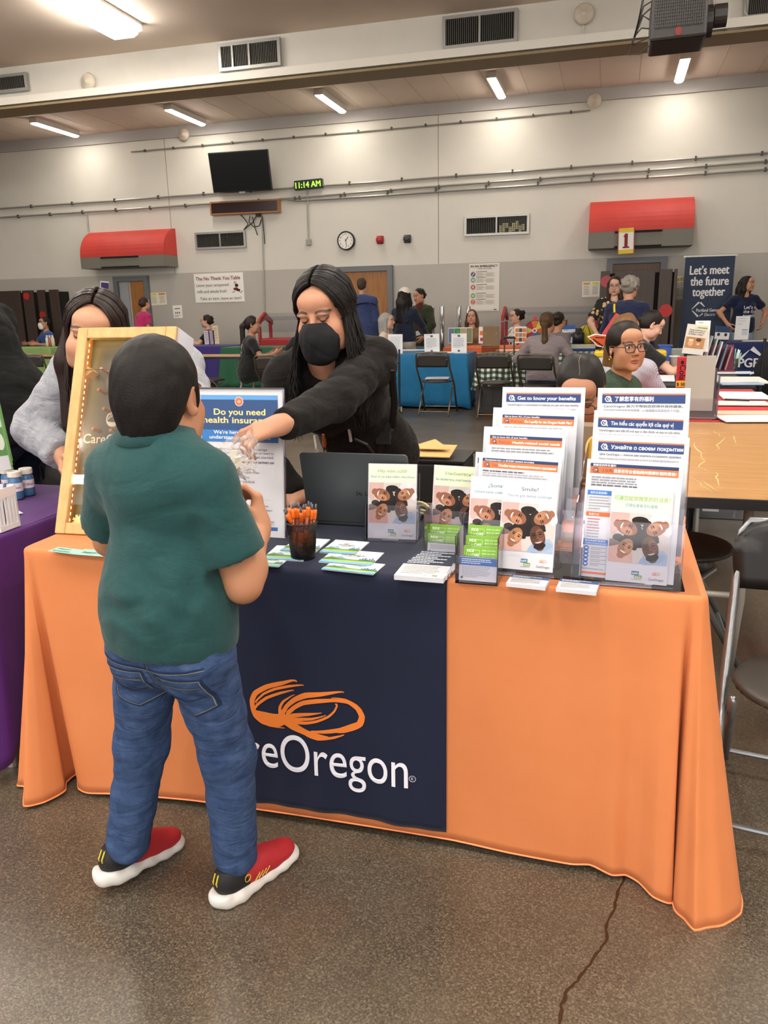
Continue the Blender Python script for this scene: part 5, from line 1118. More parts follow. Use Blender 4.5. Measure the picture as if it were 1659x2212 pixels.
# ---- health insurance sign in a clear slant holder
def dyn(p, w, h):
    y = lambda px: h*(1165-px)/(1165-838)
    p.rect(w*.045, y(955), w*.9, y(853)-y(955), '#3a76b8', 1); p.rect(w*.045, y(928), w*.9, y(862)-y(928), '#33507f', 2); p.rect(w*.045, y(862), w*.9, y(852)-y(862), '#5f9ad6', 3)
    p.ell(w*.5, y(866), w*.05, w*.05, '#f4e6df', 4); p.ell(w*.5, y(866), w*.044, w*.044, '#d4714c', 5); p.ring(w*.5, y(866), w*.02, w*.004, '#f4e6df', 6, 4, w*.016); p.rect(w*.485, y(867), w*.03, w*.006, '#f4e6df', 6)
    p.text('Do you need', w*.5, y(895), h*.058, '#f6d98a', 3, 'C', .03, w*.6, 3); p.text('health insurance?', w*.5, y(913), h*.058, '#f6d98a', 3, 'C', .03, w*.86, 3)
    p.text('We\u2019re here to help you', w*.5, y(937), h*.034, '#eef3fa', 3, 'C', .014, w*.62); p.text('understand how to get it', w*.5, y(948), h*.034, '#eef3fa', 3, 'C', .014, w*.72)
    for t, v, b in (('Whether you already have coverage', 970, 0), ('through the Oregon Health Plan or need to', 978, 0), ('sign up, we can help you get started.', 987, 0), ('The Connect to Care team and our partners can', 998, .02), ('Enroll in Oregon Health Plan', 1021, 0), ('Help with appointments', 1032, 0), ('Get rides to your medical', 1042, 0), ('Replace medical ID cards', 1061, 0), ('Meet other care needs', 1071, 0)):
        p.text(t, w*.17, y(v+3), h*.026, '#6a6c72' if not b else '#44464c', 1, 'L', b, min(w*.72, w*.0195*len(t)))
    p.rect(w*.1, y(1082), w*.75, h*.002, '#b9bbc0'); p.rect(w*.06, y(1150), w*.86, y(1142)-y(1150), '#3a68ab', 1); p.text('CareOregon', w*.88, y(1132), h*.02, '#5a5f80', 1, 'R', .01, w*.2); p.text('Connect to Care', w*.88, y(1137), h*.014, '#b08a7a', 1, 'R', .0, w*.2)
    p.greek(w*.17, y(1098), w*.7, 4, h*.028, '#9a9ca2', 1, h*.012, 12)
t_, F_ = sheet('sign_sheet', (425, 839), (610, 839), 2.045, 2.045, .1, .432, 'white and blue poster asking about health insurance, standing behind the boy', 'poster', dyn, .002)
o, ux, uy, n, w, h = F_; t = thing('slant_sign_holder', 'clear slanted holder of the health insurance poster', 'sign holder', A3((o+ux*w/2)[0], o[1], TZ)); R = np.stack([ux, uy, n], 1)
MB().box(o+ux*w/2+uy*h/2-n*.004, (w+.008, h+.006, .003), acr, R).build('back_panel', t); MB().box(o+ux*w/2+uy*(h+.001), (w+.01, .004, .008), mat('sign_edge', '#3b3a3e', .3), R).box(o+ux*(w+.004)+uy*h/2, (.003, h, .008), acr_e, R).build('edge', t); MB().box(A3((o+ux*w/2)[0], o[1]+.05, TZ+.003), (w+.006, .11, .003), acr).build('foot', t)
# ================================================================== PEOPLE AT THE FRONT TABLE
def fabric(name, c, c2=None, rough=.85, sheen=.2, sc=40, fd=.4):
    return mat(name, c, rough, spec=.2, var=(sc, c2 or c), bump=(500, .12), sheen=sheen, fold=(7, fd))
def folds(lines, amp0=.003, seed=0):
    """creases: (point a, point b, width, depth) in local coordinates over a soft base wrinkle"""
    base = wrinkle(amp0, .9, seed)
    def f(X, Y, Z):
        o = base(X, Y, Z)
        for a, b, w, dp in lines:
            a, b = np.asarray(a, float), np.asarray(b, float); d = b-a; L = d @ d
            t = np.clip(((X-a[0])*d[0]+(Y-a[1])*d[1]+(Z-a[2])*d[2])/L, 0, 1)
            r = np.sqrt((X-a[0]-t*d[0])**2+(Y-a[1]-t*d[1])**2+(Z-a[2]-t*d[2])**2); o = o+dp*np.exp(-(r/w)**2)-.5*dp*np.exp(-((r-1.6*w)/w)**2)
        return o
    return f
# ---------------------------------------------------------------- the boy
poly_m = fabric('polo_green', '#21494a', '#1e4344', .8, .12, 120, .2); denim = mat('denim_blue', '#43587f', .85, spec=.2, var=(34, '#30456b', (1, 1, .6)), bump=(420, .25), fold=(9, .4)); denim_s = mat('denim_stitch', '#8f8a78', .8); denim_d = mat('denim_dark', '#22365a', .9)
BF = -.15
bl = (-.872, 1.375, 0)
boy = person('boy in a dark green polo shirt and blue jeans, his back turned', bl, BF, h=1.33, hs=.955, lean=.03, skin='#b47f5f', lips='#a0604f', bust=False, bulk=.88, sw=.82, armr=1.22, shz=.085, headoff=(0, -.0, -.088), head=(.2, -.06, 0),
    aR=dict(W=(-.748, 1.575, .908), P=(.35, -.5, -1), FD=(-.15, .35, .9), PN=(-.9, -.3, .1), curl=(.85, 1.0, 1.1, 1.2), thumb=.75, spread=.05), aL=dict(W=(-.98, 1.66, .82), P=(-1, -.4, -.5), FD=(.5, .8, -.1), PN=(0, 0, -1)),
    legs={-1: ((-1.095, 1.44, .095, 1), (-.3, 1, 0)), 1: ((-.818, 1.48, .088, 1), (.1, 1, 0))}, shoes=None, ll=.935,
    top=dict(mat=poly_m, sleeve='short', sl=.72, extra=[ball((0, .0, .77), (.147, .122, .2), .03)], e=.024, hem=-.03, name='polo_shirt', nk=.8, disp=folds([((-.12, -.12, .86), (.05, -.14, .78), .018, .006), ((-.1, -.12, .80), (.1, -.13, .84), .016, .005), ((.02, -.12, .92), (.1, -.1, .8), .02, .005), ((-.06, -.13, 1.0), (-.05, -.14, .84), .022, .004), ((.05, -.13, 1.0), (.03, -.14, .82), .024, .004), ((.13, -.05, .98), (.12, -.07, .84), .016, .005)], .003, 2)),
    bottom=dict(mat=denim, e=.02, waist=.05, len=.96, name='jeans', disp=folds([((-.2, -.12, .32), (-.05, -.12, .28), .016, .006), ((-.2, -.1, .25), (-.05, -.1, .2), .016, .006), ((.0, -.1, .3), (.16, -.06, .36), .018, .006), ((.0, -.08, .22), (.14, -.06, .26), .016, .006), ((-.2, -.08, .13), (-.08, -.08, .1), .014, .006), ((.02, -.06, .12), (.14, -.04, .15), .014, .006), ((-.02, -.14, .6), (-.12, -.12, .5), .022, .005)], .004, 5)), cres=.007, hres=.004, hair=dict(style='short', col='#15100e', col2='#241c18', vol=1.06, res=.005, cut=None))
def boy_hair():
    o = boy; Hc, R, s = o['Hc'], o['HR'], o['hs']; ob = o['hair']; me = ob.data; bpy.data.objects.remove(ob)
    B = lambda c, r, k=.012, op='u', rot=None: ball(Hc+R @ (np.array(c)*s), np.array(r)*s, k*s, op, R if rot is None else R @ rot)
    g = [B((0, -.018, .042), (.083, .103, .093)), B((0, -.055, -.01), (.073, .063, .07), .03), B((0, -.058, -.06), (.055, .04, .05), .03), B((0, .105, -.04), (.09, .072, .1), .01, 's')]
    for q in (-1, 1): g += [B((q*.064, .036, .0), (.008, .012, .028), .012), B((q*.086, .004, -.012), (.03, .03, .036), .008, 's'), B((q*.07, .0, -.075), (.04, .05, .045), .01, 's')]
    rs = np.random.RandomState(3); W = [unit(rs.normal(size=3))*rs.uniform(150, 420) for _ in range(7)]
    v, f = sdf(g, .0032, lambda X, Y, Z: (.00025)*sum(np.sin(X*w[0]+Y*w[1]+Z*w[2]*.5) for w in W))
    o['hair'] = link('hair', v, f, mat('hair_boy', '#0d0a09', .55, spec=.25, var=(160, '#17110f', (1, 1, .35)), bump=(330, .22)), o['root'], smooth=True, local=True)
boy_hair()
def collar(o, m, h=.042, r0=.062, name='collar', flare=.016, tilt=-.25, dz=.005, open_=.25):
    c = o['N']+o['d']*dz; R = o['Rs'] @ rotx(tilt); n = 44; rows = [(r0*.93, .0), (r0*.95, h), (r0*1.02, h+.004), (r0+flare*.6, h*.55), (r0+flare, -.004)]; V, F = [], []
    for r, z in rows:
        for i in range(n):
            a = math.pi/2+open_+(2*math.pi-2*open_)*i/(n-1); V.append(c+R @ A3(r*math.cos(a)*1.06, r*math.sin(a)*1.04, z+.003*math.sin(5*a)*(z < h*.8)))
    for j in range(len(rows)-1):
        for i in range(n-1): F.append([j*n+i, j*n+i+1, (j+1)*n+i+1, (j+1)*n+i])
    ob = link(name, V, F, m, o['root'], smooth=True, local=True); sd = ob.modifiers.new('t', 'SOLIDIFY'); sd.thickness = .003; return ob
collar(boy, poly_m, h=.042, r0=.064, dz=-.012)
def surf_map(o, ob_name, eps=.0015):
    """project points of a flat drawing onto a garment along a direction"""
    dg = bpy.context.evaluated_depsgraph_get(); ob = o[ob_name]
    from mathutils.bvhtree import BVHTree
    me = ob.data; bv = BVHTree.FromPolygons([v.co[:] for v in me.vertices], [list(p.vertices) for p in me.polygons])
    def cast(p, d):
        h = bv.ray_cast(Vector(p), Vector(d)); return np.array(h[0]) if h[0] is not None else None
    return cast
def on_cloth(o, key, org, ux, uy, d, off=.0015):
    cast = surf_map(o, key); last = [None]
    def fn(x, y, L):
        p = np.asarray(org, float)+np.asarray(ux, float)*x+np.asarray(uy, float)*y; h = cast(p, d)
        if h is None: h = last[0] if last[0] is not None else p
        last[0] = h; return o['Wd'](h-np.asarray(d, float)*(off+L))
    return fn
class SubPage(Page): pass
def dense(pts, n=10):
    out = []
    for a, b in zip(pts[:-1], pts[1:]):
        for t in np.linspace(0, 1, n)[:-1]: out.append((a[0]+(b[0]-a[0])*t, a[1]+(b[1]-a[1])*t))
    return out+[pts[-1]]
# jeans details: pockets, yoke, side seams, hems
pj = Page(fn=on_cloth(boy, 'bottom', (0, -.4, 0), (1, 0, 0), (0, 0, 1), (0, 1, 0), .0012), off=0)
for q in (-1, 1):
    x0 = q*.07; pk = [(x0-.052, .665), (x0+.052, .665), (x0+.05, .58), (x0, .555), (x0-.05, .58), (x0-.052, .665)]
    pj.line(dense(pk), .0045, '#1d3052', 1); pj.line(dense([(a*1.0+(x0-a)*.08, b+(.61-b)*.06) for a, b in pk]), .0016, '#8a8570', 2); pj.line(dense([(x0-.044, .642), (x0+.044, .642)]), .002, '#7d7a69', 2)
    pj.line(dense([(x0-.04, .612), (x0, .6), (x0+.04, .612)]), .004, '#2a3a55', 2)
pj.line(dense([(-.13, .69), (0, .675), (.13, .69)], 24), .004, '#1d3052', 1); pj.line(dense([(-.13, .686), (0, .671), (.13, .686)], 24), .0015, '#8a8570', 2); pj.line(dense([(0, .72), (0, .56)], 16), .004, '#1d3052', 1); pj.line(dense([(.004, .72), (.004, .56)], 16), .0012, '#8a8570', 2)
pj.build('jeans_stitching', boy['root'], label='stitched seams and back pockets')
# shoes
def sneaker(o, heel, dirv, s, lift, name_lab, q):
    y = unit(A3(dirv[0], dirv[1], 0)); x = A3(y[1], -y[0], 0); z = A3(0, 0, 1)
    if lift: y2 = unit(y*math.cos(lift)-z*math.sin(lift)); z = unit(np.cross(x, y2)); y = y2
    base = A3(heel[0], heel[1], 0)+A3(0, 0, .235*s*math.sin(lift)*.75); G = lambda a, b, c: o['M0'].T @ (base+(x*a+y*b+z*c)*s-o['base'])
    Rl = o['M0'].T @ np.stack([x, y, z], 1); B = lambda c, r, k=.02, op='u': ball(G(*c), np.array(r)*s, k, op, Rl)
    pl = lambda c, n: plane(G(*c), Rl @ np.asarray(n, float))
    up = [B((0, .035, .06), (.036, .045, .045), .03), B((.0, .11, .05), (.038, .075, .04), .03), B((q*-.003, .185, .036), (.038, .06, .028), .03)]
    sole = [B((0, .035, .016), (.042, .052, .026), .02), B((0, .1, .015), (.04, .08, .022), .03), B((q*-.003, .19, .017), (.046, .068, .022), .03), B((0, .0, .03), (.028, .02, .025), .02)]
    v, f = sdf(up, .0045, None, [pl((0, .085, 0), (0, 1, .35)), pl((0, 0, .092), (0, .0, 1))]); sh = link('shoe', v, f, mat('shoe_black', '#17171a', .7, bump=(300, .2)), o['root'], smooth=True, local=True); sh['label'] = 'black heel of the '+name_lab
    v, f = sdf([B((0, .035, .06), (.0355, .0445, .0445), .03)]+up[1:], .0045, None, [pl((0, .083, 0), (0, -1, -.35))]); t = link('toe_cap', v, f, mat('shoe_red', '#b0242c', .6, bump=(340, .3)), sh, smooth=True, local=True); t['label'] = 'red front of the '+name_lab
    v, f = sdf(sole, .0045, lambda X, Y, Z: .0014*np.sin(X*90+Y*120+Z*40), [pl((0, 0, .001), (0, 0, -1)), pl((0, 0, .037), (0, -.02, 1))]); link('sole', v, f, mat('sole_white', '#d8d6d2', .5), sh, smooth=True, local=True)
    m = MB(); lm = mat('lace_black', '#141416', .7)
    for k in range(4):
        yy = .098+.018*k; m.tube([o['Wd'](G(-.022, yy, .083-.006*k)), o['Wd'](G(0, yy+.008, .093-.008*k)), o['Wd'](G(.022, yy-.002, .083-.006*k))], .0035*s, lm, 6)
    m.build('laces', sh)
    m = MB(); ym = mat('shoe_yellow', '#c9b53a', .5)
    for k in range(2): m.tube([o['Wd'](G(-.006+.012*k, -.004, .05)), o['Wd'](G(-.006+.012*k, -.010, .07)), o['Wd'](G(-.006+.012*k, -.002, .09))], .0022*s, ym, 5)
    for k in range(4): m.tube([o['Wd'](G(q*.036, .085+.011*k, .036)), o['Wd'](G(q*.0375, .098+.011*k, .05)), o['Wd'](G(q*.03, .107+.009*k, .066-.002*k))], .0018*s, ym, 5)
    m.tube([o['Wd'](G(q*(.0365), .062+.009*math.cos(a), .058+.009*math.sin(a))) for a in np.linspace(0, 6.28, 14)], .0016*s, ym, 5); m.build('yellow_trim', sh)
sneaker(boy, (-.838, 1.42), (.42, .9), .98, 0, 'right shoe', 1); sneaker(boy, (-1.135, 1.385), (.3, .95), .98, .16, 'left shoe', -1)
# ---------------------------------------------------------------- the woman in the black mask
def strands(o, n, length, seed=1, r=.0022, front_=None, rng=(38, 322), wav=.012, zc=-.02, mt=None, tilt=0.0, part=.015, outw=.018, taper=True, back_only=False):
    Hc, R, s = o['Hc'], o['HR'], o['hs']; rs = np.random.RandomState(seed); P = []; dz = np.array([0, 0, -1.0])
    el = lambda v, k: A3(v[0]*.089*k, -.018+v[1]*.105*k, .04+v[2]*.097*k)
    for i in range(n):
        sd = 1 if rs.rand() < .5 else -1; u = rs.rand()
        if rng[1] < 180: u = 0
        ph = math.radians(rs.uniform(*rng)) if rng[1]-rng[0] < 60 else math.radians(rng[0]+(174-rng[0])*u)*sd
        ex, ey = math.sin(ph), math.cos(ph); pts = []; lift = 1.015+rs.uniform(.0, .1)
        s0 = unit(A3(.05*sd+part, .8-1.35*u, .75)); s1 = unit(A3(ex, ey, -.55+.15*rs.rand()))
        for t in np.linspace(0, 1, 7):
            v = unit(s0*(1-t)+s1*t+A3(sd*.0, .12*math.sin(t*3.14)*(1-u), .3*math.sin(t*3.14))); pts.append(Hc+R @ (el(v, lift)*s))
        p = pts[-1].copy(); L = length*rs.uniform(.72, 1.05); out = R @ A3(ex, ey, 0); f1, f2 = rs.uniform(0, 6.28, 2); w = rs.uniform(.5, 1.3)*wav; m = 12
        for j in range(1, m+1):
            u = j/m; q = p+dz*L*u+out*outw*math.sin(min(u*2.2, 1.6))*rs.uniform(.9, 1.1)+A3(math.sin(u*9+f1), math.sin(u*8+f2), 0)*w*u
            if front_ is not None: q = q+np.asarray(front_, float)*u*u*max(0, ey+.6)
            pts.append(q)
        P.append(pts)
    mb = MB(); mt = mt or mat('hair_strand_dark', '#1a1210', .4, spec=.5)
    for i, pts in enumerate(P):
        rr = r*rs.uniform(.6, 1.5); mb.tube(pts, [rr*(1.0 if j < len(pts)-4 else .9-.22*(j-len(pts)+4)) for j in range(len(pts))], mt, 4)
    # to local
    ob = link('hair_strands', mb.v, mb.f, mb.mats, o['root'], None, True, local=True); return ob
hood_m = fabric('hoodie_black', '#191614', '#141210', .92, .04, 60)
WF = 3.02
wom = person('woman in a black face mask and black hoodie, reaching over the table', (-.865, 2.84, 0), WF, h=1.6, hs=1.0, lean=.78, skin='#b9856a', lips='#9c5a4c', down=True, head=(.06, -.24, .06), headoff=(-.045, .0, -.035), bulk=.88, sw=.97, twist=.25,
    aL=dict(W=(-.85, 1.965, 1.078), P=(.45, .3, -1), FD=(-.82, -.36, -.24), PN=(-.2, .5, -.84), curl=(.32, .5, .58, .62), thumb=.8, l=1.12, spread=.16), aR=dict(W=(-.96, 2.33, .79), P=(-1, .4, .2), FD=(-.7, -.6, -.12), PN=(0, 0, -1), curl=(.25, .3, .3, .3)),
    top=dict(mat=hood_m, sleeve='long', sl=1.02, e=.028, hem=-.1, name='hoodie', hood=True, disp=folds([], .006, 4)), bottom=dict(mat=fabric('trousers_black', '#1b1b1e'), waist=.05), cres=.009, hres=.003, hair=dict(style='cap', col='#110c0b', col2='#181110', vol=.99, res=.005))
o = wom
strands(o, 1900, .37, 5, .0015, rng=(62, 308), wav=.017, outw=.03, mt=mat('hair_strand_dark', '#110c0b', .5, spec=.3))
def face_mask(o, m, name='face_mask'):
    Hc, R, s = o['Hc'], o['HR'], o['hs']; B = lambda c, r, k=.015, op='u', rot=None: ball(Hc+R @ (np.array(c)*s), np.array(r)*s, k*s, op, R if rot is None else R @ rot)
    g = [B((0, .072, -.058), (.066, .058, .068)), B((0, .112, -.04), (.02, .022, .045), .03), B((0, .085, -.105), (.05, .035, .03), .03)]
    wr = wrinkle(.0022, 1.6, 3)
    v, f = sdf(g, .003, lambda X, Y, Z: wr(X, Y, Z), [plane(Hc+R @ (A3(0, .08, -.006)*s), R @ A3(0, -.25, 1)), plane(Hc+R @ (A3(0, .035, 0)*s), R @ A3(0, -1, .25))])
    mk = link(name, v, f, m, o['root'], smooth=True, local=True); mb = MB()
    for q in (-1, 1):
        for z0 in (-.012, -.07): mb.tube([Hc+R @ (np.array(p)*s) for p in ((q*.056, .05, z0), (q*.076, .02, z0*.6), (q*.084, -.012, .012 if z0 > -.03 else -.03))], .0018, m, 5)
    ob = link('ear_loop', mb.v, mb.f, [m], mk, None, True, local=True); return mk
face_mask(wom, mat('mask_black', '#16161a', .75, spec=.3, bump=(260, .15)))
def cords():
    m = MB(); cm = mat('cord_white', '#d6d4d0', .7); cast = surf_map(wom, 'top'); M = wom['M0'].T
    def P(u, v, y):
        h = cast(M @ (EYE-wom['base']), M @ ray(u, v)); return ony(u, v, y) if h is None else wom['Wd'](h)-unit(ray(u, v))*.005
    m.tube([P(754, 928, 2.43), P(757, 945, 2.42), P(758, 953, 2.42)], .0055, cm, 6); m.tube([P(679, 940, 2.42), P(683, 968, 2.42), P(690, 988, 2.44)], .0035, cm, 6)
    m.build('drawstring', wom['root'])
    m = MB(); om = mat('zip_orange', '#d9702a', .5); m.tube([P(698, 938, 2.43), P(702, 962, 2.42)], [.005, .009], om, 6); m.tube([P(704, 974, 2.43), P(707, 984, 2.43), P(716, 990, 2.45)], .006, om, 6); m.build('zip_pull', wom['root'])
    m = MB(); bm = mat('strap_black', '#151517', .5); m.tube([P(846, 800, 2.62), P(852, 870, 2.6), P(847, 925, 2.56), P(825, 955, 2.5), P(815, 990, 2.5)], .012, bm, 6, flat=.3); m.box(P(838, 930, 2.53), (.02, .02, .06), mat('buckle', '#2a2a2e', .25)).box(P(828, 945, 2.51), (.05, .02, .045), bm); m.tube([P(765, 948, 2.44), P(792, 960, 2.45), P(815, 990, 2.48)], .006, mat('zip_black', '#2b2b2e', .4), 6); m.build('bag_strap', wom['root'])
cords()
# the clear bag in her hand
def plastic_bag():
    h0 = wom['Wd'](wom['arms'][-1]['w']); c = ony(528, 968, 1.9); t = thing('plastic_bag', 'small clear plastic bag dangling from the masked woman\u2019s hand', 'bag', c); V, F = [], []; n = 26; rows = 16; rs = np.random.RandomState(5); a = ony(548, 938, 1.89); b = ony(500, 1008, 1.89); ax = unit(b-a); L = np.linalg.norm(b-a); u = unit(np.cross(ax, A3(0, 1, 0))); w = np.cross(ax, u)
    for j in range(rows):
        tt = j/(rows-1); r = .012+.034*min(1, tt*1.6)
        for i in range(n):
            an = 6.283*i/n; k = 1+.25*math.sin(an*4+j*.9)+.18*rs.uniform(-1, 1); V.append(a+ax*L*tt+(u*math.cos(an)*1.0+w*math.sin(an)*.55)*r*k)
    for j in range(rows-1):
        for i in range(n): F.append([j*n+i, j*n+(i+1) % n, (j+1)*n+(i+1) % n, (j+1)*n+i])
    F.append([(rows-1)*n+i for i in range(n)])
    link('film', V, F, clear('bag_film', '#ffffff', 1.0, .0, .12, .13), t)
    m = MB(); sm = mat('bag_contents', '#e2ddd0', .4)
    for k in range(3): m.box(a+ax*L*(.7+.07*k)+u*(.012*(k-1)), (.018, .012, .02), sm, rotz(k)@rotx(.5*k))
    m.build('contents', t)
plastic_bag()
# ---------------------------------------------------------------- the woman in the grey sweatshirt behind the game board
gs_m = mat('sweatshirt_grey', '#a3a6ad', .9, spec=.2, var=(26, '#8d9097'), bump=(300, .25), sheen=.2, fold=(7, .6))
gw = person('woman in a grey sweatshirt with long dark hair, behind the game board', (-1.8, 2.93, 0), math.pi+.28, h=1.66, hs=1.1, lean=.95, skin='#c08f72', lips='#a8655a', down=True, head=(.1, -.1, -.2), headoff=(.075, 0.03, -.085), bulk=1.12, sw=1.16, armr=1.25, side=.05,
    aL=dict(W=(-1.33, 2.2, .93), P=(1, .3, .2), FD=(0, -1, -.2)), aR=dict(W=ony(138, 985, 2.4), P=(-1, .4, -.1), FD=(.4, -.6, -.6)), top=dict(mat=gs_m, sleeve='long', e=.03, hem=-.1, name='sweatshirt', disp=folds([], .008, 6)), bottom=dict(mat=fabric('trousers_navy', '#23283a')), cres=.01, hres=.0035, hair=dict(style='long', col='#1f1311', col2='#281814', length=.26, vol=.98, res=.007))
strands(gw, 900, .36, 15, .0013, rng=(58, 302), wav=.007, mt=mat('hair_strand_red', '#24150f', .4, spec=.5))
# ---------------------------------------------------------------- the person in black at the left edge
pb = person('person in a black top and dark jeans at the left edge', (-2.52, 2.86, 0), 1.45, h=1.7, lean=.42, bulk=1.3, sw=1.05, bust=False, skin='#c79a80', aL=dict(w=(-.25, .5, .95)), aR=dict(w=(.25, .45, .9)), top=dict(mat=fabric('top_black', '#0c0c0c', '#090909', .9, .02), sleeve='long', e=.03, hem=-.13, name='top', disp=folds([], .006, 9)), bottom=dict(mat=mat('jeans_dark', '#1d2a44', .85, var=(30, '#162036')), name='jeans'), hair=dict(style='bob', col='#2a1d17', col2='#3a2a20', length=.1))
# ---------------------------------------------------------------- the child in orange
oc = person('child in an orange shirt and glasses, head bowed behind the leaflet stands', (-.09, 3.0, 0), math.pi, 'sit', h=1.5, hs=.99, lean=.16, skin='#a8755a', down=True, head=(-.05, -.5, .0), seat=.5, headoff=(0, .03, -.03), bust=False, bulk=.95, top=dict(mat=mat('tee_orange', '#e0941f', .85, var=(30, '#d88a1a'), sheen=.1), sleeve='short', name='shirt', e=.016), bottom=dict(mat=fabric('trousers_black', '#1b1b1e')), aL=dict(w=(-.18, .4, .72)), aR=dict(w=(.18, .4, .72)), hres=.0035, hair=dict(style='bun', col='#120e0d', col2='#211b18', res=.004, vol=1.02))
glasses(oc, '#15110f')
pt = Page(fn=lambda x, y, d: oc['Wd'](oc['Hc']+oc['HR'] @ (A3(x, -.018+.1015*math.sin(y), .04+.0925*math.cos(y))*oc['hs']*(1.012))), off=0)
pt.line([(.003*math.sin(a*7), a) for a in np.linspace(-.1, .8, 14)], .0022, '#6d5b50', 1); pt.build('hair_parting', oc['root'])
cl_ = Page(fn=on_cloth(oc, 'top', (0, .5, 0), (1, 0, 0), (0, 0, 1), (0, -1, 0), .002), off=0); emblem(cl_, -.02, oc['N'][2]-.13, .2, '#e9dfd0', 1, 1.2, 3); cl_.build('shirt_emblem', oc['root'])
# ================================================================== GAME BOARD, LAPTOP, PENS
pine = mat('pine', '#d3ab74', .5, var=(7, '#c2955c', (5, 5, .6)), spec=.35); pine_in = mat('pine_inside', '#c88a4e', .5, var=(7, '#b97a42', (5, 5, .6)))
def game_board():
    A = A3(-1.578, 1.912, TZ+.004); B = A3(-1.245, 1.928, TZ+.004); ux = unit(B-A); back = A3(-ux[1], ux[0], 0); th = math.radians(22); uy = unit(math.cos(th)*A3(0, 0, 1)+math.sin(th)*back); n = np.cross(ux, uy); R = np.stack([ux, uy, n], 1)
    W, H, D = .333, .64, .105; G = lambda x, y, z=0: A+ux*x+uy*y+n*z; A = A+uy*(.0)+n*0
    t = thing('game_board', 'wooden peg drop game board with a glowing light strip, leaning back on the orange table', 'game board', A+ux*W/2); f = .034
    for nm, c, sz in (('frame_side', (f/2, H/2), (f, H)), ('frame_side', (W-f/2, H/2), (f, H)), ('frame_top', (W/2, H-f/2), (W-2*f, f)), ('frame_bottom', (W/2, f/2), (W-2*f, f))):
        MB().box(G(*c, -.01), (*sz, .02), pine, R).build(nm, t, bevel=.003)
    m = MB(); m.box(G(.009, H/2, -D/2-.01), (.018, H, D), pine_in, R).box(G(W/2, H-.009, -D/2-.01), (W-.04, .018, D), pine_in, R).box(G(W/2, .009, -D/2-.01), (W-.04, .018, D), pine_in, R); m.build('box_wall', t)
    MB().box(G(W-.009, H/2, -D/2-.01), (.018, H, D), mat('board_side_white', '#d9dae4', .6), R).build('side_wall', t, label='white right side')
    MB().box(G(W/2, H/2, -.062), (W-.03, H-.03, .006), mat('board_back', '#57544b', .5, var=(3, '#4c4a42')), R).build('back_board', t)
    pl_o = G(0, 0, -.058)
    def hit(u, v, z=-.058):
        d = ray(u, v); o = G(0, 0, z); k = ((o-EYE) @ n)/(d @ n); p = EYE+d*k-A; return p @ ux, p @ uy
    pg = Page(pl_o, ux, uy, off=.0008); ex, ey = hit(264, 905); emblem(pg, ex+.01, ey, .125, '#ded4c0', 1, 1.2, 4); tx, ty = hit(180, 957); pg.text('CareOregon', tx, ty, .042, '#ded4c0', 1, 'L', .01, .2, 3); pg.build('lettering', t)
    for u, v in ((220, 845), (231, 886), (208, 929), (246, 932), (216, 973), (190, 1015), (250, 790), (300, 800), (226, 800), (262, 1000)):
        x, y = hit(u, v, -.04); m = MB(); m.tube([G(x, y, -.058), G(x, y, -.02)], .005, mat('peg_wood', '#b77a58', .5), 10); m.build('peg', t)
    lm = mat('led_glow', '#fff2c0', .4, emit=('#ffe08a', 9.0)); m = MB(); p0, p1 = (.0225, .05), (.0225, H-.05); N_ = 30
    for i in range(N_): m.box(G(.0215, .045+(H-.09)*i/(N_-1), -.032), (.004, .008, .007), lm, R)
    for i in range(14): m.box(G(.03+(W-.06)*i/13, H-.0215, -.032), (.008, .004, .007), lm, R)
    m.box(G(.019, H/2, -.032), (.001, H-.06, .011), mat('led_tape', '#e8dcc0', .5), R).box(G(W/2, H-.019, -.032), (W-.05, .001, .011), mat('led_tape', '#e8dcc0', .5), R); m.build('light_strip', t)
    MB().box(G(W/2, .3, -.014), (W-.05, .42, .003), clear('board_acrylic', '#ffffff', .98, .03), R).box(G(W/2, .51, -.0135), (W-.05, .002, .004), acr_e, R).build('clear_cover', t)
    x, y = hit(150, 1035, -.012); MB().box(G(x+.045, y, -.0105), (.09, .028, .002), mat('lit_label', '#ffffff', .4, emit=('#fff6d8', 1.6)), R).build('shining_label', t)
    x, y = hit(170, 1128, -.03); m = MB(); m.lathe([(0, 0), (.02, 0), (.02, .004), (0, .004)], G(x, .042, -.03), mat('chip_yellow', '#dcc98a', .5), 24, R)
    for k in range(8): a = k*.785; m.box(G(x+.0175*math.cos(a), .042+.0175*math.sin(a), -.0255), (.006, .004, .001), mat('chip_dark', '#4a4132', .5), R @ rotz(a))
    m.build('chip', t)
    x, y = hit(187, 1128, -.03); MB().box(G(x+.01, .06, -.035), (.012, .06, .045), pine, R).box(G(x+.055, .06, -.035), (.012, .06, .045), pine, R).build('divider', t)
    x, y = hit(205, 775, -.02); MB().prism([(0, 0), (.022, .016), (0, .032)], G(.036, .49, -.05), ux, uy, n*.035, pine).build('wedge', t)
game_board()
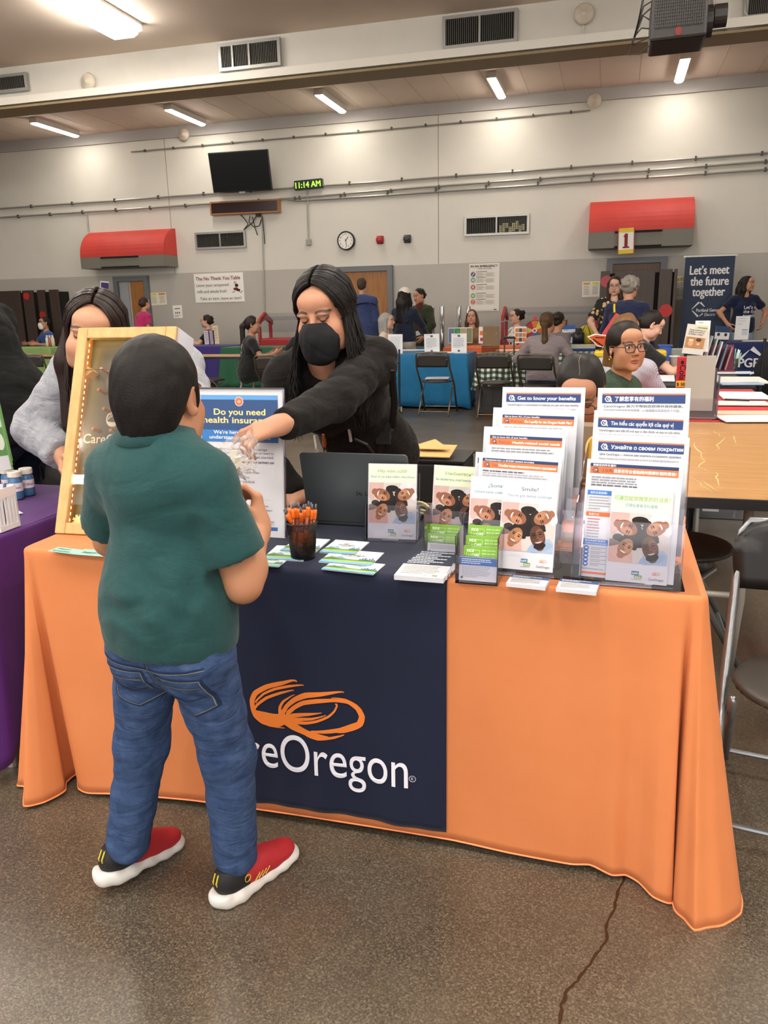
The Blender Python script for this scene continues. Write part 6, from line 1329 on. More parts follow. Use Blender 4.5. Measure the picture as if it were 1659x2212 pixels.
def laptop():
    hl = onz(676, 1121, TZ+.02); x0 = hl[0]-.012; hy = hl[1]; x1 = x0+.325; c = ((x0+x1)/2, hy+.12, TZ+.004)
    t = thing('laptop', 'grey laptop with its lid open, seen from behind, on the navy runner', 'laptop', c); lm = mat('laptop_grey', '#5b6064', .38, .55, var=(2, '#565b60')); th = math.radians(-13); uy = A3(0, math.sin(th), math.cos(th)); R = np.stack([A3(1, 0, 0), uy, np.cross(A3(1, 0, 0), uy)], 1); lc = A3((x0+x1)/2, hy, TZ+.02)+uy*.112
    ro = [(a, b) for a, b in rrect(x1-x0, .222, .012)]; m = MB(); m.prism(ro, lc, A3(1, 0, 0), uy, R[:, 2]*.007, lm); m.build('lid', t)
    MB().box(lc-R[:, 2]*.001, (x1-x0-.01, .212, .002), mat('screen_dark', '#08090b', .2), R).build('screen', t)
    MB().box((c[0], hy+.115, TZ+.013), (x1-x0, .225, .016), lm).build('base', t, bevel=.004); MB().box((c[0], hy+.1, TZ+.0215), (x1-x0-.05, .1, .002), blk).build('keyboard', t)
    pg = Page(lc-A3(.1625, 0, 0)-uy*.112, A3(1, 0, 0), uy, fn=None); pg.fn = lambda x, y, d: lc+A3(x, 0, 0)+uy*y+R[:, 2]*(.0072+d)
    pg.text('D', .0, -.02, .016, '#17181a', 1, 'L', .02); pg.text('E', .0145, -.022, .015, '#17181a', 1, 'L', .02, rot=.45); pg.text('LL', .0275, -.02, .016, '#17181a', 1, 'L', .02); pg.build('maker_mark', t)
laptop()
def pen_cup():
    c = onz(655, 1204, TZ+.004); t = thing('pen_cup', 'black wire mesh cup full of orange pens', 'cup', c); wm = mat('mesh_black', '#131314', .4, .3); rb, rt_, h = .0315, .0405, .098
    m = MB(); m.lathe([(0, 0), (rb, 0), (rb+.001, .006), (rb-.001, .006), (0, .005)], c, wm, 28); m.build('bottom', t)
    m = MB(); m.tube([c+A3(rt_*math.cos(a), rt_*math.sin(a), h) for a in np.linspace(0, 6.2832, 33)], .0022, wm, 6); m.build('rim', t)
    m = MB(); n = 44; rows = 24
    P = lambda k, j: c+A3(math.cos(k), math.sin(k), 0)*(rb+(rt_-rb)*j/rows)+A3(0, 0, .005+(h-.005)*j/rows)
    for sgn in (1, -1):
        for i in range(n): m.tube([P(6.2832*i/n+sgn*.115*j, j) for j in range(0, rows+1, 3)], .0009, wm, 3, cap=False)
    m.build('wire_mesh', t)
    om = mat('pen_orange', '#df6a1c', .35, spec=.5); br = mat('pen_brown', '#7a2f12', .3, spec=.5); gk = mat('pen_grey', '#55565c', .3); bk = mat('pen_black', '#18181b', .4); rs = random.Random(11)
    first = None; tops = [(637, 1083), (645, 1085), (625, 1092), (633, 1093), (644, 1088), (655, 1098), (651, 1100), (660, 1097), (667, 1081), (676, 1097), (682, 1099), (674, 1107), (620, 1104), (615, 1110), (624, 1116), (664, 1112)]
    tops = [(637, 1085), (645, 1094), (625, 1095), (632, 1091), (655, 1100), (660, 1096), (667, 1082), (674, 1098), (681, 1101), (672, 1112), (616, 1106), (624, 1114), (651, 1112), (646, 1106)]
    for i, (u, v) in enumerate(tops):
        y = c[1]+rs.uniform(-.018, .02); top = ony(u, v, y); a = 6.283*i/len(tops); foot = c+A3(.02*math.cos(a+2.5), .02*math.sin(a+2.5), .007)
        d = unit(top-foot); q = Vector((0, 0, 1)).rotation_difference(Vector(d)); foot2 = top-d*.142
        if foot2[2] < c[2]+.006: foot2 = foot2+d*((c[2]+.006-foot2[2])/d[2])
        if first is None:
            p = thing('pen', 'orange and brown pen standing in the mesh cup', 'pen', (0, 0, 0), 0, 'pens in the mesh cup')
            MB().lathe([(0, 0), (.0012, .0), (.004, .014), (.0046, .03), (.0046, .1), (0, .1)], (0, 0, 0), br, 10).build('barrel', p, smooth=True); MB().lathe([(.0048, .1), (.0058, .103), (.0058, .118), (.0048, .127), (0, .127)], (0, 0, 0), om, 10).build('collar', p, smooth=True)
            MB().lathe([(.0044, .03), (.005, .032), (.005, .062), (.0046, .064)], (0, 0, 0), om, 10).build('grip', p, smooth=True)
            MB().lathe([(.0032, .127), (.0034, .135), (.0026, .136), (.0026, .141), (0, .142)], (0, 0, 0), gk, 8).build('clicker', p, smooth=True); MB().box((0, .0064, .112), (.003, .002, .028), om).build('clip', p); first = p
        else: p = dup(first, (0, 0, 0), 0, 'orange and brown pen standing in the mesh cup')
        p.location = [float(x) for x in foot2]; p.rotation_mode = 'XYZ'; p.rotation_euler = q.to_euler()
pen_cup()
# things behind the stands
kraft = mat('kraft', '#c9a66c', .7, var=(9, '#bd985e'))
m = MB(); a, b, c_, d = (onz(u, v, TZ-.02) for u, v in ((868, 984), (925, 990), (942, 962), (872, 964))); m.box(((a+c_)/2)*A3(1, 1, 0)+A3(0, 0, .705), (.32, .18, .01), kraft); m.prism([(-.1, -.08), (.12, -.08), (.0, .06)], ((a+c_)/2)*A3(1, 1, 0)+A3(0, 0, .712), (1, 0, 0), (0, 1, .15), (0, 0, .003), kraft)
def stool_box():
    p = (a+c_)/2; k = A3(p[0]+.02, p[1]+.1, 0); t = thing('storage_case', 'black case standing behind the laptop', 'case', k)
    MB().box(k+A3(0, 0, .34), (.4, .3, .68), mat('case_black', '#161514', .7)).build('case_body', t, bevel=.02); MB().box(k+A3(0, 0, .682), (.41, .31, .01), blk).build('lid', t); t = thing('paper_bag', 'flattened brown paper bag behind the laptop', 'bag', k+A3(0, 0, .69)); MB().box(k+A3(-.02, -.03, .712), (.3, .2, .004), kraft, rotx(.12)).build('paper', t); MB().prism([(-.1, -.06), (.12, -.06), (.02, .07)], k+A3(0, .0, .735), (1, 0, 0), (0, 1, .2), (0, 0, .003), kraft).build('flap', t)
stool_box()
def cord_pile():
    m = MB(); wc = mat('cord_cream', '#d9cfa8', .5); rs = np.random.RandomState(3); c = onz(912, 1110, TZ+.008)
    for k in range(3):
        m.tube([c+A3(.035*math.cos(a+k)*(1+.2*k), .05*math.sin(a)*(1+.1*k), .004+.01*k+.004*math.sin(3*a)) for a in np.linspace(0, 5.8, 24)], .004, wc if k else bkm, 6)
    tag(m.build('charging_cable', smooth=True), 'coiled cream and black cable behind the Vietnamese brochures', 'cable')
cord_pile()
def snack_box():
    c = onz(1258, 1150, TZ+.004)+A3(0, .22, 0); t = thing('snack_box', 'brown snack box with a yellow shape, behind the gap between the stands', 'box', c); MB().box(c+A3(0, 0, .14), (.17, .08, .28), mat('box_taupe', '#83705a', .5)).build('carton', t, bevel=.003)
    pg = Page(c+A3(-.085, -.041, 0), A3(1, 0, 0), A3(0, 0, 1)); pg.ell(.1, .21, .022, .04, '#e9d28a', 1); pg.ell(.1, .21, .016, .034, '#c9a02a', 2); pg.text('go', .09, .125, .04, '#241a14', 1, 'L', .02); pg.rect(0, .118, .17, .004, '#c9b89c'); pg.ell(.09, .06, .035, .035, '#a8431f', 1); pg.rect(.0, .0, .17, .03, '#5a2830'); pg.build('printing', t)
    pk = c+A3(-.02, -.09, 0); t = thing('snack_bag', 'clear bag with an orange wrapper in the gap between the stands', 'bag', pk); V, F = sdf([ball(pk+A3(0, 0, .075), (.045, .025, .06), .02), ball(pk+A3(.0, 0, .03), (.05, .03, .03), .02)], .005, wrinkle(.008, 2, 3)); link('film', V, F, clear('bag_film2', '#f2ead8', .9, .05), t, smooth=True); MB().box(pk+A3(0, .0, .085), (.05, .012, .06), mat('wrapper_orange', '#c97a2a', .4), rotx(.2)).build('wrapper', t)
    for k, (u, v) in enumerate(((1203, 1163), (1228, 1175))):
        q = onz(u, v, TZ+.004); t = thing('paper_slip', ['small yellow ruled slip behind the left stand', 'larger yellow ruled slip between the two stands'][k], 'paper', q); MB().box(q+A3(0, .02, .012), (.03+.012*k, .002, .03), mat('slip_yellow', '#dcc37a', .7), rotx(-.5)).build('paper', t)
    V, F = sdf([ball(onz(1200, 1208, TZ+.01), (.016, .012, .014), .01)], .003, wrinkle(.006, 3, 5)); tag(link('crumpled_bag', V, F, clear('bag_film2', '#f2ead8', .9, .05), smooth=True), 'small crumpled clear bag behind the left stand', 'bag')
snack_box()
# ================================================================== THE PURPLE TABLE ON THE LEFT
purple = cloth_mat('purple_polyester', '#4a1a66', '#43165e', sheen=.1, var=4)
px0, px1, py0, py1 = -3.6, -1.725, 1.79, 2.52
PK = [((px0, py1), (px0-.05, py1+.05, .12)), ((px0, py0), (px0-.05, py0-.05, .12)), ((-3.0, py0), (-3.0, py0-.03, .14)), ((-2.4, py0), (-2.4, py0-.02, .14)), ((-1.95, py0), (-1.97, py0-.02, .13)), ((-1.80, py0), (-1.83, py0-.03, .12)), ((-1.765, py0+.0), (-1.8, py0-.0, .2)), ((-1.75, py0+.004), (-1.775, py0-.09, .08)), ((-1.735, py0+.012), (-1.735, py0-.11, .045)), ((-1.728, py0+.02), (-1.685, py0-.06, .07)), ((px1, py0+.04), (-1.7, py0+.06, .17)), ((px1, py0+.12), (-1.715, py0+.14, .26)), ((px1, 2.1), (-1.715, 2.1, .36)), ((px1, 2.4), (-1.71, 2.42, .3)), ((px1, py1-.03), (-1.7, py1+.03, .2)), ((px1-.05, py1), (-1.8, py1+.05, .2)), ((-2.6, py1), (-2.6, py1+.03, .2))]
cloth_obj('tablecloth', PK, TZ, purple, 'purple tablecloth on the table at the left edge', 'tablecloth', None, 20, 6)
pt_ = thing('folding_table', 'folding table with grey legs under the purple cloth', 'table', (-2.66, 2.15, 0)); MB().box((-2.66, 2.15, TZ-.025), (1.84, .7, .036), mat('table_edge', '#3a3836', .5)).build('table_top', pt_)
lg = onz(29, 1652, 0)
for k, (x, y) in enumerate(((lg[0], lg[1]), (lg[0], 2.4), (-3.4, 1.9), (-3.4, 2.4))): MB().tube([(x-.02, y+.02, TZ-.04), (x, y, 0)], .017, steel, 10).build('leg', pt_)
PT = TZ+.003
def left_items():
    # clear brochure stand with green leaflets
    c = onz(15, 1062, PT); c = A3(-2.17, 2.3, PT); t = thing('brochure_stand', 'tall clear brochure stand with green leaflets on the purple table', 'brochure holder', c); R = rotz(1.12)
    for k, (h0, y0) in enumerate(((.1, -.05), (.24, .0))):
        for q in (-1, 1): MB().prism([(-.03, 0), (.03, 0), (.045, .12), (-.035, .06)], c+R @ A3(q*.06, y0, h0-.1+.1*(k == 0)*0), R @ A3(0, 1, 0), (0, 0, 1), R @ A3(.002, 0, 0), acr_e).build('side_panel', t)
    MB().box(c+A3(0, 0, .13), (.13, .003, .26), acr, R @ rotx(-.2)).build('back_panel', t); MB().box(c+R @ A3(0, -.06, .04), (.13, .003, .08), acr, R @ rotx(-.2)).build('front_panel', t)
    for k in range(3):
        a_ = ony(8+6*k, 856+7*k, 2.3); o = A3(a_[0]-.02, 2.26-.014*k, a_[2]-.23); t = thing('leaflet', ['green and white leaflet at the back of the clear stand at the left edge', 'green and white leaflet in the middle of the clear stand at the left edge', 'green and white leaflet at the front of the clear stand at the left edge'][k], 'leaflet', o); ux = R @ A3(1, 0, 0); uy = unit(R @ A3(0, .2, 1)); n = np.cross(ux, uy)
        MB().box(o+ux*.022+uy*.115, (.045, .23, .004), paper, np.stack([ux, uy, n], 1)).build('paper', t); pg = Page(o, ux, uy, off=.0024); pg.rect(0, .05, .045, .1, '#5c8a55'); pg.ell(.022, .1, .014, .03, '#cfd8cc', 2); pg.rect(.039, 0, .006, .23, '#6fa05f', 2); pg.greek(.005, .21, .032, 3, .015, '#8a948a'); pg.build('printing', t)
    # bubble bottles
    bw = clear('bubble_liquid', '#6f9dc4', .75, .08); first = None
    for k, (u, v) in enumerate(((22, 1068), (38, 1077), (62, 1069))):
        p = onz(u, v, PT); labs = ['blue bubble bottle, the furthest of the three on the purple table', 'blue bubble bottle nearest the white caddy', 'blue bubble bottle nearest the chair, rightmost of three']
        if first is None:
            t = thing('bubble_bottle', labs[0], 'bottle', p, 0, 'bubble bottles on the purple table'); MB().lathe([(0, 0), (.022, 0), (.024, .004), (.024, .066), (.021, .074), (.021, .08), (0, .08)], p, mat('bubble_blue', '#46719c', .15, spec=.6), 20).build('bottle', t, smooth=True); MB().lathe([(.02, .08), (.0235, .081), (.0235, .098), (.022, .1), (0, .1)], p, mat('cap_white', '#d9d4c8', .5), 20).build('cap', t)
            pg = Page(fn=lambda x, z, d: p+A3((0.0243+d)*math.sin(x/0.0243+.5), -(0.0243+d)*math.cos(x/0.0243+.5), z), off=0)
            for i in range(12): pg.rect(-.03+.005*i, .03, .005, .03, '#dcd3da', 1)
            pg.text('Trillium', -.022, .04, .013, '#3a3440', 3, 'L', .01, .036); pg.line([(-.026, .032), (-.022, .044), (-.018, .032)], .0014, '#3a3440', 3); pg.build('wrap_label', t); first = t
        else: dup(first, p, .3*k, labs[k])
    # white caddy with pens
    c = A3(-1.93, 2.0, PT); c = onz(0, 1148, PT)+A3(-.045, .03, 0); t = thing('pen_caddy', 'white slotted caddy holding pens at the left edge', 'caddy', c); wm = mat('caddy_white', '#d9d9dc', .5); m = MB()
    for q in range(9): m.box(c+A3(-.055+.0138*q, -.04, .055), (.006, .004, .11), wm)
    for q in range(6): m.box(c+A3(.058, -.036+.0145*q, .055), (.004, .006, .11), wm)
    m.box(c+A3(0, -.04, .115), (.12, .005, .03), wm).box(c+A3(.058, 0, .115), (.005, .084, .03), wm).box(c+A3(0, .04, .065), (.12, .004, .13), wm).box(c+A3(-.058, 0, .065), (.004, .084, .13), wm).box(c+A3(0, -.04, .008), (.12, .005, .016), wm).box(c+A3(.058, 0, .008), (.005, .084, .016), wm).box(c+A3(0, 0, .002), (.12, .084, .004), wm); m.build('basket', t)
    for k in range(4):
        f = c+A3(-.03+.022*k, -.01+.012*(k % 2), .006); tag(MB().tube([f, f+A3(.012*(k-1.5), .005, .135)], .0045, [blk, mat('pen_blue', '#2a3a6e', .4)][k % 2], 8).build('pen', smooth=True), 'pen in the white caddy at the left edge', 'pen', 'pens in the white caddy')
    flat('business_card', ((22, 1113), (50, 1108), (30, 1087)), 'cream card lying on the purple table', 'card', lambda p, w, h: p.greek(w*.5, h*.3, w*.3, 2, h*.12, '#8a8578'), .002, z=PT)
left_items()
# ================================================================== FOLDING CHAIRS
def folding_chair(name, label, loc, rz, body, frame, seatm=None, group=None, over=0.0):
    t = thing(name, label, 'chair', (0, 0, 0), 0, group); m = MB(); V, F = sdf([ball((0, .0, .437), (.2, .2, .02), .02), ball((0, .04, .437), (.19, .16, .018), .02)], .012); link('seat', V, F, seatm or body, t, smooth=True, local=True)
    n = 13; V, F = [], []
    for j, z in enumerate(np.linspace(0, 1, 7)):
        for i in range(n):
            a = -1+2*i/(n-1); w = (.205+over)*(1-.1*abs(z-.5)); V.append((a*w, -.275-.03*z-.018*(1-a*a)+over*1.2, .635-over+(.165+2.2*over)*z-(.03+over)*(abs(a)**6)*(z > .8)))
    for j in range(6):
        for i in range(n-1): F.append([j*n+i, j*n+i+1, (j+1)*n+i+1, (j+1)*n+i])
    b = link('backrest', V, F, body, t, smooth=True, local=True); sd = b.modifiers.new('t', 'SOLIDIFY'); sd.thickness = .018; sd.offset = 0
    ft = lambda q: [A3(q*.22, .24, .012), A3(q*.22, .02, .40), A3(q*.215, -.24, .62), A3(q*.21, -.3, .78)]
    m = MB(); m.tube(ft(-1)+[A3(-.19, -.31, .812), A3(0, -.318, .82), A3(.19, -.31, .812)]+ft(1)[::-1], .0125, frame, 8); m.build('main_frame', t, smooth=True, local=True)
    for q in (-1, 1): MB().tube([A3(q*.195, .12, .415), A3(q*.195, -.08, .22), A3(q*.195, -.25, .01)], .0115, frame, 8).build('rear_leg', t, smooth=True, local=True)
    MB().tube([A3(-.22, .2, .08), A3(.22, .2, .08)], .008, frame, 8).build('front_bar', t, local=True); MB().tube([A3(-.195, -.21, .06), A3(.195, -.21, .06)], .008, frame, 8).build('rear_bar', t, local=True)
    for q in (-1, 1): MB().box((q*.22, .24, .012), (.03, .03, .024), blk).build('foot_cap', t, local=True)
    t.location = [float(x) for x in loc]; t.rotation_euler = (0, 0, rz); t.scale = (1, 1, .93 if over else 1); return t
ch_blk = mat('chair_black', '#1d1c1c', .4, spec=.45); ch_brn = mat('chair_brown', '#2b2622', .45); fr_br = mat('chair_frame_bronze', '#6b6152', .35, .7); fr_gr = mat('chair_frame_grey', '#8c8f94', .3, .8); seat_br = mat('chair_seat_dark', '#3a352f', .45, spec=.4)
folding_chair('folding_chair', 'black folding chair with a grey metal frame at the right edge, beside the orange table', (.56, 2.1, 0), math.pi-.16, ch_blk, fr_gr, seat_br, over=.025)
folding_chair('folding_chair', 'dark folding chair half hidden under the bare wooden table', (.3, 3.22, 0), -1.5708, ch_brn, fr_gr)
wc_ = folding_chair('folding_chair', 'white folding chair behind the purple table', (-2.12, 3.12, 0), math.pi+.15, mat('chair_white', '#cfcac0', .5), fr_gr)
# ================================================================== BARE WOODEN TABLE ON THE RIGHT AND WHAT IS NEAR IT
oak = mat('table_laminate', '#bb8d58', .32, spec=.5, var=(9, '#a07544', (.5, 6, 1))); black_e = mat('table_rim_black', '#19191b', .45)
def laminate_table(x0, x1, y0, y1, label, name='folding_table', top=oak, zt=.745, scratch=None, inset=.1):
    t = thing(name, label, 'table', ((x0+x1)/2, (y0+y1)/2, 0)); c = A3((x0+x1)/2, (y0+y1)/2, 0); w, h = x1-x0, y1-y0
    m = MB().box(c+A3(0, 0, zt-.013), (w-.016, h-.016, .026), top); o = m.build('table_top', t)
    m = MB(); m.box(c+A3(0, -h/2+.004, zt-.017), (w, .012, .036), black_e).box(c+A3(0, h/2-.004, zt-.017), (w, .012, .036), black_e).box(c+A3(w/2-.004, 0, zt-.017), (.012, h, .036), black_e).box(c+A3(-w/2+.004, 0, zt-.017), (.012, h, .036), black_e); m.build('edge_band', t)
    long_y = h > w
    for q in (-1, 1):
        ofs = A3(0, q*(h/2-.14), 0) if long_y else A3(q*(w/2-.14), 0, 0); sp = A3((w/2-.1), 0, 0) if long_y else A3(0, h/2-.1, 0); dr = A3(0, q*.06, 0) if long_y else A3(q*.06, 0, 0)
        m = MB(); a, b = c+ofs-sp, c+ofs+sp-A3(inset-.1, 0, 0)
        for p, e in ((a, 1), (b, -1)):
            m.tube([p+A3(0, 0, zt-.03), p+A3(0, 0, .34), p+A3(0, 0, .24)-dr*.6, p-dr*1.6+A3(0, 0, .012)], .016, steel if 1 else 0, 10)
        m.tube([a+A3(0, 0, .36), b+A3(0, 0, .36)], .0125, steel, 8); m.build('leg_frame', t, smooth=True)
    if scratch:
        pg = Page(fn=lambda x, y, d: A3(x, y, zt+d), off=.0005); rs = np.random.RandomState(2)
        for u0, v0, u1, v1, k in scratch:
            a, b = onz(u0, v0, zt), onz(u1, v1, zt); pts = [a+(b-a)*s+A3(*rs.normal(0, .006, 2), 0)*(0 < s < 1) for s in np.linspace(0, 1, 6)]; pg.line([(p[0], p[1]) for p in pts], [.001, k, k*1.3, k, k*.8, .001], '#e0bd84', 1)
        pg.build('scratches', o)
    return t
laminate_table(.1, .9, 2.745, 4.58, 'bare wooden table with a scratched top and black edge, at the right', inset=.41, scratch=[(1502, 955, 1522, 995, .004), (1522, 995, 1510, 1010, .004), (1540, 930, 1566, 945, .004), (1566, 945, 1545, 975, .004), (1582, 940, 1592, 960, .004), (1500, 935, 1530, 937, .002), (1600, 1000, 1659, 1002, .003), (1545, 1020, 1553, 1050, .004), (1490, 1030, 1540, 1065, .003), (1520, 1040, 1550, 1060, .004), (1510, 1012, 1530, 1018, .004), (1640, 930, 1655, 932, .003), (1560, 1002, 1640, 1006, .002), (1498, 1070, 1515, 1071, .003)])
def bin_():
    c = onz(1530, 1121, 0)+A3(0, .2, 0); t = thing('storage_bin', 'clear plastic storage bin on the floor under the wooden table', 'bin', c); cm = clear('bin_plastic', '#dfe3e6', .85, .12)
    MB().prism(rrect(.56, .38, .05), c+A3(0, 0, .004), (1, 0, 0), (0, 1, 0), (0, 0, .26), cm).build('tub', t); MB().box(c+A3(-.04, -.03, .05), (.4, .24, .06), mat('contents_navy', '#26305a', .5)).box(c+A3(.16, -.05, .18), (.16, .16, .1), mat('contents_green', '#3d8a4c', .5)).box(c+A3(-.08, -.05, .16), (.2, .18, .09), mat('contents_grey', '#6f7478', .5)).build('contents', t)
    pg = Page(c+A3(-.28, -.192, 0), A3(1, 0, 0), A3(0, 0, 1), off=.001); pg.rect(.24, .05, .1, .045, '#d8dade'); pg.rect(.28, .18, .1, .05, '#d8dade'); pg.build('stickers', t)
bin_()
# bags on the chairs behind the purple table
def bag(px, y, label, size, m, strap, name='bag'):
    c = ony(*px, y); t = thing(name, label, 'bag', (c[0], c[1], c[2]-size[2])); V, F = sdf([ball(c-A3(0, 0, size[2]*.45), (size[0], size[1], size[2]*.55), .05), ball(c, (size[0]*.85, size[1]*.8, size[2]*.5), .05)], .012, wrinkle(.008, 1, 2)); link('bag_body', V, F, m, t, smooth=True)
    MB().tube([c+A3(-size[0]*.6, -size[1]*.6, -size[2]*.6), c+A3(-size[0]*.5, -size[1]*1.05, 0), c+A3(0, -size[1]*.6, size[2]*.62), c+A3(size[0]*.5, -size[1]*1.05, 0), c+A3(size[0]*.7, -size[1]*.8, -size[2]*.7)], .007, strap, 6).build('strap', t, smooth=True)
bag((100, 1005), 3.28, 'brown leather bag on the floor side of the white chair', (.08, .07, .16), mat('leather_brown', '#4a2b1b', .5), mat('leather_tan', '#8a5a36', .5)); bag((142, 1000), 2.95, 'dark grey backpack behind the game board', (.12, .09, .2), mat('nylon_grey', '#2e2c2a', .7), blk, 'backpack')
# ================================================================== THE HALL BEHIND: TABLES
def draped(x0, x1, y0, y1, m, label, hem=.03, seed=1, flare=.05, zt=.745, step=.14, amp=.025, group=None):
    rs = np.random.RandomState(seed); K = []
    def side(a, b, nrm):
        L = math.hypot(b[0]-a[0], b[1]-a[1]); n = max(2, int(L/step))
        for i in range(n):
            t = (i+.5)/n; p = (a[0]+(b[0]-a[0])*t, a[1]+(b[1]-a[1])*t); o = flare*.4+amp*((i % 2)*2-1)*rs.uniform(.4, 1); K.append((p, (p[0]+nrm[0]*o, p[1]+nrm[1]*o, hem+rs.uniform(0, .015))))
    def corner(p, nrm): K.append((p, (p[0]+nrm[0]*flare*1.6, p[1]+nrm[1]*flare*1.6, max(hem-.02, .006))))
    side((x1, y1), (x0, y1), (0, 1)); corner((x0, y1), (-1, 1)); side((x0, y1), (x0, y0), (-1, 0)); corner((x0, y0), (-1, -1)); side((x0, y0), (x1, y0), (0, -1)); corner((x1, y0), (1, -1)); side((x1, y0), (x1, y1), (1, 0)); corner((x1, y1), (1, 1))
    return cloth_obj('tablecloth', K, zt, m, label, 'tablecloth', None, 8, 3, group)
def gingham():
    m = mat('gingham', '#e6e4da', .8); nt = m.node_tree; b = nt.nodes['Principled BSDF']; tc = nt.nodes.new('ShaderNodeTexCoord'); sp = nt.nodes.new('ShaderNodeSeparateXYZ'); nt.links.new(tc.outputs['Object'], sp.inputs[0]); outs = []
    yz = nt.nodes.new('ShaderNodeMath'); yz.operation = 'ADD'; nt.links.new(sp.outputs['Y'], yz.inputs[0]); nt.links.new(sp.outputs['Z'], yz.inputs[1])
    for s_ in (sp.outputs['X'], yz.outputs[0]):
        a = nt.nodes.new('ShaderNodeMath'); a.operation = 'MULTIPLY'; a.inputs[1].default_value = 13; nt.links.new(s_, a.inputs[0]); f = nt.nodes.new('ShaderNodeMath'); f.operation = 'FRACT'; nt.links.new(a.outputs[0], f.inputs[0]); g = nt.nodes.new('ShaderNodeMath'); g.operation = 'GREATER_THAN'; g.inputs[1].default_value = .5; nt.links.new(f.outputs[0], g.inputs[0]); outs.append(g.outputs[0])
    ad = nt.nodes.new('ShaderNodeMath'); ad.operation = 'ADD'; nt.links.new(outs[0], ad.inputs[0]); nt.links.new(outs[1], ad.inputs[1]); dv = nt.nodes.new('ShaderNodeMath'); dv.operation = 'MULTIPLY'; dv.inputs[1].default_value = .5; nt.links.new(ad.outputs[0], dv.inputs[0])
    r = nt.nodes.new('ShaderNodeValToRGB'); e = r.color_ramp.elements; e.new(.5); r.color_ramp.interpolation = 'CONSTANT'; e[1].position = .25; e[2].position = .75; e[0].color = lin('#e6e4da'); e[1].color = lin('#56695b'); e[2].color = lin('#1c3324'); nt.links.new(dv.outputs[0], r.inputs[0]); nt.links.new(r.outputs[0], b.inputs['Base Color']); return m
cm_ = lambda n, c, c2=None: cloth_mat(n, c, c2 or c, sheen=.08)
draped(-3.9, -1.86, 10.72, 11.5, cm_('blue_cloth', '#1b6f9f', '#17648f'), 'bright blue tablecloth in the middle of the hall', seed=2)
draped(-1.68, -.05, 10.5, 11.25, gingham(), 'green and white gingham tablecloth', hem=.3, seed=4)
draped(-3.5, -2.72, 12.35, 12.95, cm_('teal_cloth', '#1d5570'), 'dark teal tablecloth beside the woman in the white cap', seed=5)
orb = cm_('orange_cloth_far', '#d8622a'); draped(-2.55, -1.02, 12.45, 13.2, orb, 'orange tablecloth on a table near the back wall', seed=6)
draped(-.94, .1, 12.5, 13.2, cm_('royal_cloth', '#2a4f8c'), 'royal blue tablecloth left of the floral dress', seed=7)
draped(-12.4, -10.6, 13.4, 14.0, cm_('lime_cloth', '#8fae6a', '#86a562'), 'light green tablecloth at the far left', seed=8)
draped(-8.6, -6.85, 13.5, 14.2, cm_('violet_cloth', '#3a2f74'), 'violet tablecloth below the No Thank You poster', seed=9)
draped(-6.7, -5.5, 13.0, 13.6, cm_('forest_cloth', '#27593f'), 'dark green tablecloth beside the violet one', seed=10)
blackc = cm_('black_cloth', '#151517'); draped(-4.75, -3.95, 10.75, 11.5, blackc, 'black tablecloth before the two people in black shirts', seed=11)
laminate_table(-9.6, -7.4, 10.55, 11.2, 'wooden table at the far left, behind the person in black'); laminate_table(-6.6, -4.95, 10.35, 11.0, 'wooden table left of the woman with the long ponytail')
draped(.2, 1.02, 4.62, 6.35, cm_('red_cloth', '#b9252c'), 'red tablecloth on the right, beyond the bare wooden table', hem=.52, seed=12)
draped(.3, 1.08, 6.56, 8.2, blackc, 'black tablecloth on the right, beyond the red one', hem=.04, seed=13)
maroon = mat('maroon_cloth', '#6d2a42', .8); tag(MB().box((.68, 7.95, .752), (.74, .6, .004), maroon).build('table_runner'), 'maroon runner across the black tablecloth', 'table runner')
yel = mat('yellow_cloth', '#d9b61f', .7)
draped(-.5, .14, 8.45, 9.1, cm_('black_cloth_two', '#1a1a1b'), 'black tablecloth under the yellow-lidded toolbox', seed=15)
pge_m = cm_('navy_pge', '#1b2a5c'); pt0 = draped(1.72, 3.3, 13.4, 14.0, pge_m, 'navy tablecloth lettered PGE at the right edge', hem=.02, seed=16, amp=.004, flare=.02)
def pge_print():
    y = 13.36; a = ony(1418, 640, y); f = lambda u, v: (lambda p: (p[0], p[2]))(ony(u, v, y)); pg = Page(fn=lambda x, z, d: A3(x, y-d, z), off=.0)
    P = f(1602, 791); c = f(1617, 783); pg.text('PGE', c[0], c[1]-.07, .19, '#e2e4ea', 1, 'C', .035, .28)
    for (u0, v0), (u1, v1), w0, w1 in (((1624, 752), (1650, 773), .07, .02), ((1592, 781), (1619, 756), .05, .008), ((1620, 810), (1641, 793), .01, .05)):
        p, q = f(u0, v0), f(u1, v1); pg.line([p, q], [w0, w1], '#e2e4ea', 1)
    pg.build('emblem_and_letters', pt0)
pge_print()
# ================================================================== CHAIRS OUT IN THE HALL
fc = folding_chair('folding_chair', 'dark folding chair with papers on its seat, before the blue tablecloth', (-2.16, 10.18, 0), 0, ch_brn, fr_br)
def chair_copy(loc, rz, label): return dup(fc, loc, rz, label)
chair_copy((-1.36, 9.98, 0), 0, 'dark folding chair before the gingham tablecloth'); chair_copy((-.79, 9.72, 0), -.15, 'dark folding chair under the woman in the grey-mauve sweater')
chair_copy((-8.28, 10.15, 0), .3, 'dark folding chair at the far left, beside the bare wooden table'); chair_copy((-5.45, 10.2, 0), -.9, 'dark folding chair under the woman with the long ponytail'); chair_copy((-4.2, 9.72, 0), .1, 'dark folding chair behind the masked woman'); chair_copy((-7.2, 10.1, 0), .2, 'dark folding chair behind the woman in the grey sweatshirt')
tag(MB().box((-2.16, 10.2, .472), (.3, .24, .012), paper, rotz(.12)).build('paper_stack'), 'papers lying on the folding chair before the blue tablecloth', 'paper')
